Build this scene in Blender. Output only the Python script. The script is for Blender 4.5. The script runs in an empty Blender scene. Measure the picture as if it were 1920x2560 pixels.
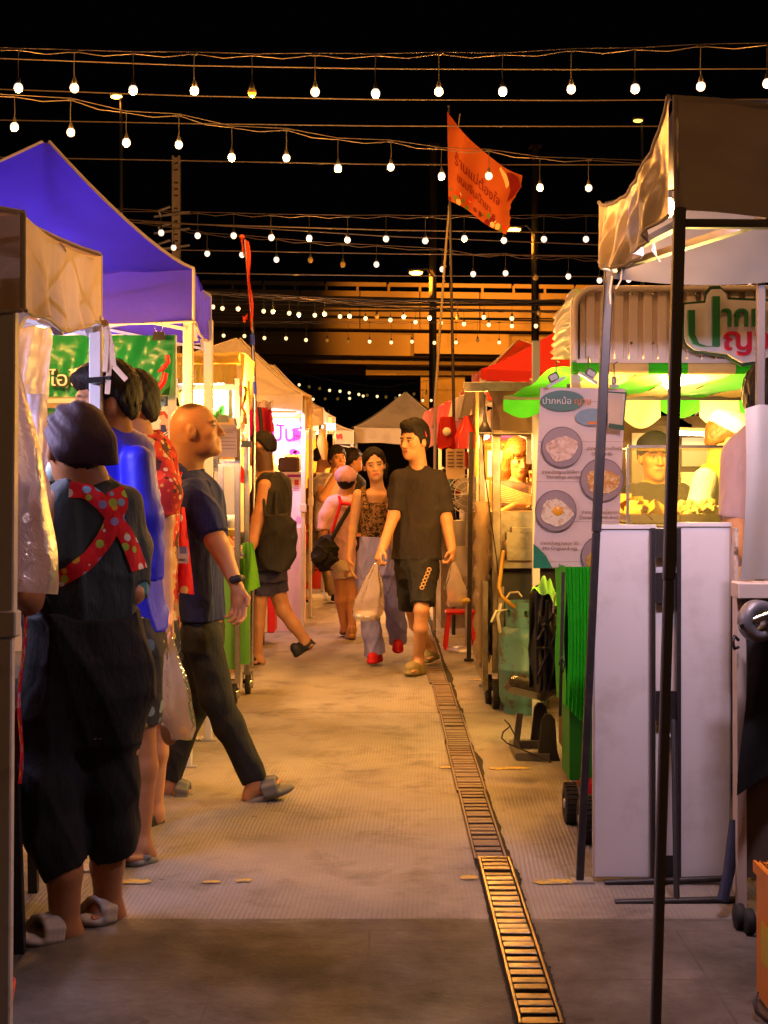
import bpy, math, random
import numpy as np
from mathutils import Vector as V, Matrix
random.seed(7); rng = np.random.RandomState(11)
S = bpy.context.scene
C = S.collection
R = math.radians
# ---------------------------------------------------------------- camera, sky, exposure
F = 3555.0; EYE = 1.36; CX = 960.0; HZ = 1197.0
def P(px, py, d):
    """the place at distance d that the photograph shows at (px, py)"""
    return V(((px-CX)*d/F, d, EYE-(py-HZ)*d/F))
cam = bpy.data.cameras.new('camera'); camo = bpy.data.objects.new('camera', cam); C.objects.link(camo)
camo.location = (0, 0, EYE); camo.rotation_euler = (R(90), 0, 0)
cam.sensor_fit = 'VERTICAL'; cam.sensor_height = 36; cam.lens = F*36/2560.0
cam.shift_y = -(1280-HZ)/2560.0; cam.clip_end = 2000; cam.clip_start = .05
S.camera = camo
w = bpy.data.worlds.new('World'); S.world = w; w.use_nodes = True
bgn = w.node_tree.nodes['Background']; bgn.inputs[0].default_value = (.55, .40, .62, 1); bgn.inputs[1].default_value = .0012
S.view_settings.view_transform = 'Standard'; S.view_settings.look = 'None'; S.view_settings.exposure = 0; S.view_settings.gamma = 1
S.cycles.use_denoising = True; S.cycles.max_bounces = 6; S.cycles.transparent_max_bounces = 12
S.cycles.sample_clamp_indirect = 4; S.cycles.caustics_reflective = False; S.cycles.caustics_refractive = False
WARM = (1, .385, .06); YEL = (1, .66, .16); COOL = (.70, .62, 1.0); PINK = (1, .58, .86); SOD = (1, .27, .015)
# ---------------------------------------------------------------- objects
def link(o, parent=None):
    C.objects.link(o)
    if parent is not None: o.parent = parent
    return o
def root(o):
    while o.parent is not None: o = o.parent
    return o
def tag(o, label=None, cat=None, group=None, kind=None):
    for k, v in (('label', label), ('category', cat), ('group', group), ('kind', kind)):
        if v: o[k] = v
    return o
def thing(name, label, cat, loc, group=None):
    o = bpy.data.objects.new(name, None); o.location = loc; o.empty_display_size = .1
    return tag(link(o), label, cat, group)
def light(kind, loc, power, col, parent=None, size=.05, to=None, spot=None, blend=.6):
    L = bpy.data.lights.new('lamp_light', kind); L.energy = power; L.color = col
    if kind == 'AREA':
        L.shape = 'RECTANGLE'; L.size, L.size_y = size if isinstance(size, tuple) else (size, size)
    else: L.shadow_soft_size = size
    if spot: L.spot_size = R(spot); L.spot_blend = blend
    o = bpy.data.objects.new('lamp_light', L); link(o, parent)
    o.location = V(loc) - (root(o).location if parent else V((0, 0, 0)))
    if to is not None: o.rotation_euler = (V(to)-V(loc)).to_track_quat('-Z', 'Y').to_euler()
    return o
# ---------------------------------------------------------------- materials
MATS = {}
def _mix(nt, fac, a, b, mode='MIX'):
    n = nt.nodes.new('ShaderNodeMix'); n.data_type = 'RGBA'; n.blend_type = mode
    for sock, val in ((n.inputs[0], fac), (n.inputs[6], a), (n.inputs[7], b)):
        if isinstance(val, bpy.types.NodeSocket): nt.links.new(val, sock)
        elif isinstance(val, (int, float)): sock.default_value = val
        else: sock.default_value = (*val[:3], 1)
    return n.outputs[2]
def _math(nt, op, a, b=0.0, c=None):
    n = nt.nodes.new('ShaderNodeMath'); n.operation = op
    for i, val in enumerate((a, b) if c is None else (a, b, c)):
        if isinstance(val, bpy.types.NodeSocket): nt.links.new(val, n.inputs[i])
        else: n.inputs[i].default_value = val
    return n.outputs[0]
def _ramp(nt, x, lo, hi):
    n = nt.nodes.new('ShaderNodeMapRange'); nt.links.new(x, n.inputs[0]); n.inputs[1].default_value = lo; n.inputs[2].default_value = hi
    return n.outputs[0]
def _noise(nt, co, scale, detail=4, rough=.55, dist=0, out=0):
    n = nt.nodes.new('ShaderNodeTexNoise'); nt.links.new(co, n.inputs['Vector'])
    n.inputs['Scale'].default_value = scale; n.inputs['Detail'].default_value = detail; n.inputs['Roughness'].default_value = rough; n.inputs['Distortion'].default_value = dist
    return n.outputs[out]
def _scale(nt, co, s):
    n = nt.nodes.new('ShaderNodeMapping'); n.inputs['Scale'].default_value = s; nt.links.new(co, n.inputs['Vector']); return n.outputs[0]
def _sep(nt, co):
    n = nt.nodes.new('ShaderNodeSeparateXYZ'); nt.links.new(co, n.inputs[0]); return n.outputs
def M(name, col, rough=.65, metal=0, var=.18, scale=6, bump=.15, bscale=40, bdist=.01, dirt=None, dscale=3, dlo=.55, dhi=.75, damt=.6, emit=None, estr=0, trl=0,
      weave=0, spec=.4, attr=None, fn=None, sheen=0, coat=0, stretch=None):
    if name in MATS: return MATS[name]
    m = bpy.data.materials.new(name); m.use_nodes = True; nt = m.node_tree; b = nt.nodes['Principled BSDF']; out = nt.nodes['Material Output']
    tc = nt.nodes.new('ShaderNodeTexCoord'); co = tc.outputs['Object']
    if attr:
        a = nt.nodes.new('ShaderNodeAttribute'); a.attribute_name = attr; base = a.outputs['Color']
        g = _math(nt, 'MULTIPLY_ADD', _noise(nt, co, scale), 2*var, 1-var)
        base = _mix(nt, 1.0, base, g, 'MULTIPLY')
    else:
        base = _mix(nt, _noise(nt, co if not stretch else _scale(nt, co, stretch), scale), tuple(c*(1-var) for c in col), tuple(min(c*(1+var), .95) for c in col))
    if fn: base = fn(nt, co, base)
    if dirt:
        f = _math(nt, 'MULTIPLY', _ramp(nt, _noise(nt, co, dscale, 6, .65), dlo, dhi), damt)
        base = _mix(nt, f, base, dirt)
    nt.links.new(base, b.inputs['Base Color'])
    b.inputs['Roughness'].default_value = rough; b.inputs['Metallic'].default_value = metal; b.inputs['Specular IOR Level'].default_value = spec
    if sheen: b.inputs['Sheen Weight'].default_value = sheen
    if coat: b.inputs['Coat Weight'].default_value = coat; b.inputs['Coat Roughness'].default_value = .1
    h = None
    if bump: h = _noise(nt, co if not stretch else _scale(nt, co, stretch), bscale, 5, .6)
    if weave:
        x, y, z = _sep(nt, co)
        wv = _math(nt, 'MULTIPLY', _math(nt, 'SINE', _math(nt, 'MULTIPLY', _math(nt, 'ADD', x, y), weave)), _math(nt, 'SINE', _math(nt, 'MULTIPLY', z, weave)))
        h = _math(nt, 'MULTIPLY_ADD', wv, .12, h) if h is not None else wv
    if h is not None:
        bn = nt.nodes.new('ShaderNodeBump'); bn.inputs['Strength'].default_value = max(bump, .05); bn.inputs['Distance'].default_value = bdist
        nt.links.new(h, bn.inputs['Height']); nt.links.new(bn.outputs[0], b.inputs['Normal'])
    if emit:
        b.inputs['Emission Color'].default_value = (*emit, 1); b.inputs['Emission Strength'].default_value = estr
    if trl:
        t = nt.nodes.new('ShaderNodeBsdfTranslucent'); nt.links.new(base, t.inputs[0])
        mx = nt.nodes.new('ShaderNodeMixShader'); mx.inputs[0].default_value = trl
        nt.links.new(b.outputs[0], mx.inputs[1]); nt.links.new(t.outputs[0], mx.inputs[2]); nt.links.new(mx.outputs[0], out.inputs[0])
    MATS[name] = m; return m
def Mglow(name, col, strength):
    if name in MATS: return MATS[name]
    m = bpy.data.materials.new(name); m.use_nodes = True; nt = m.node_tree; b = nt.nodes['Principled BSDF']
    b.inputs['Base Color'].default_value = (.8, .8, .8, 1); b.inputs['Emission Color'].default_value = (*col, 1); b.inputs['Emission Strength'].default_value = strength
    MATS[name] = m; return m
def Mclear(name, col=(.9, .9, .9), clear=.6, rough=.15, film=.5):
    """thin clear plastic film or glass: mostly see-through, partly milky, with a shine"""
    if name in MATS: return MATS[name]
    m = bpy.data.materials.new(name); m.use_nodes = True; nt = m.node_tree; nt.nodes.remove(nt.nodes['Principled BSDF']); out = nt.nodes['Material Output']
    N = lambda t: nt.nodes.new('ShaderNodeBsdf'+t)
    tr = N('Transparent'); tr.inputs[0].default_value = (*[min(1, .35+.65*c) for c in col], 1)
    df = N('Diffuse'); df.inputs[0].default_value = (*col, 1); tl = N('Translucent'); tl.inputs[0].default_value = (*col, 1); gl = N('Glossy'); gl.inputs['Roughness'].default_value = rough
    tc = nt.nodes.new('ShaderNodeTexCoord'); bn = nt.nodes.new('ShaderNodeBump'); bn.inputs['Strength'].default_value = film; bn.inputs['Distance'].default_value = .02
    nt.links.new(_noise(nt, tc.outputs['Object'], 22, 3, .6, .6), bn.inputs['Height'])
    for n in (df, gl, tl): nt.links.new(bn.outputs[0], n.inputs['Normal'])
    def mx(f, a, b):
        n = nt.nodes.new('ShaderNodeMixShader')
        if isinstance(f, float): n.inputs[0].default_value = f
        else: nt.links.new(f, n.inputs[0])
        nt.links.new(a, n.inputs[1]); nt.links.new(b, n.inputs[2]); return n.outputs[0]
    lw = nt.nodes.new('ShaderNodeLayerWeight'); lw.inputs[0].default_value = .35; nt.links.new(bn.outputs[0], lw.inputs['Normal'])
    s = mx(.5, df.outputs[0], tl.outputs[0]); s = mx(clear, s, tr.outputs[0])
    s = mx(_math(nt, 'MULTIPLY', lw.outputs[0], .7), s, gl.outputs[0]); nt.links.new(s, out.inputs[0])
    MATS[name] = m; return m
# ---------------------------------------------------------------- mesh building
def put(name, verts, faces, mat, parent=None, smooth=False, col=None, loc=None):
    me = bpy.data.meshes.new(name); o = bpy.data.objects.new(name, me)
    verts = np.asarray(verts, dtype=np.float64).reshape(-1, 3)
    link(o, parent)
    if parent is not None: off = np.array(root(o).location)
    else:
        if loc is None: loc = ((verts[:, 0].min()+verts[:, 0].max())/2, (verts[:, 1].min()+verts[:, 1].max())/2, verts[:, 2].min())
        off = np.array(loc); o.location = loc
    v = verts-off
    if isinstance(faces, np.ndarray):
        n, k = faces.shape
        me.vertices.add(len(v)); me.vertices.foreach_set('co', v.astype(np.float32).ravel())
        me.loops.add(n*k); me.loops.foreach_set('vertex_index', faces.astype(np.int32).ravel())
        me.polygons.add(n); me.polygons.foreach_set('loop_start', np.arange(0, n*k, k, dtype=np.int32))
        me.update(calc_edges=True); me.validate()
    else:
        me.from_pydata([tuple(x) for x in v], [], faces); me.update()
    for m in (mat if isinstance(mat, (list, tuple)) else [mat]): me.materials.append(m)
    if smooth: me.polygons.foreach_set('use_smooth', [True]*len(me.polygons))
    if col is not None:
        a = me.color_attributes.new('Col', 'FLOAT_COLOR', 'POINT'); a.data.foreach_set('color', np.concatenate([col, np.ones((len(col), 1))], 1).astype(np.float32).ravel())
    return o
class MB:
    def __init__(s): s.v = []; s.f = []; s.mi = []; s.sm = []
    def _add(s, vs, fs, mi=0, sm=False):
        n = len(s.v); s.v += [tuple(x) for x in vs]; s.f += [tuple(n+i for i in f) for f in fs]; s.mi += [mi]*len(fs); s.sm += [sm]*len(fs); return s
    def box(s, c, size, rot=None, mi=0, bev=0):
        hx, hy, hz = size[0]/2, size[1]/2, size[2]/2
        if bev:
            bv = min(bev, hx*.9, hy*.9, hz*.9); pts = []
            for z, i in ((-hz, bv), (-hz+bv, 0), (hz-bv, 0), (hz, bv)):
                x, y = hx-i, hy-i
                pts += [(-x+bv, -y, z), (x-bv, -y, z), (x, -y+bv, z), (x, y-bv, z), (x-bv, y, z), (-x+bv, y, z), (-x, y-bv, z), (-x, -y+bv, z)]
            fs = [tuple(range(7, -1, -1)), tuple(range(24, 32))]
            for k in range(3):
                for i in range(8): fs.append((k*8+i, k*8+(i+1) % 8, k*8+8+(i+1) % 8, k*8+8+i))
        else:
            pts = [(x, y, z) for x in (-hx, hx) for y in (-hy, hy) for z in (-hz, hz)]
            fs = [(0, 1, 3, 2), (4, 6, 7, 5), (0, 4, 5, 1), (2, 3, 7, 6), (0, 2, 6, 4), (1, 5, 7, 3)]
        m = rot.to_matrix() if hasattr(rot, 'to_matrix') else rot
        return s._add([(m @ V(p) if m else V(p))+V(c) for p in pts], fs, mi)
    def cor(s, lo, hi, mi=0, bev=0):
        lo, hi = V(lo), V(hi); return s.box((lo+hi)/2, [abs(a) for a in (hi-lo)], None, mi, bev)
    def bar(s, a, b, wx, wy=None, mi=0, side=(1, 0, 0), bev=0):
        a, b = V(a), V(b); d = b-a; L = d.length; z = d.normalized(); x = V(side)-z*V(side).dot(z)
        if x.length < .05: x = V((0, 1, 0))-z*z.y
        x.normalize(); y = z.cross(x)
        return s.box((a+b)/2, (wx, wy or wx, L), Matrix((x, y, z)).transposed(), mi, bev)
    def tube(s, pts, r, n=8, mi=0, cap=True):
        pts = [V(p) for p in pts]; rs = r if isinstance(r, (list, tuple)) else [r]*len(pts); vs = []; up = None
        for i, p in enumerate(pts):
            t = (pts[min(i+1, len(pts)-1)]-pts[max(i-1, 0)]).normalized()
            if up is None: up = V((0, 0, 1)) if abs(t.z) < .9 else V((1, 0, 0))
            x = t.cross(up)
            if x.length < .01: x = t.cross(V((1, .3, 0)))
            x.normalize(); y = x.cross(t).normalized(); up = y
            vs += [p+(x*math.cos(2*math.pi*k/n)+y*math.sin(2*math.pi*k/n))*rs[i] for k in range(n)]
        fs = [(i*n+k, i*n+(k+1) % n, (i+1)*n+(k+1) % n, (i+1)*n+k) for i in range(len(pts)-1) for k in range(n)]
        s._add(vs, fs, mi, True)
        if cap: s._add(vs[:n], [tuple(range(n-1, -1, -1))], mi); s._add(vs[-n:], [tuple(range(n))], mi)
        return s
    def lathe(s, c, prof, n=24, mi=0, axis=(0, 0, 1)):
        z = V(axis).normalized(); x = z.orthogonal().normalized(); y = z.cross(x); c = V(c); vs = []
        for r, h in prof: vs += [c+z*h+(x*math.cos(2*math.pi*k/n)+y*math.sin(2*math.pi*k/n))*r for k in range(n)]
        return s._add(vs, [(i*n+k, i*n+(k+1) % n, (i+1)*n+(k+1) % n, (i+1)*n+k) for i in range(len(prof)-1) for k in range(n)], mi, True)
    def grid(s, fn, nu, nv, mi=0, sm=True):
        vs = [fn(i/nu, j/nv) for j in range(nv+1) for i in range(nu+1)]; q = nu+1
        return s._add(vs, [(j*q+i, j*q+i+1, (j+1)*q+i+1, (j+1)*q+i) for j in range(nv) for i in range(nu)], mi, sm)
    def ball(s, c, r, n=10, mi=0, sq=(1, 1, 1)):
        prof = [(i/n) for i in range(n+1)]; vs = []; m = 2*n
        for t in prof:
            a = math.pi*t; vs += [V(c)+V((math.sin(a)*math.cos(2*math.pi*k/m)*r*sq[0], math.sin(a)*math.sin(2*math.pi*k/m)*r*sq[1], -math.cos(a)*r*sq[2])) for k in range(m)]
        return s._add(vs, [(i*m+k, i*m+(k+1) % m, (i+1)*m+(k+1) % m, (i+1)*m+k) for i in range(n) for k in range(m)], mi, True)
    def prism(s, poly, o, ex, ey, th, mi=0):
        """outline in the plane o + x*ex + y*ey, thickened by th along the normal"""
        ex, ey = V(ex), V(ey); nrm = ex.cross(ey).normalized(); o = V(o); n = len(poly)
        a = [o+ex*x+ey*y for x, y in poly]; b = [p+nrm*th for p in a]
        return s._add(a+b, [tuple(range(n-1, -1, -1)), tuple(range(n, 2*n))]+[(i, (i+1) % n, n+(i+1) % n, n+i) for i in range(n)], mi)
    def build(s, name, mat, parent=None, loc=None):
        o = put(name, s.v, s.f, mat, parent, loc=loc)
        o.data.polygons.foreach_set('material_index', s.mi); o.data.polygons.foreach_set('use_smooth', s.sm); return o
def copy_tree(o, parent=None):
    c = o.copy(); C.objects.link(c); c.parent = parent
    for ch in list(o.children): copy_tree(ch, c)
    return c
def text(body, o, ex, ey, size, mat, parent, name='lettering', th=.001, wide=1.0, align='LEFT', shear=0, bold=0):
    """flat lettering: baseline starts at o, runs along ex, up along ey"""
    cu = bpy.data.curves.new('t', 'FONT'); cu.body = body; cu.size = size; cu.extrude = th; cu.align_x = align; cu.shear = shear; cu.resolution_u = 3; cu.offset = bold
    t = bpy.data.objects.new('t', cu); C.objects.link(t); dg = bpy.context.evaluated_depsgraph_get(); me = bpy.data.meshes.new_from_object(t.evaluated_get(dg))
    ex, ey = V(ex).normalized(), V(ey).normalized(); nz = ex.cross(ey); oo = V(o)
    vs = [oo+ex*(v.co.x*wide)+ey*v.co.y+nz*(v.co.z+th) for v in me.vertices]; fs = [tuple(p.vertices) for p in me.polygons]
    bpy.data.objects.remove(t); bpy.data.curves.remove(cu); bpy.data.meshes.remove(me)
    return put(name, vs, fs, mat, parent) if vs else None
def lerp(a, b, t): return a+(b-a)*t
def wob(x, y, k=1.0, s=0): return math.sin(x*7.3*k+s)*.5+math.sin(x*13.1*k+y*5.7*k+1.3+s*2)*.3+math.sin(y*17.7*k-x*4.1*k+s)*.2
# ---------------------------------------------------------------- bodies and clothes: smooth blended volumes turned into one skin
class Shape:
    def __init__(s): s.pr = []; s.cuts = []
    def cone(s, a, b, ra, rb, k=.02, sub=False, flat=False):
        a = np.array(a, float); b = np.array(b, float); d = b-a; L2 = max(d@d, 1e-9); m = max(ra, rb)
        def fn(X, Y, Z):
            t = np.clip(((X-a[0])*d[0]+(Y-a[1])*d[1]+(Z-a[2])*d[2])/L2, 0, 1)
            q = np.sqrt((X-a[0]-t*d[0])**2+(Y-a[1]-t*d[1])**2+(Z-a[2]-t*d[2])**2)-(ra+(rb-ra)*t)
            if flat: q = np.maximum(q, ((X-b[0])*d[0]+(Y-b[1])*d[1]+(Z-b[2])*d[2])/math.sqrt(L2))
            return q
        s.pr.append((fn, np.minimum(a, b)-m, np.maximum(a, b)+m, k, sub)); return s
    def ell(s, c, r, ax=None, k=.02, sub=False):
        c = np.array(c, float); r = np.array(r, float); A = np.eye(3) if ax is None else np.array(ax, float)
        def fn(X, Y, Z):
            x, y, z = X-c[0], Y-c[1], Z-c[2]
            q = [(x*A[i][0]+y*A[i][1]+z*A[i][2]) for i in range(3)]
            k0 = np.sqrt(sum((q[i]/r[i])**2 for i in range(3)))+1e-6; k1 = np.sqrt(sum((q[i]/r[i]**2)**2 for i in range(3)))+1e-6
            return k0*(k0-1)/k1
        ext = np.sqrt(((A*r[:, None])**2).sum(0)); s.pr.append((fn, c-ext, c+ext, k, sub)); return s
    def stack(s, lv, k=.02, e=2.3):
        """lv: rows (z, cx, cy, rx, ry, yaw) of elliptical cross-sections"""
        lv = sorted(lv); z = np.array([l[0] for l in lv]); A = np.array([l[1:] for l in lv], float)
        zz = np.linspace(z[0], z[-1], 120); T = np.stack([np.interp(zz, z, A[:, i]) for i in range(5)], 1)
        for _ in range(6): T[1:-1] = (T[:-2]+2*T[1:-1]+T[2:])/4
        m = max(A[:, 2].max(), A[:, 3].max())
        def fn(X, Y, Z):
            q = [np.interp(Z.ravel(), zz, T[:, i]).reshape(Z.shape) for i in range(5)]
            c, sn = np.cos(q[4]), np.sin(q[4]); x, y = X-q[0], Y-q[1]; u = x*c+y*sn; v = -x*sn+y*c
            d = ((np.abs(u)/q[2])**e+(np.abs(v)/q[3])**e)**(1/e); d = (d-1)*np.minimum(q[2], q[3])
            return np.maximum(d, np.maximum(z[0]-Z, Z-z[-1]))
        s.pr.append((fn, np.array([A[:, 0].min()-m, A[:, 1].min()-m, z[0]]), np.array([A[:, 0].max()+m, A[:, 1].max()+m, z[-1]]), k, False)); return s
    def cut(s, p, n): s.cuts.append((np.array(p, float), np.array(n, float)/np.linalg.norm(n))); return s
    def mesh(s, h, disp=None):
        lo = np.min([p[1] for p in s.pr if not p[4]], 0)-3*h; hi = np.max([p[2] for p in s.pr if not p[4]], 0)+3*h
        ax = [np.arange(lo[i], hi[i]+h, h) for i in range(3)]; n = [len(a) for a in ax]
        G = np.full(n, .3, np.float32)
        for fn, l, u, k, sub in s.pr:
            a = [max(0, int((l[i]-k-2*h-lo[i])/h)) for i in range(3)]; b = [min(n[i], int((u[i]+k+2*h-lo[i])/h)+2) for i in range(3)]
            if min(b[i]-a[i] for i in range(3)) < 1: continue
            X, Y, Z = ax[0][a[0]:b[0], None, None], ax[1][None, a[1]:b[1], None], ax[2][None, None, a[2]:b[2]]
            d = fn(X, Y, Z); g = G[a[0]:b[0], a[1]:b[1], a[2]:b[2]]
            if sub:
                d = -d; q = np.maximum(k-np.abs(g-d), 0)/k; r = np.maximum(g, d)+q*q*k/4
            else:
                q = np.maximum(k-np.abs(g-d), 0)/k; r = np.minimum(g, d)-q*q*k/4
            G[a[0]:b[0], a[1]:b[1], a[2]:b[2]] = r
        X, Y, Z = ax[0][:, None, None], ax[1][None, :, None], ax[2][None, None, :]
        if disp: G = G+disp(X, Y, Z)
        for p, nn in s.cuts: G = np.maximum(G, (X-p[0])*nn[0]+(Y-p[1])*nn[1]+(Z-p[2])*nn[2])
        G[0] = G[-1] = .3; G[:, 0] = G[:, -1] = .3; G[:, :, 0] = G[:, :, -1] = .3
        I = G < 0; c8 = [I[i:n[0]-1+i, j:n[1]-1+j, l:n[2]-1+l] for i in (0, 1) for j in (0, 1) for l in (0, 1)]
        sm = sum(c.astype(np.int8) for c in c8); act = (sm > 0) & (sm < 8); idx = np.argwhere(act); num = np.full(act.shape, -1, np.int32); num[act] = np.arange(len(idx))
        acc = np.zeros((len(idx), 3)); cnt = np.zeros(len(idx)); i0 = idx.T
        cor = [(a, b, c) for a in (0, 1) for b in (0, 1) for c in (0, 1)]
        val = {q: G[i0[0]+q[0], i0[1]+q[1], i0[2]+q[2]] for q in cor}
        for q in cor:
            for axx in range(3):
                if q[axx]: continue
                r = list(q); r[axx] = 1; r = tuple(r); a, b = val[q], val[r]; x = (a < 0) != (b < 0); t = np.where(x, a/np.where(x, a-b, 1), 0)
                pt = np.tile(np.array(q, float), (len(idx), 1)); pt[:, axx] = t; acc += pt*x[:, None]; cnt += x
        vs = lo+(idx+acc/cnt[:, None])*h; qs = []
        for axx in range(3):
            o1, o2 = [(1, 2), (2, 0), (0, 1)][axx]
            sl = [slice(1, -1)]*3; sl[axx] = slice(0, -1); s2 = list(sl); s2[axx] = slice(1, None)
            A, B = I[tuple(sl)], I[tuple(s2)]; e = np.argwhere(A != B)
            if not len(e): continue
            fl = A[tuple(e.T)]; e = e.copy(); e[:, o1] += 1; e[:, o2] += 1
            def nb(d1, d2):
                g = e.copy(); g[:, o1] += d1; g[:, o2] += d2; return num[tuple(g.T)]
            q = np.stack([nb(-1, -1), nb(0, -1), nb(0, 0), nb(-1, 0)], 1); q[~fl] = q[~fl][:, ::-1]; qs.append(q)
        return vs, np.concatenate(qs)
def folds(amp, seed, fx=9, fz=5, lean=0.0):
    r = np.random.RandomState(seed); K = [(r.normal(0, 1, 3)*np.array([fx, fx, fz]), r.uniform(0, 6.28), r.uniform(.4, 1)) for _ in range(7)]
    def fn(X, Y, Z):
        t = 0
        for k, ph, a in K:
            q = np.sin(X*k[0]+Y*k[1]+(Z+lean*X)*k[2]+ph); t = t+a*(1-np.abs(q))**2
        return (amp*np.minimum(.75-t*.68, .28)).astype(np.float32)
    return fn
SKIN = M('skin', (.5, .3, .2), rough=.48, var=.16, scale=45, bump=.12, bscale=140, bdist=.004, attr='Col')
BR = (.010, .007, .006)
class Per:
    def __init__(s, d, foot, label, h=.007, skin=(.52, .31, .19), tone=None):
        s.d = d; s.k = d/F; s.h = h; s.skin = np.array(skin)*np.array([.95, .82, .68]); s.body = Shape(); s.root = thing('person', label, 'person', P(foot[0], foot[1], d)*1.0)
        s.root.location.z = 0; s.colf = []
    def p(s, px, py, dd=0.0): return np.array(P(px, py, s.d+dd))
    def chain(s, pts, sh=None, k=.02):
        fl_ = sh is not None and k >= .02; sh = sh or s.body
        th = lambda r: r*s.k*(.82 if sh is s.body and r*s.k > .056 else 1)
        for i, (a, b) in enumerate(zip(pts, pts[1:])): sh.cone(s.p(*a[:3]), s.p(*b[:3]), th(a[3]), th(b[3]), k, False, fl_ and i == len(pts)-2)
        return sh
    def stk(s, rows, yaw, sh=None, k=.02, asp=.62, e=2.3):
        """rows: (py, cx, half width px, dd[, aspect[, yaw]]); widths are what the eye sees, so turn them into the two radii"""
        bs = .86 if sh is None else 1.0; sh = sh or s.body; lv = []
        for r in rows:
            a = r[4] if len(r) > 4 else asp; y = R(r[5] if len(r) > 5 else yaw); c = s.p(r[1], r[0], r[3]); W = r[2]*s.k*bs
            rx = W/math.sqrt(math.cos(y)**2+(a*math.sin(y))**2); lv.append((c[2], c[0], c[1], rx, rx*a, y))
        return sh.stack(lv, k, e)
    def cloth(s, name, sh, mat, disp=None, h=None, label=None, parent=None):
        v, f = sh.mesh(h or s.h, disp); o = put(name, v, f, mat, parent or s.root, True)
        if label: o['label'] = label
        return o
    def head(s, px, py, dd, yaw, pitch=0, roll=0, sc=1.0, lips=(.45, .13, .10), neck=None, nr=.054, brow=1.0, stub=None, ears=True, wide=1.0, beard=0):
        y, pt, ro = R(yaw), R(pitch), R(roll)
        l = np.array([math.cos(y), math.sin(y), 0]); f = np.array([math.sin(y), -math.cos(y), 0]); u = np.array([0, 0, 1.])
        f, u = f*math.cos(pt)-u*math.sin(pt), u*math.cos(pt)+f*math.sin(pt); l, u = l*math.cos(ro)+u*math.sin(ro), u*math.cos(ro)-l*math.sin(ro)
        s.hA = np.array([l, f, u]); s.hc = s.p(px, py, dd); s.hs = sc
        H = lambda x, yy, z: s.hc+sc*(l*x*wide+f*yy+u*z); s.H = H; B = s.body; A = s.hA
        E = lambda c, r, k=.02, sub=False: B.ell(H(*c), np.array(r)*sc*np.array([wide, 1, 1]), A, k*sc, sub)
        E((0, -.012, .035), (.076, .096, .085)); E((0, .028, -.03), (.062, .066, .086), .03); E((0, .045, -.075), (.044, .044, .038), .03)
        E((0, .077, -.097), (.02, .018, .018), .02)
        for sx in (-1, 1): E((sx*.041, .062, -.02), (.022, .022, .02), .02); E((sx*.031, .104, .004), (.016, .016, .0115), .012, True)
        B.cone(H(-.04, .08, .027), H(.04, .08, .027), .011*sc, .011*sc, .015*sc)
        B.cone(H(0, .091, .014), H(0, .112, -.028), .0075*sc, .0125*sc, .012*sc)
        for sx in (-1, 1):
            E((sx*.012, .1, -.031), (.009, .01, .008), .008); E((sx*.031, .082, .004), (.0135, .013, .0115), .004)
            if ears: E((sx*.077, -.006, -.008), (.010, .02, .031), .008); E((sx*.088, .0, -.004), (.008, .009, .014), .006, True)
        B.cone(H(-.019, .089, -.057), H(.019, .089, -.057), .0075*sc, .0075*sc, .008*sc); B.cone(H(-.015, .089, -.068), H(.015, .089, -.068), .008*sc, .008*sc, .008*sc)
        if neck: B.cone(H(0, -.02, -.05), s.p(*neck[:3]), nr*sc, nr*1.12*sc, .03)
        def cf(vs, col):
            q = (vs-s.hc)@A.T/sc; x, yy, z = q[:, 0]/wide, q[:, 1], q[:, 2]; hd = (np.abs(x) < .12) & (np.abs(yy) < .15) & (np.abs(z) < .16)
            def mixin(w, c): col[:] = col*(1-w[:, None])+np.array(c)*w[:, None]
            g = lambda v, a, b: np.clip((b-v)/(b-a), 0, 1)
            fr = hd*(yy > .05)
            mixin(fr*.35*g(np.hypot(np.abs(x)-.042, (z+.028)), .005, .03), s.skin*np.array([1.1, .75, .7]))
            mixin(fr*.9*g(np.hypot(x/.024, (z+.0625)/.012), .75, 1.15), lips)
            mixin(fr*.95*g(np.abs(z+.0625), .0006, .003)*(np.abs(x) < .022), np.array(lips)*.35)
            ax = np.abs(x); mixin(fr*brow*g(np.abs(z-.0265+.15*np.maximum(ax-.038, 0)), .003, .0065)*g(np.abs(ax-.031), .016, .022), BR)
            ev = np.hypot((ax-.031)/.0130, (z-.004)/.0055); mixin(fr*g(ev, .8, 1.2), (.42, .37, .33)); mixin(fr*g(np.hypot(ax-.031, z-.0045), .0045, .0068)*(ev < 1.2), BR)
            mixin(fr*.85*g(np.abs(z-.0105+.25*np.abs(ax-.031)), .0016, .0045)*(np.abs(ax-.031) < .0165), BR)
            if beard: mixin(hd*beard*(yy > .0)*g(z, -.05, -.035)*g(-z, .13, .1)*(np.hypot(x/.028, (z+.0625)/.014) > 1), s.skin*.25)
            if stub is not None: stub(x, yy, z, hd, mixin, g)
        s.colf.append(cf); return s
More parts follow.
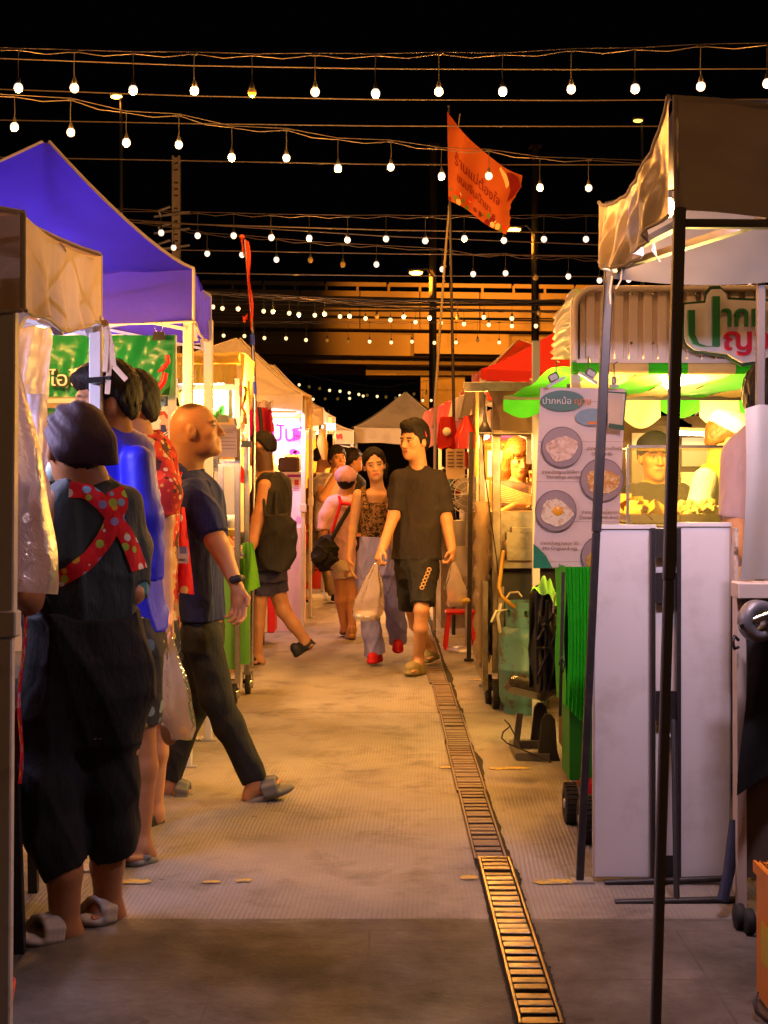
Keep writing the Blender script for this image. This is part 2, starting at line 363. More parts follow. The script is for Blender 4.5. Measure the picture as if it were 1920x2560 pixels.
    def hand(s, wr, tip, side, sc=1.0, curl=25, spread=1.0, thumb=1.0, grip=None):
        """wr, tip: pixel places of wrist and knuckle side; side: world vector towards the thumb"""
        W, T = s.p(*wr[:3]), s.p(*tip[:3]); u = T-W; u /= np.linalg.norm(u); t = np.array(side, float); t -= u*(t@u); t /= np.linalg.norm(t); n = np.cross(u, t)
        if grip is not None and n@np.array(grip) < 0: n = -n
        B = s.body; Ax = np.array([u, t, n]); B.ell(W+u*.045*sc, np.array([.052, .040, .017])*sc, Ax, .02)
        for j, (o, L) in enumerate(((.031, .92), (.0105, 1.0), (-.0105, .94), (-.031, .75))):
            p = W+u*(.084-.006*abs(j-1))*sc+t*o*sc; ang = R(curl*(.7+.12*j)); r = .0096*sc
            for L2, r2 in ((.044, .0088), (.028, .0080), (.022, .0070)):
                dv = u*math.cos(ang)+n*math.sin(ang)+t*(o*1.5*spread*math.cos(ang)); q = p+dv*L2*L*sc; B.cone(p, q, r, r2*sc, .006); p, r = q, r2*sc; ang += R(curl)
        p = W+u*.025*sc+t*.03*sc; q = p+(u*.6+t*.75*thumb+n*.35)*.04*sc; B.cone(p, q, .0125*sc, .0105*sc, .012); B.cone(q, q+(u*.85+t*.1+n*.45)*.032*sc, .0105*sc, .0085*sc, .006)
        return s
    def foot(s, ank, heel, toe, r=1.0, sh=None, wd=1.0):
        """bare foot from ankle, heel and toe pixel places"""
        a, h, t = s.p(*ank[:3]), s.p(*heel[:3]), s.p(*toe[:3]); B = s.body
        B.cone(a, h, .036*r, .03*r, .03); m = h+(t-h)*.7; B.cone(a*.45+h*.55+(t-h)*.25, m, .036*r, .03*r, .03)
        fw = (t-h)/np.linalg.norm(t-h); sd = np.cross(fw, [0, 0, 1]); sd /= np.linalg.norm(sd)
        for j in range(5):
            o = (j-2)*.017*wd; L = (.035, .034, .03, .025, .02)[j]; b = m+sd*o; B.cone(b, b+fw*(L+.012), .0125, (.011 if j == 0 else .009), .008)
        return s
    def sole(s, name, heel, toe, mat, wd=.05, th=.022, up=0.0, parent=None):
        h, t = s.p(*heel[:3]), s.p(*toe[:3]); fw = (t-h)/np.linalg.norm(t-h); sd = np.cross(fw, [0, 0, 1.]); sd /= np.linalg.norm(sd); nz = np.cross(sd, fw)
        L = np.linalg.norm(t-h); sh = Shape(); A = np.array([fw, sd, nz])
        sh.ell(h+fw*L*.2, (L*.24, wd*.8, th), A, .02); sh.ell(h+fw*L*.66, (L*.36, wd, th), A, .03); sh.cut(h-nz*th*.75, -nz)
        return sh, A, fw, sd, nz, L, h
    def done(s, hair=None):
        v, f = s.body.mesh(s.h); col = np.tile(s.skin, (len(v), 1))
        for c in s.colf: c(v, col)
        s.bo = put('body', v, f, SKIN, s.root, True, col); return s
    def cap_hair(s, t=.012, front=.045, back=-.06, side=.0, top=.0, extra=None, mat=None, name='hair', h=None, disp=.006, sideburn=.0, seed=3, fz=30, peak=0.0):
        """hair shell: skull grown by t; kept above a hairline that runs from the forehead (z front) over the ears (z side) to the nape (z back)"""
        sc, A = s.hs, s.hA; sh = Shape(); H = s.H
        sh.ell(H(0, -.016, .036+top*.4), np.array([.078+t, .096+t, .086+t+top])*sc, A, .02); sh.ell(H(0, -.05, -.01), np.array([.066+t*.3, .055+t*.4, .07])*sc, A, .03)
        if extra: extra(sh, H, A, sc)
        r = np.random.RandomState(seed); K = [(r.normal(0, 1, 3)*np.array([300, 300, fz*2.5]), r.uniform(0, 6)) for _ in range(6)]
        def dp(X, Y, Z):
            x, y, z = X-s.hc[0], Y-s.hc[1], Z-s.hc[2]; q = [(x*A[i][0]+y*A[i][1]+z*A[i][2])/sc for i in range(3)]
            return (sum(np.sin(q[0]*k[0]+q[1]*k[1]+q[2]*k[2]+p) for k, p in K)/6*disp).astype(np.float32)
        v, f = sh.mesh(h or s.h, dp)
        q = (v-s.hc)@A.T/sc; ln = np.where(q[:, 1] > .02, side+(front-side)*np.clip((q[:, 1]-.02)/.055, 0, 1), back+(side-back)*np.clip((q[:, 1]+.075)/.07, 0, 1))-sideburn*np.exp(-((q[:, 1]-.018)/.014)**2)
        ln = ln+peak*np.clip(1-np.abs(q[:, 0])/.062, 0, 1)*(q[:, 1] > .02)
        ln = ln+.004*np.sin(q[:, 0]*170)+.003*np.sin(q[:, 0]*390+1)
        far = np.linalg.norm(q*np.array([1, .8, .9]), axis=1) > .128; keep = (q[:, 2] > ln) | far
        # pull what lies below the hairline inside the skull instead of leaving a ragged edge
        sink = np.clip((ln+.022-q[:, 2])/.034, 0, 1)**1.6*(~far); cen = np.array([0, -.01, .02]); q2 = cen+(q-cen)*(1-.30*sink[:, None]); v = s.hc+(q2*sc)@A
        f = f[~np.all(sink[f] > .99, axis=1)]
        return put(name, v, f, mat, s.root, True)
# ---------------------------------------------------------------- shared materials
m_steel = M('painted_steel_grey', (.42, .40, .40), rough=.4, metal=.5, var=.1, bump=.08, dirt=(.16, .12, .09), dscale=14, dlo=.6, dhi=.8, damt=.5)
m_white_pole = M('white_painted_steel', (.62, .6, .6), rough=.45, var=.08, bump=.06, dirt=(.25, .17, .1), dscale=12, dlo=.58, dhi=.8, damt=.6)
m_black_pole = M('black_painted_steel', (.022, .019, .022), rough=.45, var=.2, bump=.08, dirt=(.07, .05, .04), dscale=20, damt=.5)
m_chrome = M('stainless_steel', (.55, .54, .52), rough=.25, metal=1, var=.1, bump=.05, bscale=12, dirt=(.2, .15, .1), dscale=7, damt=.5)
m_wire = M('black_cable', (.05, .045, .045), rough=.6, var=.1, bump=0)
m_strand = M('steel_strand', (.12, .10, .10), rough=.5, metal=.4, var=.1, bump=0)
m_clip = M('black_clip_steel', (.015, .015, .016), rough=.3, metal=.2, bump=0)
m_white = M('white_print', (.74, .72, .72), rough=.55, var=.04, bump=.04)
m_rubber = M('rubber_black', (.018, .017, .017), rough=.75, bump=.2)
# ---------------------------------------------------------------- ground
def ridge(nt, co):
    x, y, z = _sep(nt, co)
    dis = _math(nt, 'MULTIPLY', _noise(nt, co, 1.2, 3, .5), .035); fine = _math(nt, 'MULTIPLY', _noise(nt, _scale(nt, co, (14, 1.5, 1)), 4.0, 4, .6), .004)
    br = _math(nt, 'SINE', _math(nt, 'MULTIPLY', _math(nt, 'ADD', _math(nt, 'ADD', x, fine), _math(nt, 'ADD', dis, _math(nt, 'MULTIPLY', y, -.03))), 400))
    return _math(nt, 'MULTIPLY', _math(nt, 'MULTIPLY', _ramp(nt, br, .1, .9), _math(nt, 'GREATER_THAN', y, 4.383)), _ramp(nt, _noise(nt, _scale(nt, co, (1, .4, 1)), 2.2, 5), .38, .6))
def ground_fn(nt, co, base):
    x, y, z = _sep(nt, co)
    big = _ramp(nt, _noise(nt, co, .55, 6, .62), .35, .68)
    c = _mix(nt, big, (.19, .165, .145), (.36, .325, .29))
    c = _mix(nt, _math(nt, 'MULTIPLY', _ramp(nt, _noise(nt, co, 3.2, 7, .7, .4), .50, .68), .75), c, (.11, .093, .08))
    c = _mix(nt, _math(nt, 'MULTIPLY', _ramp(nt, _noise(nt, co, 26, 5, .7), .60, .7), .35), c, (.45, .41, .37))
    vo = nt.nodes.new('ShaderNodeTexVoronoi'); vo.inputs['Scale'].default_value = 2.6; nt.links.new(co, vo.inputs['Vector'])
    c = _mix(nt, _math(nt, 'MULTIPLY', _math(nt, 'LESS_THAN', _math(nt, 'ADD', vo.outputs['Distance'], _math(nt, 'MULTIPLY', _noise(nt, co, 30, 3), .05)), .062), .6), c, (.05, .045, .04))
    c = _mix(nt, _math(nt, 'MULTIPLY', _ramp(nt, _noise(nt, co, 160, 3, .7), .56, .7), .45), c, (.08, .07, .06))
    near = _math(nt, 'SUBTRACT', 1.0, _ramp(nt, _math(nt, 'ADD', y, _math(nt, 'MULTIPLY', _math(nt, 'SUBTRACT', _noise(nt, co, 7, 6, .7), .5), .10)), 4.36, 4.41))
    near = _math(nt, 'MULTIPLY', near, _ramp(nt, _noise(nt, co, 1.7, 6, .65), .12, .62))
    c = _mix(nt, _math(nt, 'MULTIPLY', near, .97), c, (.017, .0135, .011))  # near slab: its own darker tone, with canopy shade put into the colour
    wob_ = _math(nt, 'MULTIPLY', _math(nt, 'SUBTRACT', _noise(nt, co, 2.0, 5), .5), .03)
    j = None
    for y0, wd in ((4.383, .012), (4.28, .004), (3.86, .004), (3.37, .004), (8.28, .008), (12.2, .01), (16.1, .012), (20, .015), (24, .015)):
        d = _math(nt, 'LESS_THAN', _math(nt, 'ABSOLUTE', _math(nt, 'SUBTRACT', _math(nt, 'ADD', y, _math(nt, 'MULTIPLY', wob_, .5)), y0)), wd)
        j = d if j is None else _math(nt, 'MAXIMUM', j, d)
    for x0 in (-.46, -.045, .88, -1.1):
        d = _math(nt, 'LESS_THAN', _math(nt, 'ABSOLUTE', _math(nt, 'SUBTRACT', _math(nt, 'ADD', x, _math(nt, 'MULTIPLY', wob_, .4)), x0)), .0035)
        j = _math(nt, 'MAXIMUM', j, _math(nt, 'MULTIPLY', d, _math(nt, 'LESS_THAN', y, 4.28)))
    c = _mix(nt, _math(nt, 'MULTIPLY', j, _ramp(nt, _noise(nt, co, 5, 4), .3, .7)), c, (.05, .042, .036))
    c = _mix(nt, _math(nt, 'MULTIPLY', ridge(nt, co), .24), c, (.09, .075, .06))
    return c
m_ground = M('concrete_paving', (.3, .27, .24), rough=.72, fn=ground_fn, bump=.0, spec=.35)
def ground_bump():
    nt = m_ground.node_tree; b = nt.nodes['Principled BSDF']; tc = nt.nodes.new('ShaderNodeTexCoord'); co = tc.outputs['Object']; x, y, z = _sep(nt, co)
    dis = _math(nt, 'MULTIPLY', _noise(nt, co, 1.2, 3, .5), .035)
    fine = _math(nt, 'MULTIPLY', _noise(nt, _scale(nt, co, (14, 1.5, 1)), 4.0, 4, .6), .004)
    br = _math(nt, 'SINE', _math(nt, 'MULTIPLY', _math(nt, 'ADD', _math(nt, 'ADD', x, fine), _math(nt, 'ADD', dis, _math(nt, 'MULTIPLY', y, -.03))), 400))
    far = _math(nt, 'GREATER_THAN', y, 4.383)
    msk = _math(nt, 'MULTIPLY', far, _ramp(nt, _noise(nt, co, 1.1, 4), .3, .55))
    h = _math(nt, 'MULTIPLY', br, _math(nt, 'MULTIPLY', msk, .2))
    h = _math(nt, 'ADD', h, _math(nt, 'MULTIPLY', _noise(nt, co, 45, 7, .7), 1.1)); h = _math(nt, 'ADD', h, _math(nt, 'MULTIPLY', _noise(nt, co, 4, 4, .6), 1.2))
    bn = nt.nodes.new('ShaderNodeBump'); bn.inputs['Strength'].default_value = .75; bn.inputs['Distance'].default_value = .004; nt.links.new(h, bn.inputs['Height']); nt.links.new(bn.outputs[0], b.inputs['Normal'])
    rr = _math(nt, 'MULTIPLY_ADD', _noise(nt, co, 2.4, 5, .65), .5, .42); nt.links.new(rr, b.inputs['Roughness'])
ground_bump()
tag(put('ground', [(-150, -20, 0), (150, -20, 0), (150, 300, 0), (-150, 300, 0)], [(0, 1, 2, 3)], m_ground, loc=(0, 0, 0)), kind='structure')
# worn yellow lot marks
def yel_fn(nt, co, base): return _mix(nt, _ramp(nt, _noise(nt, co, 16, 6, .7), .44, .58), base, (.28, .23, .17))
m_yel = M('worn_yellow_paint', (.62, .40, .03), rough=.6, fn=yel_fn, bump=.1)
def mark(px0, px1, py, th=.05):
    d = EYE*F/(py-HZ); x0, x1 = (px0-CX)*d/F, (px1-CX)*d/F; n = 24; a = []; b = []
    for i in range(n+1):
        x = lerp(x0, x1, i/n); e = min(1, i/3, (n-i)/3)*.5+.12
        a.append((x, d-th*e*(.5+rng.rand()*.6), .004)); b.append((x, d+th*e*(.4+rng.rand()*.6), .004))
    vs = a+b; tag(put('ground_marking', vs, [(i, i+1, n+2+i, n+1+i) for i in range(n)], m_yel), kind='structure')
for a in ((1222, 1330, 1922, .06), (1100, 1130, 1920, .04), (295, 380, 2206, .05), (505, 552, 2207, .03), (590, 630, 2203, .035), (1330, 1440, 2206, .06), (1150, 1195, 2196, .05), (1170, 1250, 1700, .05)): mark(*a)
# drainage channel: flat sheet, slot's shade and dirt in its colour; metal gratings
m_slot = M('damp_dirt', (.022, .018, .015), rough=.9, bump=.6, bscale=60, bdist=.02)
n = 700; L = []; Rr = []; q_ = rng.normal(0, 1, n+20); q1 = np.convolve(q_, np.ones(9)/9, 'same')*2.2; q2 = np.convolve(rng.normal(0, 1, n+20), np.ones(31)/31, 'same')*4
for i in range(n+1):
    t = i/n; y = 2.6+t*t*24+t*.5; e = .5+.5*wob(y*3, 0, 1.3); ee = wob(y*9, 2, 1.1)
    nearb = 1.0 if y < 5.2 else .45
    L.append((.330-.004*nearb*(1+abs(q1[i]))-.03*max(0, q2[i]-.7)*nearb, y, .0035)); Rr.append((.445+.008*nearb*(1+abs(q1[i+9]))+.030*max(0, q2[i+15]-.1)*nearb, y, .0035))
tag(put('drain_slot', L+Rr, [(i, n+1+i, n+2+i, i+1) for i in range(n)], m_slot), kind='structure')
m_gfar = M('rusty_grating', (.19, .14, .11), rough=.6, metal=.2, var=.25, scale=12, bump=.2, dirt=(.07, .05, .04), dscale=9)
m_grate = M('grating_steel', (.24, .18, .12), rough=.30, metal=.95, var=.25, scale=14, bump=.15, bscale=30, dirt=(.03, .02, .014), dscale=6, dlo=.42, dhi=.66, damt=.9)
def grate(y0, y1, x0, x1, z0, z1, label, pitch=.056, bar=.037):
    m_grate_ = m_grate if y0 < 5 else m_gfar
    t = thing('drain_grating', label, 'grating', (0, y0, 0), 'metal drain gratings'); zz = lambda y: lerp(z0, z1, (y-y0)/(y1-y0))
    m = MB()
    k = int((y1-y0)/pitch)
    for i in range(k):
        y = y0+(i+.5)*(y1-y0)/k; dz = rng.normal(0, .0015)
        m.box((.5*(x0+x1), y, zz(y)-.005+dz), (x1-x0-.012, bar, .006), Matrix.Rotation(rng.normal(0, .02), 3, 'X'), 0, .002)
    m.build('slats', m_grate_, t); m = MB()
    for x in (x0, x1): m.bar((x, y0, z0-.006), (x, y1, z1-.006), .007, .016)
    m.bar((x0, y0+.006, z0-.006), (x1, y0+.006, z0-.006), .012, .014); m.bar((x0, y1-.006, z1-.006), (x1, y1-.006, z1-.006), .012, .014)
    m.build('edge_frame', m_grate_, t)
grate(2.55, 3.50, .334, .440, .014, .014, 'shiny metal drain grating running out of the bottom of the picture')
grate(3.51, 5.035, .337, .440, .016, .022, 'raised metal drain grating shining yellow, its far end standing proud')
ends = [5.045, 6.15, 7.25, 8.25, 9.4, 10.6, 12.1, 14, 16.5, 19.5]
wh = ['dull metal drain grating just beyond the raised shiny one', 'dull metal drain grating beside the yellow ground mark and folded fan', 'dull metal drain grating level with the black floor fan', 'metal drain grating where the paving joint crosses it',
      'metal drain grating starting at the front shoe of the man in black', 'metal drain grating under the feet of the man in black', 'metal drain grating behind the legs of the man in black', 'narrow far metal drain grating beyond the walking couple', 'farthest metal drain grating seen down the aisle']
for i in range(9): grate(ends[i]+.004, ends[i+1]-.004, .325-.006*(i % 2)-(.02 if i > 3 else 0), .434-.02*(i > 3)+.005*(i % 3), .012, .012, wh[i])
# ---------------------------------------------------------------- elevated road
m_conc = M('viaduct_concrete', (.30, .27, .24), rough=.85, var=.2, scale=.25, bump=.2, bscale=3, bdist=.05, dirt=(.12, .1, .08), dscale=.3, damt=.7, stretch=(1, 1, 3))
D = 70.0
vi = thing('elevated_road', 'grey concrete elevated road across the background, partly lit orange', 'flyover', (0, D, 0))
def W(px, py, d=D): return P(px, py, d)
def slab(name, x0, x1, ytl, ytr, h, d0, d1, mat=m_conc):
    m = MB(); a, b = W(x0, ytl, d0), W(x1, ytr, d0); dy = d1-d0
    vs = [a, b, b-V((0, 0, h)), a-V((0, 0, h))]; vs += [p+V((0, dy, 0)) for p in vs]
    m._add(vs, [(0, 3, 2, 1), (4, 5, 6, 7), (0, 1, 5, 4), (3, 7, 6, 2), (0, 4, 7, 3), (1, 2, 6, 5)]); return m.build(name, mat, vi)
x0, x1 = -900, 3000; tl = lambda px: 722+(px-500)*.0128
for px in range(-900, 3000, 150):
    m = MB(); a = W(px+1, tl(px), D); b = W(px+148.5, tl(px+148), D); m._add([a, b, b-V((0, 0, 1.86)), a-V((0, 0, 1.86))]+[q+V((0, .35, 0)) for q in (a, b, b-V((0, 0, 1.86)), a-V((0, 0, 1.86)))], [(0, 3, 2, 1), (4, 5, 6, 7), (0, 1, 5, 4), (3, 7, 6, 2), (0, 4, 7, 3), (1, 2, 6, 5)]); m.build('parapet_panel', m_conc, vi)
slab('deck', x0, x1, tl(x0)+70, tl(x1)+70, .5, D+.4, D+13)
slab('girder', x0, x1, 826+(x0-500)*.012, 826+(x1-500)*.012, 1.15, D+1.0, D+11)
slab('lower_girder', x0, x1, 878+(x0-500)*.012, 878+(x1-500)*.012, .55, D+2.2, D+10)
slab('cross_beam', 1035, 1272, 833, 836, 1.0, D+.4, D+1.0)
m = MB()
for px in range(-900, 3000, 78): a = W(px, tl(px), D+.1); m.bar(a, a+V((0, 0, .34)), .12)
for px in range(-900, 2950, 156): m.bar(W(px, tl(px)-16, D+.1), W(px+150, tl(px+150)-16, D+.1), .2)
m.build('railing', m_conc, vi)
m = MB(); a = W(1105, 905, D+5); m.cor((a.x-1.15, D+4, 0), (a.x+1.15, D+6, a.z)); a = W(1105, 905, D+5); m.cor((a.x-4, D+3.6, a.z-.8), (a.x+4, D+6.4, a.z-.01)); m.build('pier', m_conc, vi)
m = MB(); a = W(-300, 905, D+5); m.cor((a.x-1.15, D+4, 0), (a.x+1.15, D+6, a.z)); m.build('pier', m_conc, vi)
# sodium lamps that light the road's side
g_dim = Mglow('dim_lamp_glow', (1, .62, .1), 3); m_sod = Mglow('sodium_lamp_glow', (1, .42, .05), 26)
def street_lamp(label, px, py, d, arm, base_px, pole=.09, glow=True, mat=None, power=0, aim=None, spot=130):
    h = P(px, py, d); b = P(base_px, py, d); t = thing('street_lamp', label, 'street lamp', (b.x, d, 0)); mt = mat or m_steel
    m = MB(); top = h.z+.12; m.tube([(b.x, d, 0), (b.x, d, top*.5), (b.x, d, top-.3)], [pole*1.3, pole, pole*.7]); m.build('pole', mt, t)
    m = MB(); m.tube([(b.x, d, top-.32), (lerp(b.x, h.x, .4), d, top+.05), (h.x, d, top)], pole*.5); m.build('arm', mt, t)
    hd = MB(); sx = 1 if h.x > b.x else -1; hd.box((h.x, d, h.z+.10), (arm, arm*.45, .14), None, 0, .05); o = hd.build('lamp_head', mt, t)
    g = MB(); g.ball((h.x, d, h.z+.0), arm*.34, 8, 0, (1.2, .6, .45)); g.build('lens', m_sod if power else g_dim, o)
    if power: light('SPOT', (h.x, d, h.z-.25), power, SOD, t, .3, to=aim, spot=spot)
    return t
street_lamp('orange sodium street lamp glowing in front of the elevated road', 1040, 682, 57, .65, 1085, power=12500, aim=W(1120, 800), spot=56)
street_lamp('bright sodium street lamp beside the lower tip of the red flag', 1284, 574, 57, .7, 1338, power=19000, aim=W(1330, 800), spot=62)
street_lamp('tall dim street lamp on a grey post above the blue canopy', 291, 242, 52, .5, 303, pole=.08, power=150, aim=W(620, 800), spot=110)
street_lamp('small lit street lamp at the upper right over the wrinkled canopy', 1595, 302, 60, .5, 1606, pole=.08)
m_util = M('utility_pole_concrete', (.36, .29, .22), rough=.8, bump=.2, dirt=(.1, .08, .06), dscale=2)
t = thing('utility_pole', 'square concrete utility pole with holes beside the blue canopy', 'utility pole', (P(441, 390, 30).x, 30, 0))
a = P(441, 391, 30); m = MB(); w_ = .085
for sx in (-1, 1): m.bar((a.x+sx*.062, 30, 0), (a.x+sx*.062, 30, a.z), .045, .16)
for i in range(60):
    z = i*a.z/60; m.cor((a.x-.039, 29.93, z), (a.x+.039, 30.07, z+a.z/60*(.72 if i % 4 else 1.0)))
m.build('pole', m_util, t)
m = MB(); zc = P(441, 545, 30).z
for dz in (0, .35, .7): m.bar((a.x-.45, 29.87, zc-dz), (a.x+.3, 29.87, zc-dz+.1), .04); m.tube([(a.x-.3, 29.85, zc-dz), (a.x-.35, 29.8, zc-dz+.12), (a.x-.1, 29.8, zc-dz+.2)], .03)
m.build('brackets', m_steel, t); light('POINT', (a.x-1.2, 27.5, 7.5), 30, WARM, None, .2) if False else None
for lab, px, top in (('tall dark post rising behind the red flag', 1082, 366), ('tall dark post right of the red flag', 1338, 370)):
    d = 58; q = P(px, top, d); m = MB(); m.tube([(q.x, d, 0), (q.x, d, q.z)], [.16, .15], 12); m.box((q.x, d, q.z+.05), (.5, .5, .08)); tag(m.build('steel_post', M('dull_post', (.10, .085, .075), rough=.7), loc=(q.x, d, 0)), lab, 'post')
# ---------------------------------------------------------------- strings of bulbs and bare cables
m_bulb = Mglow('lit_bulb', (1, .80, .70), 1.25); m_bulb_dim = M('unlit_amber_bulb', (.30, .15, .02), rough=.2, var=.05, bump=0, emit=(1, .55, .08), estr=.12)  # bulbs that are off still carry a faint glow in their material
m_bulb_far = Mglow('lit_bulb_warm', (1, .72, .34), 1.6)
m_sock = M('bulb_socket_plastic', (.03, .028, .028), rough=.5, bump=0)
def string(label, d, pts, tops, r, off=(), d1=None, m_on=None, cable=True, slack=.0, ext=True):
    """one string of bulbs: where its bulbs and the tops of their cords stand"""
    N = len(pts); dd = [lerp(d, d1 if d1 else d, i/max(N-1, 1)) for i in range(N)]
    B = [P(x, y, q) for (x, y), q in zip(pts, dd)]; T = [P(x, ty, q) for (x, y), ty, q in zip(pts, tops, dd)]
    t = thing('bulb_string', label, 'string lights', (0, d, 0), 'strings of hanging bulbs')
    m = MB(); e0 = T[0]+(T[0]-T[1])*3; e1 = T[-1]+(T[-1]-T[-2])*3; Q = ([e0] if ext else [])+T+([e1] if ext else [])
    m.tube([q+V((0, 0, .012)) for q in Q], r*.11, 6); sg = []
    for a, b in zip(Q, Q[1:]): sg += [a, lerp(a, b, .5)-V((0, 0, r*.75+slack))]
    m.tube(sg+[Q[-1]], r*.12, 6); m.build('cable', m_strand, t)
    for i, (b, q) in enumerate(zip(B, T)):
        m = MB(); m.tube([q, lerp(q, b, .5)+V((random.uniform(-.15, .15)*r, 0, 0)), b+V((0, 0, r*1.9))], r*.11, 6)
        m.lathe(b+V((0, 0, r*.75)), [(0.001, 1.7*r), (r*.3, 1.5*r), (r*.45, .9*r), (r*.55, .7*r), (r*.55, 0), (.001, 0)], 10)
        if i % 2: m.box(q, (r*1.6, r*.5, r*.5))
        s = m.build('socket', m_sock, t); m = MB(); m.ball(b, r, 8, 0, (1, 1, 1.1)); m.build('bulb', m_bulb_dim if i in off else (m_on or m_bulb), s)
    return B
A = [(46, 219), (186, 220), (333, 225), (486, 227), (630, 231), (788, 230), (939, 233), (1097, 229), (1257, 228), (1428, 223), (1588, 221), (1752, 216), (1918, 208)]
rowA = string('topmost string of large round bulbs, one of them unlit', 9.0, A, [125, 129, 134, 134, 139, 137, 139, 135, 137, 126, 124, 115, 112], .0285, (4,))
Bq = [(36, 317), (177, 331), (316, 356), (447, 362), (579, 393), (716, 395), (845, 420), (977, 418), (1104, 440), (1222, 440), (1350, 468), (1472, 470)]
rowB = string('second bulb string, sloping down to the right across the flag', 9.6, Bq, [242, 250, 282, 289, 319, 325, 349, 354, 373, 377, 396, 400], .028, (), 11.4)
Cq = [(403, 582), (494, 589), (584, 589), (678, 594), (773, 595), (869, 600), (965, 597), (1063, 602), (1161, 596), (1260, 601), (1360, 598), (1465, 598)]
rowC = string('third bulb string, level, passing below the red flag', 15, Cq, [529, 533, 535, 538, 539, 541, 540, 542, 541, 542, 540, 540], .032)
Dq = [(434, 619), (518, 634), (605, 637), (691, 649), (776, 650), (857, 661), (941, 661), (1106, 673), (1183, 685), (1264, 683), (1339, 694), (1421, 691), (1499, 701), (1572, 699), (1726, 702), (1874, 704)]
string('fourth bulb string with several unlit bulbs just above the elevated road', 17, Dq, [570, 585, 590, 598, 606, 611, 615, 624, 638, 636, 646, 643, 652, 655, 660, 664], .033, (4, 5, 10))
Eq = [(532, 767), (595, 772), (682, 779), (747, 786), (812, 785), (874, 790), (942, 791), (1009, 792), (1074, 794), (1144, 794), (1210, 793), (1280, 796), (1347, 783)]
rowE = string('fifth bulb string hanging in front of the elevated road parapet', 22, Eq, [731, 735, 738, 743, 747, 751, 752, 753, 752, 754, 754, 755, 752], .034, (6, 9, 12), m_on=m_bulb_far)
Fq = [(556, 771), (659, 778), (723, 783), (787, 788), (850, 791), (914, 796), (976, 800), (1039, 805), (1102, 807), (1160, 810), (1222, 812), (1280, 815), (1340, 815)]
string('bulb string close behind the fifth, slightly lower at the right', 24, Fq, [737, 744, 748, 752, 756, 762, 765, 770, 770, 774, 776, 778, 780], .035, (), m_on=m_bulb_far)
Gq = [(559, 839), (611, 840), (661, 845), (715, 846), (765, 850), (818, 851), (871, 854), (924, 854), (978, 856), (1030, 854), (1086, 857), (1140, 856), (1194, 851), (1248, 856)]
string('bulb string hanging in front of the lower girder of the elevated road', 27, Gq, [806]*14, .034, (5, 6, 12), m_on=m_bulb_far)
Hq = [(748, 962), (773, 967), (799, 971), (824, 976), (850, 978), (873, 982), (897, 986), (918, 988), (943, 991), (965, 992), (1000, 989), (1035, 985), (1066, 983)]
string('small far bulb string sagging over the white tents', 45, Hq, [935, 940, 945, 950, 954, 958, 961, 964, 966, 968, 962, 957, 952], .045, (1, 2, 7, 9, 11, 12), m_on=m_bulb_far)
Iq = [(783, 998), (813, 997), (844, 997), (874, 996), (908, 990), (965, 993), (989, 995), (1057, 1001), (1078, 1001)]
string('farthest low bulb string just above the white tents', 52, Iq, [975]*9, .05, (1, 2, 5, 6), m_on=m_bulb_far)
def cable(name, label, pts, d, r, n=24, mat=None):
    q = [P(x, y, d) for x, y in pts]; m = MB(); out = []
    for a, b in zip(q, q[1:]): out += [lerp(a, b, i/n)-V((0, 0, 0)) for i in range(n)]
    m.tube(out+[q[-1]], r, 6); return tag(m.build(name, mat or m_strand, loc=(0, d, q[0].z)), label, 'cable', 'bare cables over the aisle')
for lab, pts, d in (('bare steel cable just under the cords of the topmost bulb string', [(-500, 118), (0, 146), (480, 164), (960, 172), (1440, 174), (1920, 172), (2400, 168)], 10),
                    ('bare steel cable at the height of the topmost bulbs', [(-500, 200), (0, 223), (480, 240), (960, 249), (1440, 251), (1920, 248), (2400, 245)], 11),
                    ('bare steel cable crossing the top of the red flag', [(-500, 288), (0, 300), (480, 309), (960, 315), (1440, 316), (2000, 315)], 12),
                    ('bare steel cable crossing the middle of the red flag', [(-500, 380), (0, 393), (480, 402), (960, 411), (1440, 412), (2000, 411)], 13),
                    ('bare cable close above the fourth bulb string', [(300, 555), (960, 575), (1500, 583), (2100, 590)], 16),
                    ('bare cable just below the third bulb string', [(300, 622), (960, 634), (1500, 640), (2100, 642)], 18),
                    ('bare cable just above the elevated road railing', [(300, 680), (960, 689), (1500, 691), (2100, 692)], 20),
                    ('bare cable crossing behind the third string sockets', [(300, 548), (960, 590), (1500, 612), (2100, 625)], 19)):
    cable('steel_cable', lab, pts, d, .0045*d/10)
t = thing('power_lines', 'bundle of thick black power lines sagging before the elevated road', 'power lines', (0, 34, 0)); m = MB()
for y0, y1, y2, r in ((742, 758, 752, .05), (752, 768, 758, .035), (735, 775, 790, .03), (768, 782, 776, .025), (788, 795, 800, .02), (716, 752, 760, .03), (760, 800, 812, .02)):
    q = [P(-100+i*70, (1-i/30)**2*y0+2*(i/30)*(1-i/30)*y1+(i/30)**2*y2, 34) for i in range(31)]; m.tube(q, r, 6)
m.build('wire', m_wire, t)
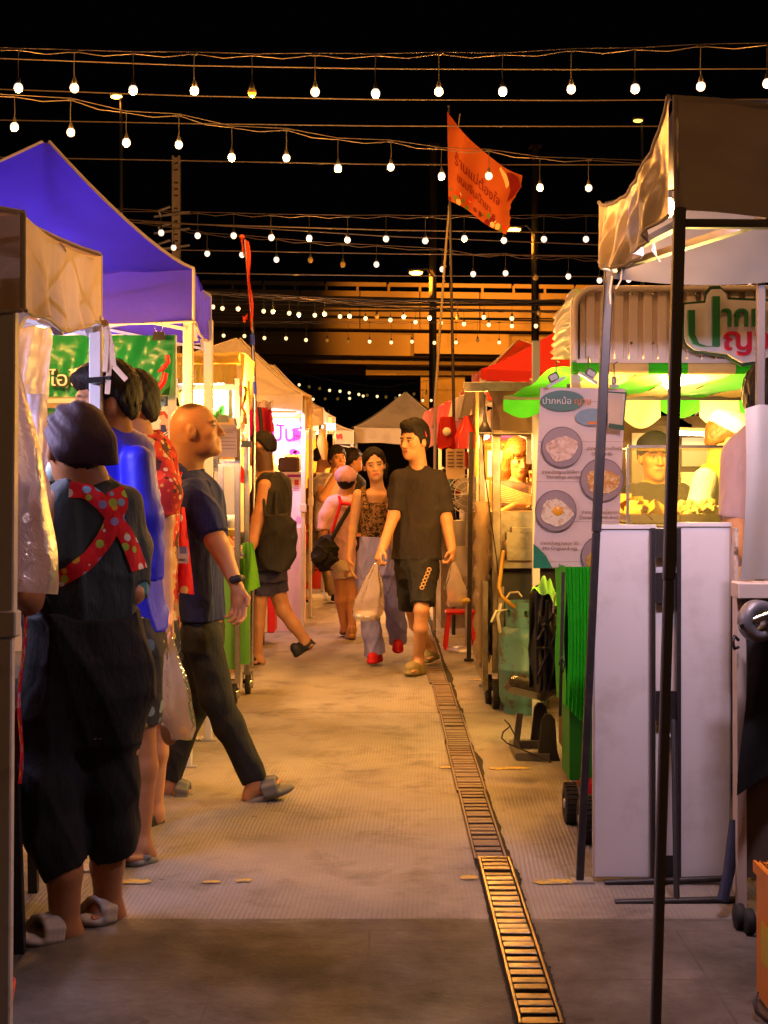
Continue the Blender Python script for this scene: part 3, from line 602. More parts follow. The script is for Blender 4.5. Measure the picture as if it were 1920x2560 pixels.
# ---------------------------------------------------------------- canopies
def fabric(name, col, trl=.3, dirt=(.2, .15, .1), damt=.35, **k): return M(name, col, rough=.75, var=.10, scale=2.5, bump=.22, bscale=9, bdist=.03, dirt=dirt, dscale=2.2, dlo=.5, dhi=.8, damt=damt, trl=trl, **k)
f_beige = fabric('beige_canopy_fabric', (.74, .54, .37), .08, (.22, .17, .11), .6)
f_blue = fabric('royal_blue_canopy_fabric', (.10, .06, .92), .40, (.05, .04, .4), .3)
f_white = fabric('white_canopy_fabric', (.68, .60, .52), .3, (.3, .22, .14), .6)
f_red = fabric('red_canopy_fabric', (.46, .014, .012), .3, (.4, .01, .01), .3)
f_orange = fabric('orange_red_canopy_fabric', (.60, .05, .015), .35)
f_yellow = fabric('yellow_lit_canopy_fabric', (.70, .50, .10), .5)
f_brown = fabric('brown_awning_fabric', (.24, .17, .09), .15, (.1, .07, .04), .5)
f_pip = M('canopy_seam_tape', (.6, .53, .45), rough=.8)
def tent(label, c, peak, drop, mats, legs, lm=None, lw=.035, pw=1.3, sag=.03, wr=.012, seed=0, seam=True, sides=(0, 1, 2, 3), truss=True, name='canopy_tent', curl=0.02, legtop=None, leg_end=None):
    """pop-up canopy. c: eave corners (front right, back right, back left, front left); legs: (top, foot) pairs"""
    base = (sum((q.x for q in c))/4, sum((q.y for q in c))/4, 0); t = thing(name, label, 'canopy tent', base); pk = V(peak)
    def roof(i):
        A, B = c[i], c[(i+1) % 4]
        def fn(u, v):
            b = lerp(A, B, u)-V((0, 0, sag*4*u*(1-u))); v2 = v*.985; q = lerp(b, pk, v2); q.z = b.z+(pk.z-b.z)*(v2**pw)
            q.z -= wr*1.5*(1-v)*math.sin(3.1416*u)*abs(math.sin(u*9+v*5+seed+i)); n = (B-A).cross(V((0, 0, 1))).normalized()
            return q+n*wr*wob(u*1.6, v*2+u, 1.2, seed+i)*(1-v)*min(1, 6*u, 6*(1-u))
        return fn
    rm = MB()
    for i in sides: rm.grid(roof(i), 28, 22, i if len(mats) > 2 else 0)
    rf = rm.build('roof_cloth', mats[:4] if len(mats) > 2 else mats[0], t)
    vm = MB()
    for i in sides:
        A, B = c[i], c[(i+1) % 4]; n = (B-A).cross(V((0, 0, 1))).normalized(); n = n*(1 if n.dot((A+B)/2-V(base)) > 0 else -1)
        def val(u, v, A=A, B=B, n=n, i=i):
            b = lerp(A, B, u)-V((0, 0, sag*4*u*(1-u))); edge = min(1, 8*u, 8*(1-u))
            return b-V((0, 0, drop*v*(1+.07*wob(u*1.3, 0, 1, seed+i)*edge)))+n*(.004+curl*v*v*edge*wob(u*2.2, v*.4, 1, seed*2+i)+.010*v*math.sin(u*31+seed)*edge)
        vm.grid(val, 44, 7, i if len(mats) > 2 else 0)
    va = vm.build('valance', mats[:4] if len(mats) > 2 else mats[-1] if len(mats) > 1 else mats[0], t)
    if seam:
        m = MB()
        for i in range(4):
            if i in sides or (i-1) % 4 in sides:
                fn = roof(i if i in sides else (i-1) % 4); u0 = 0 if i in sides else 1
                m.tube([fn(u0, j/16)+V((0, 0, .006)) for j in range(17)], .008, 6); m.tube([c[i]+V((0, 0, .004)), c[i]-V((0, 0, drop))], .008, 6)
        for i in sides:
            A, B = c[i], c[(i+1) % 4]; n = (B-A).cross(V((0, 0, 1))).normalized(); n = n*(1 if n.dot((A+B)/2-V(base)) > 0 else -1)
            m.tube([lerp(A, B, u/16)-V((0, 0, sag*4*u/16*(1-u/16)+drop*(1+.07*wob(u/16*1.3, 0, 1, seed+i)*min(1, u/2, (16-u)/2))))+n*(.006) for u in range(17)], .006, 5)
        m.build('seam_tape', f_pip, rf)
    for a, b in legs:
        m = MB(); a, b = V(a), V(b); k = lerp(a, b, .46); m.bar(a, k, lw, lw, 0, (1, 0, 0), .004); m.bar(k, b, lw*.82, lw*.82, 0, (1, 0, 0), .004); m.bar(lerp(a, b, .44), lerp(a, b, .475), lw*1.35, lw*1.35, 0, (1, 0, 0), .004)
        lg = m.build('leg', lm or m_white_pole, t); m = MB(); m.box(b+V((0, 0, .004)), (lw*2, lw*2, .008)); m.build('foot_plate', m_steel, lg)
    if truss:
        m = MB(); mid = (c[0]+c[1]+c[2]+c[3])/4
        for i in range(4):
            A = c[i]-V((0, 0, .06)); B = c[(i+1) % 4]-V((0, 0, .06)); dn = V((0, 0, .22))
            inn = lambda q: lerp(q, V((mid.x, mid.y, q.z)), .03)
            A, B = inn(A), inn(B); Cc = (A+B)/2
            for a, b in ((A, Cc-dn), (A-dn, Cc), (Cc-dn, B), (Cc, B-dn)): m.bar(a, b, .014, .026, 0, (0, 0, 1))
        for i in range(4): m.bar(inn(c[i])-V((0, 0, .1)), V((pk.x, pk.y, mid.z-.1)), .016, .026, 0, (0, 0, 1))
        m.bar(V((pk.x, pk.y, mid.z-.12)), pk-V((0, 0, .03)), .03); m.build('truss', lm or m_white_pole, t)
    return t
def fl(px, d): return V(((px-CX)*d/F, d, 0))
# left row, from the camera outwards
c = [P(58, 538, 3.5), P(251, 640, 5.0), V((-2.9, 5.1, 2.12)), V((-2.9, 3.4, 2.03))]
t = tent('beige canopy tent with two grey legs, cut by the left edge of the picture', c, (-2.0, 4.25, 2.72), .235, [f_beige], [(P(22, 700, 3.52), fl(10, 3.45)), (P(241, 790, 4.95), fl(238, 4.95)), (V((-2.85, 5.0, 2)), V((-2.85, 5, 0))), (V((-2.85, 3.5, 2)), V((-2.85, 3.5, 0)))], m_white_pole, .043, seed=3, wr=.016, curl=.035)
m = MB(); m.bar(P(225, 952, 4.9), P(262, 950, 4.9), .02, .05); m.tube([P(262, 945, 4.9), P(280, 945, 4.86)], .008); m.build('leg_clamp', m_clip, t)
m = MB()
for q in ([(262, 800), (278, 860), (284, 915), (316, 950)], [(266, 810), (276, 880), (268, 985)], [(258, 800), (268, 850), (262, 930)]):
    pts = [P(x, y, 4.9-i*.01) for i, (x, y) in enumerate(q)]
    m = MB()
    for a, b in zip(pts, pts[1:]): m.bar(a, b, .003, .018, 0, (0, 1, 0))
    m.build('tie_strap', f_beige, t)
c = [P(484, 674, 6.7), P(526, 742, 7.6), V((-3.2, 7.8, 2.35)), V((-3.2, 6.7, 2.35))]
t = tent('royal blue peaked canopy tent with beige seams and a purple-lit side', c, P(118, 351, 7.25), .245, [f_blue], [(P(471, 780, 6.73), fl(470, 6.73)), (P(521, 800, 7.4), fl(521, 7.4)), (V((-3.1, 7.7, 2.2)), V((-3.1, 7.7, 0))), (V((-3.1, 6.8, 2.2)), V((-3.1, 6.8, 0)))], m_white_pole, .046, pw=1.22, seed=5, wr=.03, curl=.03)
text('รกลล', P(475, 925, 6.69), (0, 0, -1), (1, 0, 0), .05, M('ink_grey', (.2, .17, .14)), t, 'pen_writing')
# low yellow awning stall further down
t = thing('awning_stall', 'cart stall with a yellow boxy awning and thin metal posts behind the bald man', 'stall', fl(520, 8.6)); dd = 8.55
m = MB()
def awn(u, v): q = lerp(P(425, 884, dd), P(600, 882, dd), u); return q+V((0, -.02-.10*math.sin(v*3.14)*.6, -v*.065+.006*wob(u*3, v)))
m.grid(awn, 30, 6); m.grid(lambda u, v: lerp(P(425, 912, dd), P(592, 910, dd), u)+V((0, .008*math.sin(u*60)+.01*wob(u*4, v), -v*.115)), 60, 6)
m.grid(lambda u, v: lerp(P(600, 882, dd), P(600, 882, dd)+V((.0, .95, .02)), u)-V((-.01*math.sin(v*3+u*9), 0, v*.46*(1-.5*u))), 12, 8)
m.grid(lambda u, v: lerp(P(425, 884, dd), P(600, 882, dd), u)+V((0, .95*v, .03*math.sin(v*3.14))), 20, 8); m.build('awning', f_yellow, t)
for px, py, d in ((594, 945, 8.5), (617, 950, 9.05), (440, 945, 8.5)):
    m = MB(); m.bar(P(px, py, d), V((P(px, py, d).x, d, .14)), .034, .034, 0, (1, 0, 0), .003); m.build('post', m_chrome, t)
m = MB(); m.cor(P(430, 1382, 8.5), P(612, 1392, 8.5)+V((0, .5, 0)), 0, .004); m.build('counter_plate', m_chrome, t); m = MB(); m.bar(P(430, 968, 8.5), P(600, 968, 8.5), .03); m.build('top_rail', m_chrome, t); m = MB(); m.bar(P(555, 1160, 8.5), P(590, 1160, 8.5), .03); m.bar(P(552, 1160, 8.5), P(556, 1390, 8.5), .028); m.build('counter_rail', m_chrome, t)
m_green_panel = M('green_painted_panel', (.13, .36, .04), rough=.45, bump=.1, dirt=(.06, .12, .03), damt=.5)
m = MB(); m.cor(P(420, 1396, 8.52), P(590, 1672, 8.56)); m.cor(P(596, 1396, 8.6), P(625, 1660, 8.62)); m.build('cart_panel', m_green_panel, t)
for px, d in ((586, 8.6), (620, 9.0)):
    q = fl(px, d); m = MB(); m.lathe(q+V((-.015, 0, .065)), [(.001, 0), (.064, 0), (.068, .008), (.068, .022), (.064, .03), (.001, .03)], 20, 0, (1, 0, 0)); wv = m.build('wheel', m_rubber, t); m = MB(); m.box(q+V((0, 0, .135)), (.055, .07, .02)); m.bar(q+V((-.03, 0, .065)), q+V((-.03, 0, .14)), .006, .04); m.bar(q+V((.03, 0, .065)), q+V((.03, 0, .14)), .006, .04); m.lathe(q+V((-.032, 0, .065)), [(.001, 0), (.03, 0), (.03, .064), (.001, .064)], 14, 0, (1, 0, 0)); m.build('caster_fork', m_chrome, wv)
m = MB(); m.grid(lambda u, v: lerp(P(440, 972, 8.9), P(572, 970, 8.9), u)-V((0, .02*wob(u*2, v), v*(.14+.03*u))), 20, 5); m.build('olive_cloth', fabric('olive_lit_cloth', (.32, .42, .08), .4), t)
m = MB(); m.grid(lambda u, v: lerp(P(440, 1026, 8.8), P(562, 1010, 8.8), u)-V((0, .03*math.sin(v*3+u*8), v*.085*(1+.5*math.sin(u*3)))), 20, 5); m.build('dark_green_cloth', fabric('dark_green_cloth', (.01, .16, .05), .2), t)
m = MB(); m.cor(P(562, 968, 8.95), P(592, 1046, 8.97)); m.build('blue_panel', M('pale_blue_panel', (.22, .26, .58)), t)
# white tents further on the left
t = tent('white peaked canopy tent with brown stains behind the yellow awning', [P(755, 985, 12.2), P(778, 992, 14.0), V((-3.0, 14.2, 2.16)), V((-3.0, 12.2, 2.10))], P(598, 845, 13.2), .16, [f_white, f_white], [(P(760, 1000, 12.3), fl(756, 12.3)), (P(778, 1010, 13.9), fl(775, 13.9))], m_white_pole, .04, pw=1.25, seed=8, wr=.03)
m = MB(); m.grid(lambda u, v: lerp(P(640, 1030, 12.35), P(752, 1030, 12.35), u)-V((0, .01*wob(u*3, v), v*.055)), 16, 3); m.grid(lambda u, v: lerp(P(757, 986, 12.22), P(776, 994, 13.9), u)-V((-.012, .01*wob(u*3, v), v*.30)), 16, 4); m.build('yellow_lining', f_yellow, t)
tent('second white canopy tent half hidden behind the stained one', [P(808, 1022, 17), P(838, 1045, 20), V((-3.2, 20, 2.2)), V((-3.2, 17, 2.2))], P(683, 911, 18.5), .19, [f_white], [(P(812, 1060, 17.1), fl(806, 17.1)), (P(836, 1070, 19.9), fl(832, 19.9))], m_white_pole, .045, seed=2, wr=.03)
t = tent('far left white canopy tent with a red heart on its valance', [P(884, 1077, 24), P(890, 1080, 27), V((-3.2, 27, 2.25)), V((-3.2, 24, 2.2))], (-1.9, 25.5, 3.0), .22, [f_white], [(P(880, 1100, 24.1), fl(879, 24.1)), (P(886, 1100, 26.9), fl(885, 26.9))], m_white_pole, .05, seed=4, sag=.0)
hp = [(0, -1), (.55, -.4), (.95, .1), (1, .5), (.75, .85), (.4, .85), (0, .5), (-.4, .85), (-.75, .85), (-1, .5), (-.95, .1), (-.55, -.4)]
m = MB(); m.prism([(x*.062, y*.055) for x, y in hp], P(846, 1091, 23.9), (1, 0, 0), (0, 0, 1), .004); m.ball(P(854, 1094, 23.9), .035, 8, 0, (.5, .1, 1)); m.build('heart_print', M('heart_red', (.5, .02, .03)), t)
tent('white peaked canopy tent facing the end of the aisle with dark space under it', [P(1140, 1068, 25.5), P(1150, 1068, 29), P(880, 1068, 29), P(886, 1068, 25.5)], P(1014, 980, 27), .27, [f_white], [(P(1136, 1100, 25.6), fl(1136, 25.6)), (P(890, 1100, 25.6), fl(890, 25.6)), (P(1136, 1100, 28.9), fl(1136, 28.9)), (P(892, 1100, 28.9), fl(892, 28.9))], m_white_pole, .05, seed=6, sag=.02, truss=False)
# right row, from the camera outwards
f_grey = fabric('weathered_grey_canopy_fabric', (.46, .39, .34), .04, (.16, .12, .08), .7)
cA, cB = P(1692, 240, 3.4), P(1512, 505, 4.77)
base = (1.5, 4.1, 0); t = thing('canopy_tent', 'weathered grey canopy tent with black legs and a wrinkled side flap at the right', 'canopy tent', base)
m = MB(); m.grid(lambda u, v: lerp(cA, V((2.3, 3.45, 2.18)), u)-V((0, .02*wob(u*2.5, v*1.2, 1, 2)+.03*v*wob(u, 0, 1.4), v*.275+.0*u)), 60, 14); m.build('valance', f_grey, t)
def flap(u, v):
    top = lerp(cA, cB, u); sagz = .115*math.sin(3.14*u)**.7; z0 = top.z-sagz*(1-u*.3); zb = lerp(cA.z-.285, cB.z-.20, u)-.07*math.sin(3.14*u)
    e_ = min(1, 7*u, 7*(1-u)); w_ = v*(1-u)+.6*v
    fold = (.016*math.sin(u*38+w_*5+1.5*math.sin(v*3))+.010*math.sin(u*71-v*4)+.022*math.sin(u*15+v*2.5))*e_*(.15+.85*min(1, v*1.6))
    return V((top.x-.02+fold-.03*math.sin(3.14*u)*v, top.y+fold*.3, lerp(z0, zb, v)+.008*math.sin(u*23)*e_*v))
f_flap = fabric('wrinkled_plastic_flap', (.58, .47, .34), .06, (.25, .18, .1), .5); f_flap.node_tree.nodes['Principled BSDF'].inputs['Roughness'].default_value = .33
m = MB(); m.grid(flap, 160, 40); m.build('side_flap', f_flap, t)
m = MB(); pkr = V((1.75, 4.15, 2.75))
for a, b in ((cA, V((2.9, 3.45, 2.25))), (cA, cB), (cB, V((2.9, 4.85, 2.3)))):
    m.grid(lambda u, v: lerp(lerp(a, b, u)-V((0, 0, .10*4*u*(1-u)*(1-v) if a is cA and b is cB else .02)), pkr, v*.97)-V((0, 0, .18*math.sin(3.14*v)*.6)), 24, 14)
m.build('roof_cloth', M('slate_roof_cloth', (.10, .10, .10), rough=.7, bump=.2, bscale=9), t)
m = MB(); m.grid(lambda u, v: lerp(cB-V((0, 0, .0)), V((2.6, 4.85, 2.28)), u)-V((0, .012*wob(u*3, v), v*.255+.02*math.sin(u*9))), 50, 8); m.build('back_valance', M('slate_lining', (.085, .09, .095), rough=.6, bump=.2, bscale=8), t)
m = MB(); m.tube([cA+V((-.005, -.005, 0)), cA-V((.0, .005, .29))], .007); m.tube([flap(u/30, 1) for u in range(31)], .005); m.tube([flap(u/30, 0) for u in range(31)], .006); m.build('seam_tape', f_pip, t)
m = MB()
for q in ([(1632, 602), (1640, 640), (1650, 655)], [(1636, 600), (1630, 625), (1648, 652)], [(1530, 690), (1524, 730), (1526, 760)], [(1555, 672), (1552, 700), (1540, 722)]): m = MB(); m.tube([P(x, y, 4.3 if x > 1600 else 4.72) for x, y in q], .003, 5); m.build('tie_cord', f_pip, t)
for (a, b, w0) in ((P(1699, 520, 3.38), fl(1636, 3.30), .027), (P(1524, 640, 4.78), V((fl(1449, 4.8).x, 4.8, 0)), .030), (P(1903, 640, 4.85), fl(1890, 4.85), .028)):
    m = MB(); k = lerp(a, b, .44); m.bar(a, k, w0, w0, 0, (1, 0, 0), .003); m.bar(k, b, w0*.85, w0*.85, 0, (1, 0, 0), .003); lg = m.build('leg', m_black_pole if w0 > .029 else M('dark_steel_leg', (.13, .12, .13), rough=.5, bump=.1), t)
    m = MB(); m.box(b+V((.01, 0, .005)), (.07, .06, .006)); m.build('foot_plate', m_steel, lg)
m = MB(); m.bar(P(1555, 665, 4.75), P(1930, 545, 3.6), .02, .03, 0, (0, 0, 1)); m.bar(P(1545, 640, 4.7), P(1700, 560, 3.5), .018, .026, 0, (0, 0, 1)); m.bar(P(1700, 560, 3.45), V((2.3, 3.5, 1.98)), .02, .03, 0, (0, 0, 1)); m.build('truss', m_black_pole, t)
# red tents
tent('dark red canopy tent whose roof rises behind the corrugated stall sign', [V((2.9, 11, 2.2)), V((2.9, 13.2, 2.2)), P(1180, 935, 13.2), P(1203, 922, 11)], P(1490, 770, 12), .085, [f_red], [(P(1206, 945, 11.05), fl(1206, 11.05)), (P(1186, 945, 13.1), fl(1186, 13.1))], m_white_pole, .04, seed=9, seam=False, pw=1.15)
tent('orange-red canopy tent showing only its peak behind the dark red one', [V((2.9, 15, 2.3)), V((2.9, 17, 2.3)), P(1150, 985, 17), P(1170, 978, 15)], P(1297, 849, 16), .1, [f_orange], [(P(1174, 990, 15.1), fl(1172, 15.1)), (P(1154, 995, 16.9), fl(1152, 16.9))], m_white_pole, .04, seed=1, pw=1.0)
# red and white striped side canopy
a, b = P(1190, 972, 11.6), P(1062, 1030, 16.5)
t = thing('striped_canopy', 'low canopy with red, orange and white side panels and red scalloped edge', 'canopy', (1.5, 14, 0))
for i, (u0, u1, mt) in enumerate(((0, .14, M('grey_flap', (.28, .25, .24), trl=.2)), (.14, .36, f_white), (.36, .70, f_red), (.70, 1.0, f_orange))):
    m = MB(); m.grid(lambda u, v: lerp(a, b, lerp(u0, u1, u))+V((-.05*v-.01*math.sin(u*20), 0, -.22*v+.01*math.sin(u*14+i))), 14, 6); m.grid(lambda u, v: lerp(a, b, lerp(u0, u1, u))+V((1.6*v, 0, .35*v)), 6, 4); m.build('side_panel', mt, t)
m = MB(); m.grid(lambda u, v: lerp(P(1184, 1035, 11.6), b-V((.02, 0, .22)), u)+V((-.02*v+.03*math.sin(u*14)*v, 0, -v*(.17+.07*abs(math.sin(u*5.2))))), 50, 8); m.build('scalloped_edge', f_red, t)
for px, d in ((1212, 11.6), (1100, 16.3)):
    m = MB(); q = fl(px, d); m.bar(q, V((q.x, d, 2.05)), .035); m.build('leg', m_steel, t)
# ---------------------------------------------------------------- stall lamps, some of them added out of sight for their light
g_cool = Mglow('led_tube_white', (.86, .82, 1), 9); g_warm = Mglow('stall_bulb_warm', (1, .74, .36), 22); g_pink = Mglow('led_tube_pink', (1, .86, .95), 7)
def led_tube(label, a, b, power, col, glow, to=None, sz=None):
    a, b = V(a), V(b); t = thing('led_tube_lamp', label, 'lamp', (a+b)/2); m = MB(); m.bar(a+V((0, 0, .02)), b+V((0, 0, .02)), .03, .02); m.build('housing', m_white_pole, t)
    m = MB(); m.tube([a, b], .012, 10); m.build('tube', glow, t); mid = (a+b)/2-V((0, 0, .03))
    light('AREA', mid, power, col, t, sz or ((b-a).length, .06), to=to if to is not None else mid-V((0, 0, 1))); return t
def hang_bulb(label, q, power, col, r=.045, glow=None, cord=.25, size=.06):
    q = V(q); t = thing('hanging_lamp', label, 'lamp', q); m = MB(); m.tube([q+V((0, 0, cord)), q+V((0, 0, r*2.2))], .004, 6); m.lathe(q, [(.02, r*2.4), (.02, r*1.2), (.03, r*.8)], 12); m.build('socket', m_sock, t)
    m = MB(); m.ball(q, r, 10, 0, (1, 1, 1.15)); m.build('bulb', glow or g_warm, t); light('POINT', q-V((0, 0, r*1.25)), power, col, t, size); return t
led_tube('cool white tube lamp under the beige canopy tent', (-1.62, 3.9, 1.84), (-1.62, 4.7, 1.86), 26, COOL, g_cool, to=(-.75, 4.25, .9))
led_tube('cool white tube lamp under the grey canopy tent at the right', (.88, 3.74, 2.11), (1.14, 3.74, 2.11), 26, (.92, .72, .95), g_cool, to=(1.0, 5.0, .6))
led_tube('white tube lamp fixed under the blue canopy roof and shining up into it', (-2.3, 7.1, 2.05), (-1.3, 7.1, 2.05), 13, (.80, .72, 1), g_cool, to=(-1.5, 7.1, 4))  # added lamp, there only to brighten the blue roof cloth
hang_bulb('warm bulb hanging behind the plastic curtain over the queue', (-1.36, 5.55, 1.98), 70, (1, .42, .09), .045)  # added out of sight to brighten the bald man and the ground
hang_bulb('warm bulb tucked high under the grey canopy tent behind its wrinkled flap', (.86, 4.35, 2.19), 42, (1, .40, .07), .03, cord=.08)  # added behind the flap to light the bald man and the paving
hang_bulb('warm bulb hanging right behind the green shop banner', (-1.19, 6.55, 1.86), 70, (1, .42, .09), .04, cord=.10)
hang_bulb('warm bulb hanging behind the tall menu board', P(1428, 1015, 6.2), 130, (1, .46, .08), .04)  # added out of sight to brighten the paving at the right
hang_bulb('bright bulb hanging under the green striped awning behind the near black leg', P(1682, 945, 6.5), 115, YEL, .05)
led_tube('warm tube lamp over the counter of the dumpling stall', P(1690, 1082, 7.7), P(1815, 1086, 7.7), 30, YEL, g_warm, to=P(1740, 1300, 6.8))
hang_bulb('warm bulb in the stall of the woman with long brown hair', P(1318, 1052, 9.3), 24, YEL, .04)
hang_bulb('warm bulb under the brown rolled awning', P(1212, 1085, 8.9), 130, WARM, .03, size=.1)
led_tube('white tube lamp under the yellow boxy awning', P(450, 962, 8.8), P(560, 962, 8.8), 120, (1, .56, .22), g_pink, to=(.1, 10.6, .9))
led_tube('pale tube lamp in front of the pink banner', P(640, 1036, 12.1), P(740, 1036, 12.1), 14, PINK, g_pink, to=P(690, 1200, 12.6))
hang_bulb('warm bulb inside the stained white canopy tent', P(700, 1150, 13.2), 200, WARM, .05)
hang_bulb('warm bulb inside the second white canopy tent', P(800, 1085, 18.5), 330, WARM, .05)
hang_bulb('warm bulb beneath the red and white side canopy', P(1150, 1100, 14), 260, WARM, .05)
hang_bulb('warm bulb under the orange-red canopy tent', P(1110, 1090, 17), 260, (1, .5, .2), .05)
# light that the strings of bulbs themselves shed on the aisle
hang_bulb('small bright lamp under the far white tents at the end of the aisle', P(822, 1066, 21), 600, (1, .55, .3), .045)
hang_bulb('warm lamp among the red canopies far down the right side', P(1088, 1092, 20), 260, (1, .5, .2), .045)
for rowp, pw in ((rowA, 5.5), (rowB, 5)):
    for i, q in enumerate(rowp):
        if i % 2 == 0: light('POINT', q-V((0, 0, .05)), pw*12, WARM, None, .04)

for q_, w_ in ((rowC[4], 90), (rowC[8], 60), (rowE[3], 240), (rowE[8], 240)): light('POINT', q_-V((0, 0, .08)), w_, WARM, None, .05)
for k_, (y_, z_, pw_) in enumerate(((4.5, 3.95, 30), (-1.2, 4.4, 16))):  # added strings out of view, lighting canopies and people from the camera side
    Q_ = [(-2.4+i*.6, y_, z_+.03*math.sin(i)) for i in range(9)]; t = thing('bulb_string', ['string of round bulbs hanging high above the near end of the aisle', 'string of round bulbs hanging high behind the camera'][k_], 'string lights', (0, y_, z_), 'strings of hanging bulbs'); m = MB(); m.tube([V(q)+V((0, 0, .25)) for q in Q_], .004, 6); m.build('cable', m_strand, t)
    for i, q in enumerate(Q_):
        m = MB(); m.tube([V(q)+V((0, 0, .25)), V(q)+V((0, 0, .06))], .004, 6); m.lathe(V(q)+V((0, 0, .02)), [(.016, .04), (.016, 0)], 8); so = m.build('socket', m_sock, t); m = MB(); m.ball(q, .031, 8); m.build('bulb', m_bulb, so)
        if i % 2 == 0: light('POINT', V(q)-V((0, 0, .06)), pw_, (1, .44, .15), t, .04)
# ---------------------------------------------------------------- right side: the dumpling stall
m_corr = M('white_corrugated_sheet', (.74, .64, .58), rough=.4, var=.05, bump=.04, dirt=(.3, .22, .16), dscale=4, damt=.35)
m_sign_w = M('white_acrylic_letter', (.75, .73, .73), rough=.25, bump=0, var=.02); m_sign_g = M('green_letter_face', (.02, .16, .05), rough=.35, bump=0); m_sign_d = M('dark_green_letter_back', (.012, .07, .03), rough=.5, bump=0); m_sign_r = M('red_letter_face', (.50, .01, .04), rough=.35, bump=0)
t = thing('dumpling_stall', 'dumpling stall with white corrugated sign box and green striped awning', 'stall', (1.6, 6.8, 0)); ds = 6.1
def rr(u):
    """outline of the sign box: left edge up, round corner, along the top"""
    return u
x0, x1 = P(1440, 0, ds).x, P(2260, 0, ds).x; zt, zb = P(0, 722, ds).z, P(0, 902, ds).z; rad = .085
m = MB(); NX = 330; top = lambda x: zt if x > x0+rad else zt-rad+math.sqrt(max(0, rad**2-(x0+rad-x)**2))
def corr(u, v):
    x = lerp(x0, x1, u); ph = ((x-x0)/.062) % 1.0; s_ = min(1, max(0, (abs(ph-.5)-.16)/.05)); return V((x, ds+.018*(1-s_), lerp(zb, top(x), v)))
m.grid(corr, 660, 1, 0, False); bx = m.build('sign_box', m_corr, t)
m = MB(); pts = [V((x0-.005, ds-.012, zb))]+[V((x0-.005, ds-.012, zt-rad))]+[V((x0+rad-rad*math.cos(a)-.005, ds-.012, zt-rad+rad*math.sin(a))) for a in [i*math.pi/16 for i in range(1, 9)]]+[V((x1, ds-.012, zt))]
m.tube(pts, .013, 8); m.bar((x0, ds-.012, zb-.008), (x1, ds-.012, zb-.008), .022, .028); m.build('sign_frame', m_corr, bx)
m = MB()
for px in (1462, 1578, 1632, 1740, 1798):
    for py in (735, 858): m.lathe(P(px, py, ds-.008), [(.001, .006), (.007, .004), (.007, 0)], 8, 0, (0, -1, 0))
m.build('screws', m_chrome, bx)
m = MB()
def sidep(u, v):
    a = v*1.0; x = x0-.006; y = ds+.02+u*.72; z = lerp(P(0, 898, 6.1+.72*u).z-.0, P(0, 720+72*u, 6.1+.72*u).z, a); return V((x-.008*math.sin(a*38+math.sin(u*8)*1.2)-.012*math.sin(u*7+a*4)*(1-a), y, z))
m.grid(sidep, 30, 60); m.build('side_sheet', M('crinkled_plastic_sheet', (.62, .54, .50), rough=.2, bump=.25, bscale=14, trl=.3, var=.06), t)
m = MB(); m.grid(lambda u, v: V((lerp(x0-.006, x1, u), lerp(ds, ds+.74, v), lerp(zt, P(0, 792, 6.84).z, v)+.0)), 10, 6); m.build('roof_sheet', m_corr, t)
# lettering on the sign
def sg(poly, d, mat, name, th, grow=0):
    m = MB(); q = [(x, y) for x, y in poly]; m.prism([((x-1712)*ds/F, -(y-880)*ds/F) for x, y in q], P(1712, 880, d), (1, 0, 0), (0, 0, 1), th); return m.build(name, mat, t)
bk = [(1711, 764), (1762, 760), (1766, 738), (1775, 727), (1798, 726), (1812, 738), (1815, 752), (1900, 756), (2090, 752), (2100, 800), (2090, 890), (1920, 902), (1880, 904), (1852, 908), (1830, 896), (1815, 886), (1770, 880), (1735, 876), (1716, 862), (1710, 845)]
cxx, cyy = 1890, 815
sg([(cxx+(x-cxx)*1.03, cyy+(y-cyy)*1.1) for x, y in bk], ds-.055, m_sign_d, 'sign_backing', .02); sg(bk, ds-.078, m_sign_w, 'sign_plate', .02)
for poly in ([(1718, 778), (1735, 778), (1735, 838), (1745, 860), (1764, 866), (1764, 866), (1778, 866), (1778, 744), (1796, 744), (1796, 867), (1750, 867), (1730, 860), (1719, 838)],): sg(poly, ds-.10, m_sign_g, 'sign_letter', .02)
text('ากหม้อ', P(1802, 816, ds-.09), (1, 0, 0), (0, 0, 1), .128, m_sign_g, t, 'sign_letters', .012, .92, bold=.002); text('ญวน', P(1803, 875, ds-.09), (1, 0, 0), (0, 0, 1), .135, m_sign_r, t, 'sign_letters', .012, 1.1, bold=.002)
# green and white striped awning: roller, underside, scalloped back edge
m_gstripe = fabric('green_awning_stripe', (.05, .50, .02), .45, (.02, .3, .02), .3); m_wstripe = fabric('cream_awning_stripe', (.72, .60, .34), .45, (.5, .38, .15), .3)
m = MB(); xs = [x0-.02, P(1500, 0, ds).x, P(1618, 0, ds).x, P(1716, 0, ds).x, P(1835, 0, ds).x, P(1950, 0, ds).x, x1]
za = P(0, 921, ds).z
for i in range(6): m.tube([(xs[i], ds-.01, za), (xs[i+1], ds-.01, za)], .026, 14, i % 2)
m.build('awning_roller', [m_gstripe, m_wstripe], t); m = MB()
ya, yb, zA, zB = ds+.05, ds+1.32, P(0, 908, ds+.05).z-.02, P(0, 992, ds+1.32).z
sh = [x0-.1+i*.205 for i in range(11)]
for i in range(10):
    m.grid(lambda u, v: V((lerp(sh[i], sh[i+1], u)+.0-v*.10, lerp(ya, yb, v), lerp(zA, zB, v)-.02*math.sin(3.14*v)+.006*math.sin(u*6+v*14+i))), 8, 14, i % 2)
m.build('awning_cloth', [m_gstripe, m_wstripe], t); m = MB()
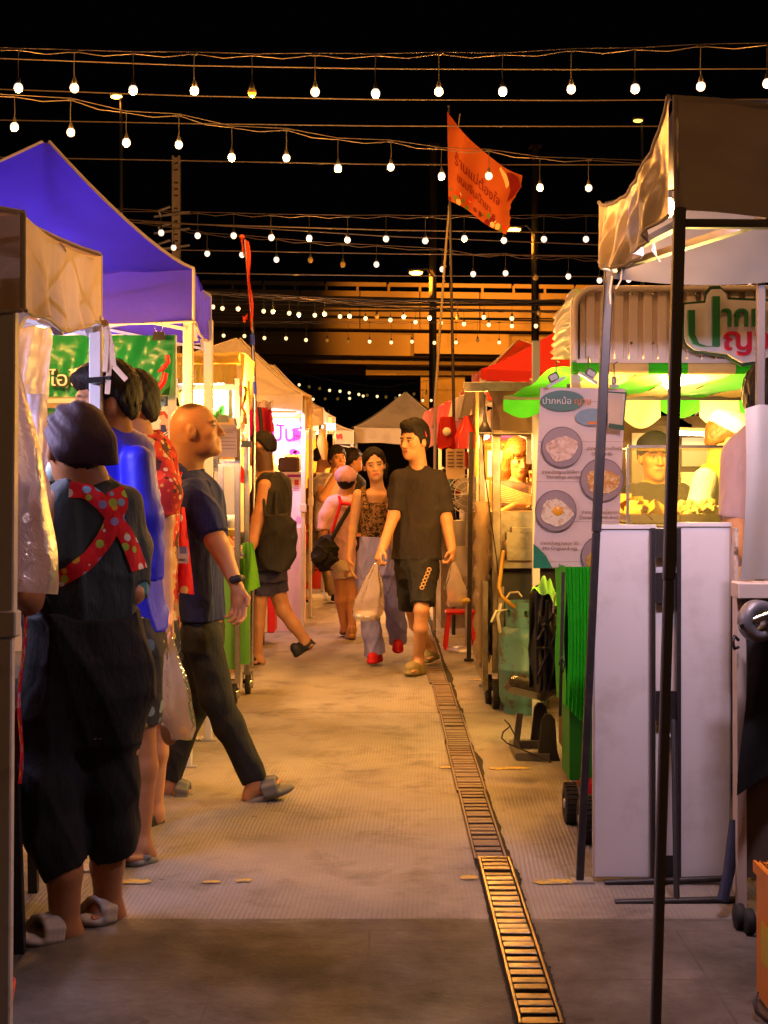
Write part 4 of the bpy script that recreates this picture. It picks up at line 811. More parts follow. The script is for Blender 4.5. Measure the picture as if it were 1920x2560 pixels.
for i in range(10):
    m.grid(lambda u, v: V((lerp(sh[i], sh[i+1], u)-.10, yb+.005+.006*math.sin(u*9+v*3), zB-.01-v*(.155 if i % 2 else .10)*(.62+.38*math.sin(3.14*u)))), 12, 5, i % 2)
m.build('scalloped_edge', [m_gstripe, m_wstripe], t)
m = MB(); m.bar((sh[0]-.1, yb-.01, zB-.006), (sh[-1], yb-.01, zB-.012), .02); m.build('awning_bar', m_black_pole, t)
# back wall with its shelf, posts, counter and glass case
m_wood = M('dark_brown_board', (.12, .07, .04), rough=.5, bump=.2, bscale=20, stretch=(1, 1, 8))
xb0, xb1 = P(1460, 0, 7.7).x, 3.0
m = MB(); m.cor((xb0, 7.95, .2), (xb1, 7.99, P(0, 1040, 7.95).z)); 
for i in range(6):
    xq = lerp(P(1553, 0, 7.9).x, xb1, i/6); m.prism([(0, 0), (.0, .03), (.04, .07), (.10, .03), (.2, .01), (.30, .03), (.36, .07), (.40, .03), (.4, 0)], (xq, 7.95, P(0, 1072, 7.95).z), (1, 0, 0), (0, 0, 1), .02)
m.build('back_board', m_wood, t)
m = MB()
for x, y in ((x0+.0, ds+.02), (x0+.02, 7.9)): m = MB(); m.bar((x, y, 0), (x, y, zt-.05), .04); m.build('frame_post', m_white_pole, t)
zc = P(0, 1312, 6.15).z
m = MB(); m.cor((x0-.03, 6.0, zc-.04), (3.0, 6.75, zc)); m.build('counter_top', m_chrome, t)
m = MB(); m.cor((x0, 6.03, .12), (3.0, 6.7, zc-.041)); m.build('counter_body', m_wood, t)
m_glass = Mclear('counter_glass', (.9, .85, .6), .90, .05, .05)
m = MB(); zg = P(0, 1120, 6.2).z; m.cor((P(1568, 0, 6.15).x, 6.14, zc), (2.9, 6.146, zg)); m.cor((P(1568, 0, 6.15).x, 6.146, zg-.006), (2.9, 6.5, zg)); m.build('sneeze_guard', m_glass, t)
m = MB(); m.bar((P(1568, 0, 6.15).x, 6.14, zg+.005), (2.9, 6.14, zg+.005), .012); m.bar((P(1568, 0, 6.15).x, 6.14, zc), (P(1568, 0, 6.15).x, 6.14, zg), .012); m.build('guard_rail', m_chrome, t)
# things on the counter
m_dough = M('pale_dough', (.72, .58, .28), rough=.5, bump=.4, bscale=30, bdist=.02, var=.2); m_crisp = M('fried_dough', (.55, .30, .04), rough=.4, bump=.4, bscale=25, bdist=.02, var=.3)
def tray(label, px0, px1, d0, d1, fill, z=zc, kind='heap'):
    a, b = P(px0, 0, d0).x, P(px1, 0, d0).x; tr = thing('food_tray', label, 'tray', ((a+b)/2, (d0+d1)/2, z)); m = MB(); m.cor((a, d0, z+.001), (b, d1, z+.006))
    for lo, hi in (((a, d0, z), (b, d0+.004, z+.045)), ((a, d1-.004, z), (b, d1, z+.045)), ((a, d0, z), (a+.004, d1, z+.045)), ((b-.004, d0, z), (b, d1, z+.045))): m.cor(lo, hi)
    m.build('pan', m_chrome, tr); m = MB(); r = random.Random(px0)
    for i in range(26):
        q = V((r.uniform(a+.03, b-.03), r.uniform(d0+.02, d1-.02), z+.03+r.uniform(0, .05))); n = V((r.uniform(-.8, .8), r.uniform(-.8, .8), 1)).normalized(); e = n.orthogonal().normalized(); g = n.cross(e); L = r.uniform(.03, .06)
        if kind == 'heap': m.grid(lambda u, v: q+e*(u-.5)*L*1.6+g*(v-.5)*L+n*(.022*math.sin(3.14*u)*math.sin(3.14*v)+.012*math.sin(u*9+i)), 6, 6)
        else: m.grid(lambda u, v: q+e*(u-.5)*L*2+g*(v-.5)*L*1.3+n*.03*math.sin(u*4+i), 5, 4)
    m.build('food', fill, tr)
tray('tray of crisp yellow folded pancakes left of the thick black leg', 1572, 1665, 6.2, 6.6, m_crisp, zc, 'sheet'); tray('tray heaped with pale dumplings right of the thick black leg', 1700, 1818, 6.2, 6.6, m_dough)
for lab, px, d, hgt, mt in (('tall white cup stack on the dumpling counter beside the black leg', 1722, 7.3, .22, m_white), ('white food box stack behind the tray of dumplings', 1612, 7.4, .12, m_white)):
    q = P(px, 0, d); k = thing('cup_stack', lab, 'cups', (q.x, d, zc)); m = MB(); m.lathe((q.x, d, zc), [(.03, 0), (.036, .06), (.034, .061), (.038, .12), (.036, .121), (.04, hgt), (.0, hgt)], 18); m.build('cups', mt, k); m = MB(); m.lathe((q.x, d, zc+hgt+.001), [(.042, 0), (.042, .012), (.0, .012)], 18); m.build('lid', mt, k)
m = MB(); m.box(P(1600, 1150, 7.92), (.09, .02, .30)); m.box(P(1740, 1130, 7.92), (.16, .02, .16)); tag(m.build('wall_notice', m_white), 'white notices pinned on the brown back board of the stall', 'notice')
# menu board
q0, qx, qy = P(1352, 968, 5.85), V((1, .0, 0)), V((-.03, 0, -1)).normalized(); mw, mh = 213*5.85/F, 455*5.85/F
t = thing('menu_board', 'tall hanging menu board with five round photos of dumplings', 'menu board', q0+V((mw/2, 0, -mh)))
def brd(nt, co, base):
    x, y, z = _sep(nt, co); return _mix(nt, _math(nt, 'LESS_THAN', _math(nt, 'ABSOLUTE', _math(nt, 'SUBTRACT', _math(nt, 'MODULO', _math(nt, 'ADD', z, 5), .165), .08)), .0012), base, (.42, .3, .3))
m_board = M('menu_board_print', (.66, .52, .50), rough=.4, var=.05, bump=.03, fn=brd)
m = MB(); m.prism([(0, 0), (mw, .005), (mw-.01, mh), (-.008, mh-.008)], q0+V((0, .02, 0)), qx, qy, -.006); m.build('board', m_board, t)
def bp(u, v, off=.0): return q0+qx*mw*u+qy*mh*v+V((0, -off+.012, 0))
def disc(c, r, mat, name, off, rx=1.0, parent=t):
    m = MB(); m.prism([(math.cos(2*math.pi*i/40)*r*rx, math.sin(2*math.pi*i/40)*r) for i in range(40)], bp(c[0], c[1], off), (1, 0, 0), (0, 0, 1), .002); return m.build(name, mat, parent)
m_bowl = M('bowl_rim_dark', (.16, .11, .13), rough=.4); m_ring = M('plate_grey', (.30, .22, .24), rough=.4, var=.2)
def foodm(i, c1, c2, c3):
    def fn(nt, co, base): return _mix(nt, _ramp(nt, _noise(nt, co, 60, 4, .6, .5), .52, .6), _mix(nt, _ramp(nt, _noise(nt, co, 26, 4, .6, 1), .42, .58), c1, c2), c3)
    return M('food_photo_%d' % i, c1, rough=.4, fn=fn, bump=.1)
foods = [foodm(1, (.62, .40, .30), (.75, .56, .46), (.5, .3, .22)), foodm(2, (.60, .32, .06), (.50, .20, .04), (.7, .5, .25)), foodm(3, (.68, .58, .44), (.75, .62, .46), (.55, .35, .2)), foodm(4, (.45, .25, .03), (.58, .36, .05), (.3, .12, .03)), foodm(5, (.6, .34, .08), (.66, .45, .2), (.4, .2, .05))]
r0 = random.Random(4)
for i, (cu, cv, r) in enumerate(((.27, .33, .085), (.75, .51, .090), (.22, .68, .086), (.78, .93, .088), (.97, .62, .0))):
    if r == 0: continue
    o = disc((cu, cv), r, m_bowl, 'plate', .010); disc((cu, cv), r*.95, m_ring, 'plate_well', .013, 1, o)
    m = MB(); m.prism([(math.cos(a)*r*.74*(1+.13*math.sin(a*3+i)+.05*r0.uniform(-1, 1)), math.sin(a)*r*.6*(1+.12*math.sin(a*2+i*2)+.05*r0.uniform(-1, 1))) for a in [2*math.pi*k/36 for k in range(36)]], bp(cu, cv+.01, .016), (1, 0, 0), (0, 0, 1), .004); m.build('food_print', foods[i], o)
    if i == 2: m = MB(); m.ball(bp(cu+.02, cv, .02), .022, 10, 0, (1, .25, .9)); m.build('egg_yolk', M('egg_yolk', (.85, .38, .02), rough=.3), o)
m_tgreen = M('teal_green_oval', (.03, .13, .10), rough=.4); m_tblue = M('grey_blue_oval', (.16, .26, .36), rough=.4, var=.25, scale=40)
disc((.26, .075), .043, m_tgreen, 'title_oval', .010, 2.1); disc((.62, .165), .036, m_tblue, 'subtitle_oval', .010, 2.0)
text('ปากหม้อ', bp(.02, .092, .014), (1, 0, 0), (0, 0, 1), .036, m_white, t, 'title'); text('ญวน', bp(.395, .092, .014), (1, 0, 0), (0, 0, 1), .036, M('orange_print', (.72, .22, .05)), t, 'title')
m = MB(); m.prism([(0, 0), (.06, 0), (.06, .012), (0, .012)], bp(.56, .205, .014), (1, 0, 0), (0, 0, 1), .001); m.build('orange_tab', M('orange_print', (.7, .2, .05)), t)
m_ink = M('brown_ink', (.16, .08, .07), rough=.5)
for s_, u, v in (('ปากหม้อญวนดั้งเดิม 55-', .56, .345), ('Original 55-', .62, .375), ('ปากหม้อญวนไข่เจียว 55-', .04, .475), ('Dumplings omelet', .10, .50), ('ปากหม้อญวนไข่ดาว 55-', .52, .695), ('Dumplings with fried egg', .50, .722), ('ปากหม้อญวนรวม 55-', .05, .865), ('Mix Original & egg', .08, .893)):
    text(s_, bp(u, v, .009), (1, 0, 0), (0, 0, 1), .019, m_ink, t, 'price_line', .0005)
m = MB(); m.prism([(-.008, .0), (-.008, .10), (.012, .085), (.045, .05), (.06, .02), (.07, 0)], bp(.0, .995, .010), (1, 0, 0), (0, 0, 1), .001); m.build('leaf_print', M('leaf_green_print', (.01, .18, .10), var=.4, scale=20), t)
m = MB()
for px, py, a in ((1390, 955, -.5), (1470, 945, .55), (1535, 965, 0)):
    q = P(px, py, 5.82); rm = Matrix.Rotation(a, 3, 'Y'); m.box(q, (.085 if a else .035, .022, .012), rm); m.box(q+rm @ V((0, 0, .022)), (.045 if a else .02, .02, .035), rm, 0, .006); m.tube([q+V((.0, 0, .04)), q+V((.005, .03, .09)), P(px+8, 905, 5.95)], .003, 5)
m.build('bulldog_clips', M('dull_steel_clip', (.22, .20, .18), rough=.45, metal=.8, bump=0), t)
m = MB(); m.prism([(0, 0), (.06, 0), (.06, -.14), (0, -.14)], P(1520, 985, 5.80), (1, 0, 0), (0, 0, 1), -.006); o = m.build('card', M('small_card_print', (.55, .42, .3), rough=.4), t)
m = MB(); m.bar(P(1518, 980, 5.79), P(1566, 983, 5.79), .006); m.bar(P(1565, 980, 5.79), P(1558, 1068, 5.79), .005); m.bar(P(1522, 1064, 5.79), P(1560, 1070, 5.79), .02, .004); m.build('card_frame', m_sign_d, o)
# folded green canopy bundle on wheels
m_gfold = M('bright_green_folded_cover', (.015, .42, .01), rough=.45, var=.2, bump=.3, bscale=8, stretch=(9, 9, .4), bdist=.02)
t = thing('folded_cover', 'bright green folded canopy cover standing on a wheeled bag', 'canopy bag', fl(1446, 5.6)+V((0, .15, 0)))
A, B = P(1404, 1425, 5.75), P(1492, 1425, 5.6); zb_ = P(0, 1800, 5.65).z
def gf(u, v):
    x = lerp(A.x, B.x, u); z = lerp(A.z+.02, zb_+ (.06*(1-u*2) if u < .5 else 0), v); return V((x+.012*math.sin(v*3)*(1-u), 5.6+.018*abs(math.sin(u*26+math.sin(v*2)))+.03*(u < .3)*(1-u/.3)-.012*v+.025*math.sin(u*3.1), z))
m = MB(); m.grid(gf, 80, 14); m.grid(lambda u, v: V((A.x+.005*math.sin(v*9+u*11), 5.64+u*.30, lerp(A.z+.02, zb_+.06, v))), 20, 8); m.build('cover', m_gfold, t)
m = MB(); m.cor((A.x+.02, 5.66, .16), (B.x+.1, 5.9, A.z)); m.build('inner_bundle', M('dark_green_bundle', (.01, .2, .01), rough=.6), t)
m = MB(); m.bar(P(1408, 1430, 5.55), P(1400, 1790, 5.55), .012); m.tube([P(1404, 1640, 5.54), P(1412, 1660, 5.52), P(1408, 1680, 5.54), P(1398, 1660, 5.53), P(1404, 1640, 5.54)], .004, 5); m.build('side_rod', m_black_pole, t)
m = MB(); m.cor((A.x+.06, 5.55, .13), (B.x+.1, 5.85, .17)); m.build('base_tray', M('red_nylon', (.5, .01, .03), rough=.5), t)
def wagon_wheel(q, parent, r=.075, w=.05):
    m = MB(); m.lathe(V(q)+V((-w/2, 0, 0)), [(.001, .005), (r*.55, .005), (r*.62, 0), (r*.9, 0), (r, .01), (r, w-.01), (r*.9, w), (r*.62, w), (.001, w-.005)], 28, 0, (1, 0, 0))
    for k in range(26):
        a = 2*math.pi*k/26; m.box(V(q)+V((0, math.cos(a)*r, math.sin(a)*r)), (w*.9, .008, .010), Matrix.Rotation(a, 3, 'X'))
    o = m.build('wheel', m_rubber, parent); m = MB(); m.lathe(V(q)+V((-w/2-.004, 0, 0)), [(.001, 0), (.018, .001), (.02, .006)], 12, 0, (1, 0, 0)); m.build('hub', m_steel, o)
wagon_wheel((P(1428, 0, 5.6).x, 5.62, .078), t, .078); wagon_wheel((P(1462, 0, 5.35).x, 5.32, .085), t, .085)
# folded black wagon with a green cloth on top
t = thing('folded_wagon', 'folded black fabric wagon standing between gas cylinder and green cover', 'wagon', fl(1370, 6.2))
m = MB(); a, b = P(1330, 1478, 6.2), P(1402, 1478, 6.2); zq = P(0, 1730, 6.2).z
m.grid(lambda u, v: V((lerp(a.x, b.x, u)+.012*math.sin(v*8+u*4), 6.2+.03*math.sin(u*15+v*2)+.015*math.sin(v*13), lerp(a.z+.03*math.sin(u*7), zq, v))), 30, 24); m.grid(lambda u, v: V((lerp(a.x, b.x, u), 6.32+.03*math.sin(u*12), lerp(a.z, zq, v))), 16, 8); m.build('fabric', M('black_nylon', (.016, .016, .018), rough=.55, bump=.3, bscale=18), t)
m = MB()
for p, q in (((1340, 1480), (1343, 1710)), ((1400, 1440), (1396, 1700)), ((1345, 1690), (1400, 1560)), ((1400, 1690), (1350, 1540)), ((1345, 1600), (1402, 1500)), ((1368, 1500), (1362, 1730)), ((1340, 1620), (1402, 1622))): m.tube([P(*p, 6.12), P(*q, 6.14)], .007, 8)
for p in ((1362, 1562), (1392, 1565), (1362, 1620), (1360, 1575)): m.lathe(P(*p, 6.11), [(.001, -.012), (.009, -.01), (.009, .01)], 10, 0, (0, 1, 0))
m.build('folding_frame', m_black_pole, t)
m = MB(); m.tube([P(1402, 1470, 6.05), P(1386, 1490, 6.03), P(1383, 1530, 6.03), P(1392, 1542, 6.04), P(1400, 1520, 6.05)], .004, 6); m.build('pull_cord', M('beige_cord', (.45, .36, .25)), t)
m = MB(); m.grid(lambda u, v: lerp(lerp(P(1326, 1485, 6.1), P(1355, 1448, 6.14), v), lerp(P(1402, 1500, 6.05), P(1398, 1472, 6.14), v), u)+V((0, .03*math.sin(u*9+v*3), .02*math.sin(u*5)+.014*math.sin(v*7+u*13))), 20, 10); tag(m.build('green_cloth', M('green_rag', (.12, .40, .06), rough=.8, bump=.3)), 'crumpled light green cloth on top of the folded black wagon', 'cloth')
# gas cylinder
def rust(nt, co, base): return _mix(nt, _ramp(nt, _noise(nt, co, 9, 8, .75), .53, .62), base, (.10, .05, .025))
m_gas = M('scuffed_green_gas_cylinder', (.10, .25, .26), rough=.42, var=.15, fn=rust, bump=.12, bscale=25)
g = fl(1312, 8.3); t = thing('gas_cylinder', 'scuffed green gas cylinder with pierced collar and rubber hose', 'gas cylinder', g); rg = .152
m = MB(); m.lathe(g, [(.125, 0), (.125, .045), (rg*.9, .06), (rg, .10), (rg, .245), (rg+.004, .25), (rg+.004, .262), (rg, .267), (rg, .43), (rg*.97, .455), (rg*.86, .487), (rg*.6, .51), (.03, .52), (.001, .52)], 40); m.build('body', m_gas, t)
m = MB(); hh = []
N = 48
for i in range(N):
    a0, a1 = 2*math.pi*i/N, 2*math.pi*(i+1)/N; hole = (i % 8) in (3, 4)
    for z0, z1, skip in ((.48, .56, False), (.56, .60, hole), (.60, .645, False)):
        if skip: continue
        m._add([g+V((math.cos(a)*rr_, math.sin(a)*rr_, z)) for rr_ in (.112, .106) for z in (z0, z1) for a in (a0, a1)], [(0, 1, 3, 2), (5, 4, 6, 7), (2, 3, 7, 6), (0, 4, 5, 1)])
m.build('collar', m_gas, t); m = MB(); m.lathe(g+V((0, 0, .51)), [(.02, 0), (.02, .04), (.012, .05), (.012, .075), (.024, .08), (.024, .1), (.0, .1)], 14); v_ = m.build('valve', M('brass', (.5, .35, .1), rough=.3, metal=1), t)
m = MB(); m.tube([g+V((-.02, -.02, .58)), P(1252, 1490, 8.1), P(1248, 1470, 8.15), P(1256, 1400, 8.3), P(1258, 1380, 8.4)], .012, 8); m.build('gas_hose', M('orange_yellow_hose', (.55, .30, .03), rough=.4), v_)
m = MB(); m.tube([g+V((-.11, -.05, .6)), P(1240, 1528, 8.0), P(1228, 1555, 8.0)], .007, 6); m.tube([P(1262, 1500, 8.15), P(1275, 1482, 8.2), P(1295, 1480, 8.2), P(1305, 1492, 8.2)], .006, 6); m.tube([P(1252, 1510, 8.1), P(1244, 1540, 8.05), P(1250, 1580, 8.1)], .01, 6); m.build('tied_rag', M('pale_rag', (.55, .48, .36), rough=.8), t)
text('DISARE LPG', g+V((-.06, -.1535, .185)), (1, 0, 0), (0, 0, 1), .032, M('faded_yellow_print', (.45, .36, .10)), t, 'printed_name', .0006)
# floor fan
t = thing('floor_fan', 'low black box fan tilted upward on a floor stand with its power cord', 'fan', fl(1340, 7.0)); m = MB()
q = P(1325, 1722, 7.05); rm = Matrix.Rotation(R(-14), 3, 'X') @ Matrix.Rotation(R(14), 3, 'Y')
m.box(q, (.24, .34, .055), rm, 0, .02); o = m.build('housing', M('black_plastic', (.02, .019, .02), rough=.35, bump=.05), t); m = MB()
for i in range(26): m.box(q+rm @ V((-.115+i*.0092, -.172, -.004)), (.004, .012, .040), rm)
m.build('grille', m_rubber, o); m = MB(); z0_ = .0
m.prism([(-.01, 0), (.10, 0), (.085, .05), (.075, .20), (.055, .225), (.03, .225), (.012, .2)], V((P(1352, 0, 6.8).x, 6.85, 0)), (1, 0, 0), (0, 0, 1), -.03); m.build('side_bracket', m_rubber, t); m = MB(); m.prism([(-.01, 0), (.10, 0), (.085, .05), (.075, .20), (.055, .225), (.03, .225), (.012, .2)], V((P(1352, 0, 6.8).x, 7.2, 0)), (1, 0, 0), (0, 0, 1), -.03); m.build('side_bracket', m_rubber, t)
m = MB(); a = P(1296, 0, 6.9).x; b = P(1372, 0, 6.9).x
m.bar((a, 6.88, .02), (b, 6.86, .02), .05, .035); m.bar((a, 7.2, .02), (b, 7.2, .02), .05, .035); m.bar((a, 6.86, .02), (a, 7.22, .02), .035, .03); m.bar((a, 7.04, .03), (a+.02, 7.04, .20), .03, .03); m.build('stand', M('grey_fan_stand', (.1, .09, .09), rough=.4), t)
m = MB(); m.tube([(a+.02, 6.9, .05), P(1272, 1810, 6.9), P(1262, 1800, 6.95), P(1276, 1815, 6.95), P(1258, 1830, 6.9), P(1254, 1845, 6.9), P(1268, 1858, 6.9), (b, 6.8, .006)], .004, 6); m.build('power_cord', m_rubber, t)
# stainless grill cart with the brown awning
t = thing('grill_cart', 'old stainless steel grill cart with brown roll-down awning', 'food cart', fl(1290, 8.8)); dg = 8.6
m_old = M('worn_stainless', (.42, .36, .28), rough=.35, metal=.8, bump=.12, dirt=(.10, .07, .04), dscale=5, dlo=.45, dhi=.7, damt=.75)
X0, X1 = P(1216, 0, dg).x, P(1420, 0, dg).x; zk = P(0, 1400, dg).z
m = MB(); m.cor((X0, dg, zk-.05), (X1+.3, dg+.7, zk)); m.build('counter_top', m_old, t)
m = MB(); m.cor((X0+.02, dg+.05, P(0, 1280, dg).z-.26), (X1+.3, dg+.66, P(0, 1280, dg).z)); m.build('grill_box', m_old, t)
m = MB(); m.cor((X0+.12, dg-.04, zk), (X1+.2, dg+.045, P(0, 1330, dg).z)); m.cor((X0+.15, dg-.05, P(0, 1330, dg).z), (X1+.2, dg+.04, P(0, 1318, dg).z))
for i in range(5): m.cor((X0+.27, dg-.055, zk+.04+i*.022), (X1, dg-.041, zk+.052+i*.022))
m.lathe((X0+.12, dg-.0, zk+.07), [(.001, -.03), (.012, -.03), (.012, -.02), (.05, -.015), (.055, 0)], 20, 0, (1, 0, 0)); m.build('burner_unit', m_old, t)
m = MB(); m.cor((X0+.02, dg+.1, .28), (X1+.3, dg+.64, zk-.051)); m.build('dark_recess', M('sooty_metal', (.05, .045, .04), rough=.7, bump=.2), t)  # solid near-black box filling the space under the counter top
for px, d in ((1204, 8.75), (1241, 8.5), (1196, 9.4)):
    m = MB(); q = P(px, 0, d); m.bar((q.x, d, .2), (q.x, d, P(0, 960, d).z), .034 if px != 1241 else .05, .034, 0, (1, 0, 0), .003); m.build('post', m_old, t)
m = MB()
for x_, y0_, y1_ in ((P(1215, 0, 8.5).x, 8.5, 9.3),): m.cor((x_-.01, y0_, .12), (x_+.01, y1_, .72)); m.bar((x_-.005, y0_-.012, .1), (x_-.005, y0_-.012, .74), .03); m.bar((x_-.005, y0_, .73), (x_-.005, y1_, .73), .03); m.bar((x_+.085, y0_-.05, .10), (x_+.085, y0_-.05, .72), .035, .03)
m.build('side_panel', m_old, t)
m = MB(); m.grid(lambda u, v: V((P(1205, 0, 8.6).x+.045*math.cos(u*6.28)*(1+.25*math.sin(v*40+u*9)), 8.62+.05*math.sin(u*6.28), lerp(.25, 1.22, v))), 14, 60); m.build('plastic_wrap', Mclear('wrapped_plastic', (.75, .6, .4), .55, .15, .9), t)
for q in ((P(1222, 0, 8.6).x, 8.62, .085), (P(1240, 0, 8.4).x, 8.42, .085)): wagon_wheel(q, t, .085, .04)
m = MB(); a, b = P(1222, 968, 8.3), P(1352, 968, 8.3); zl = P(0, 1082, 8.1).z
m.grid(lambda u, v: V((lerp(a.x-.02*(1-v)+.06*math.sin(v*2.2)*(1-u), b.x, u), 8.32-.18*v-.02*math.sin(3.14*v)+.012*math.sin(u*5+v*5), lerp(a.z, zl, v)+.006*math.sin(u*9))), 24, 14); m.build('awning', f_brown, t)
m = MB(); m.tube([(P(1196, 0, 8.12).x, 8.12, zl), (b.x, 8.12, zl-.004)], .014, 10); m.bar(P(1160, 968, 8.3), P(1352, 966, 8.3), .03, .05); m.bar(P(1330, 950, 8.2), P(1358, 978, 8.0), .03, .02); m.lathe((P(1212, 0, 8.1).x, 8.1, zl+.01), [(.001, 0), (.04, 0), (.012, .06), (.008, .1)], 12); m.build('awning_bar', m_old, t)
m = MB(); m.grid(lambda u, v: lerp(P(1158, 955, 8.35), P(1345, 955, 8.35), u)+V((0, .01*math.sin(u*30), -v*(.035+.01*math.sin(u*24)))), 60, 3); m.build('eave_flap', f_white, t)
m = MB(); m.tube([P(1198, 970, 8.9), P(1194, 1190, 8.9)], .022, 10); tag(m.build('light_pipe', M('yellow_lit_pipe', (.8, .7, .2), rough=.4)), 'yellow vertical pipe beside the brown awning', 'pipe')
m = MB(); m.tube([P(1206, 1090, 8.4), P(1212, 1180, 8.35), P(1222, 1260, 8.35), P(1232, 1330, 8.35), P(1242, 1400, 8.35), P(1246, 1440, 8.35)], .004, 6); tag(m.build('hanging_cable', m_rubber), 'thin black cable hanging down the corner of the grill cart', 'cable')
sk = thing('skewer_bundle', 'bundle of pale wooden skewers lying across the grill cart', 'skewers', P(1290, 1240, 8.75)); m = MB()
for i in range(9): a_ = P(1228+i*1.5, 1206+i*6, 8.75+.02*i); b_ = P(1335, 1242+i*2.4, 8.6+.02*i); m.bar(a_, b_, .006)
m.build('sticks', M('bamboo_stick', (.7, .52, .25), rough=.6), sk)
m = MB(); m.cor(P(1316, 1083, 8.3), P(1350, 1160, 8.31)); tag(m.build('paper_sheet', m_white), 'blank white sheet hanging beside the head of the brown-haired woman', 'sheet')
b = thing('price_banner', 'red and purple banner above the head of the brown-haired woman', 'banner', P(1250, 1090, 9.6)); m = MB(); m.cor(P(1205, 1080, 9.6), P(1288, 1095, 9.61)); m.build('purple_strip', M('purple_print', (.16, .02, .3)), b); m = MB(); m.cor(P(1205, 1095.2, 9.6), P(1340, 1102, 9.61)); m.build('red_strip', M('red_print', (.6, .01, .06)), b)
b2 = thing('sign_card', 'small orange sign card with a handle behind the grill cart', 'sign', P(1235, 1120, 9.5)); m = MB(); m.cor(P(1205, 1108, 9.5), P(1262, 1125, 9.51)); m.build('card', M('orange_card', (.8, .16, .02)), b2); text('ไข่นกกระทา', P(1207, 1122, 9.49), (1, 0, 0), (0, 0, 1), .035, M('dark_red_ink', (.25, .02, .02)), b2, 'lettering')
m = MB(); m.cor(P(1205, 1100, 9.9), P(1360, 1300, 9.92)); tag(m.build('stall_back_sheet', M('yellow_back_sheet', (.72, .48, .10), rough=.7, bump=.1)), 'yellow-lit sheet closing the back of the grill stall', 'sheet')
m = MB(); m.cor(P(1219, 1127, 9.4), P(1258, 1192, 9.42)); tag(m.build('white_card', m_white), 'tilted white card behind the skewers', 'card')
# further stalls beyond the grill cart: poles, fan, bottles, bags
def prop(name, label, cat, fnc, mat, **k):
    m = MB(); fnc(m); return tag(m.build(name, mat, **k), label, cat)
q = P(1146, 1170, 11.0); fo = thing('pedestal_fan', 'round pedestal fan with a wire cage behind the walking man', 'fan', (P(1160, 0, 11.2).x, 11.2, 0)); c_ = P(1168, 1235, 11.2); m = MB()
for r_ in (.15, .1, .05): m.tube([c_+V((math.cos(a)*r_, -.05*(1-r_/.15), math.sin(a)*r_)) for a in [2*math.pi*k/24 for k in range(25)]], .004, 5)
for k in range(20): a = 2*math.pi*k/20; m.tube([c_+V((0, -.06, 0)), c_+V((math.cos(a)*.15, 0, math.sin(a)*.15))], .002, 4)
m.build('cage', m_white_pole, fo); m = MB()
for k in range(3):
    a = 2*math.pi*k/3; m.grid(lambda u, v: c_+V((math.cos(a+(v-.5)*1.2)*u*.13, .02*(v-.5), math.sin(a+(v-.5)*1.2)*u*.13)), 4, 5)
m.build('blades', m_steel, fo); m = MB(); m.tube([c_+V((0, .05, 0)), V((c_.x, 11.25, .03))], .015); m.lathe((c_.x, 11.25, 0), [(.16, 0), (.16, .02), (.02, .04)], 20); m.build('stand', m_steel, fo)
prop('tub', 'white patterned plastic tub on a stool behind the walking man', 'tub', lambda m: m.lathe((P(1150, 0, 11.3).x, 11.3, P(0, 1362, 11.3).z), [(.001, 0), (.055, 0), (.065, .19), (.07, .195), (.06, .195), (.05, .01)], 24), m_white)
prop('plastic_bag', 'clear plastic bag standing behind the plastic bag the man holds', 'bag', lambda m: m.grid(lambda u, v: V((P(1150, 0, 11.1).x+.09*math.cos(u*6.28)*(1-.5*v)*(1+.1*math.sin(v*9)), 11.1+.06*math.sin(u*6.28), lerp(P(0, 1440, 11.1).z, P(0, 1365, 11.1).z, v))), 20, 10), Mclear('clear_bag_film', (.85, .8, .78), .5, .12, .9))
st = thing('plastic_stool', 'small red plastic stool far down the aisle at the right', 'stool', fl(1150, 11.4)); m = MB(); q = fl(1150, 11.4); m.cor(q+V((-.12, -.1, .28)), q+V((.12, .1, .31)), 0, .01); m.build('seat', M('red_plastic', (.6, .015, .02), rough=.35), st)
for sx in (-1, 1):
    for sy in (-1, 1): m = MB(); m.bar(q+V((sx*.09, sy*.07, .28)), q+V((sx*.12, sy*.1, 0)), .03); m.build('leg', MATS['red_plastic'], st)
for lab, px, y0_, y1_, d, mt in (('dark upright pole beside the walking man, with a black foot', 1178, 1080, 1400, 10.6, m_black_pole), ('grey upright post wrapped in plastic left of the grill cart', 1216, 1200, 1500, 9.3, m_steel)):
    m = MB(); a_ = P(px, y0_, d); m.bar(a_, V((P(px-6, 0, d).x, d, 0)), .032); m.box((P(px-6, 0, d).x, d, .01), (.07, .05, .02)); tag(m.build('tent_pole', mt), lab, 'pole')
bt = thing('price_board', 'cream menu card with rows of prices behind the flag poles', 'menu board', P(1138, 1180, 12)); m = MB(); m.cor(P(1115, 1122, 12), P(1162, 1198, 12.02), 0, .004); m.build('card', M('cream_card', (.72, .55, .36)), bt); m = MB()
for r_ in range(5):
    for c2 in range(2): a_ = P(1119+c2*22, 1132+r_*9, 11.99); m.cor(a_, a_+V((.055, -.002, .01)))
m.build('printed_rows', m_ink, bt)
hp_ = thing('hanging_pouch', 'red cloth pouch with round white badge hanging under the striped canopy', 'bag', P(1118, 1120, 11.8)); m = MB(); m.grid(lambda u, v: P(1118, 1042, 11.8)+V((.10*math.cos(u*6.28)*(.55+.5*v-.25*v*v+.06*math.sin(u*25+v*3)), .035*math.sin(u*6.28)*(1+.3*math.sin(u*25)), -v*.25-.02*math.sin(u*6.28*2)*v)), 48, 12); m.build('pouch', f_red, hp_); m = MB(); m.lathe(P(1117, 1079, 11.74), [(.001, .002), (.035, .002), (.035, 0)], 20, 0, (0, -1, 0)); m.build('badge', m_white, hp_)
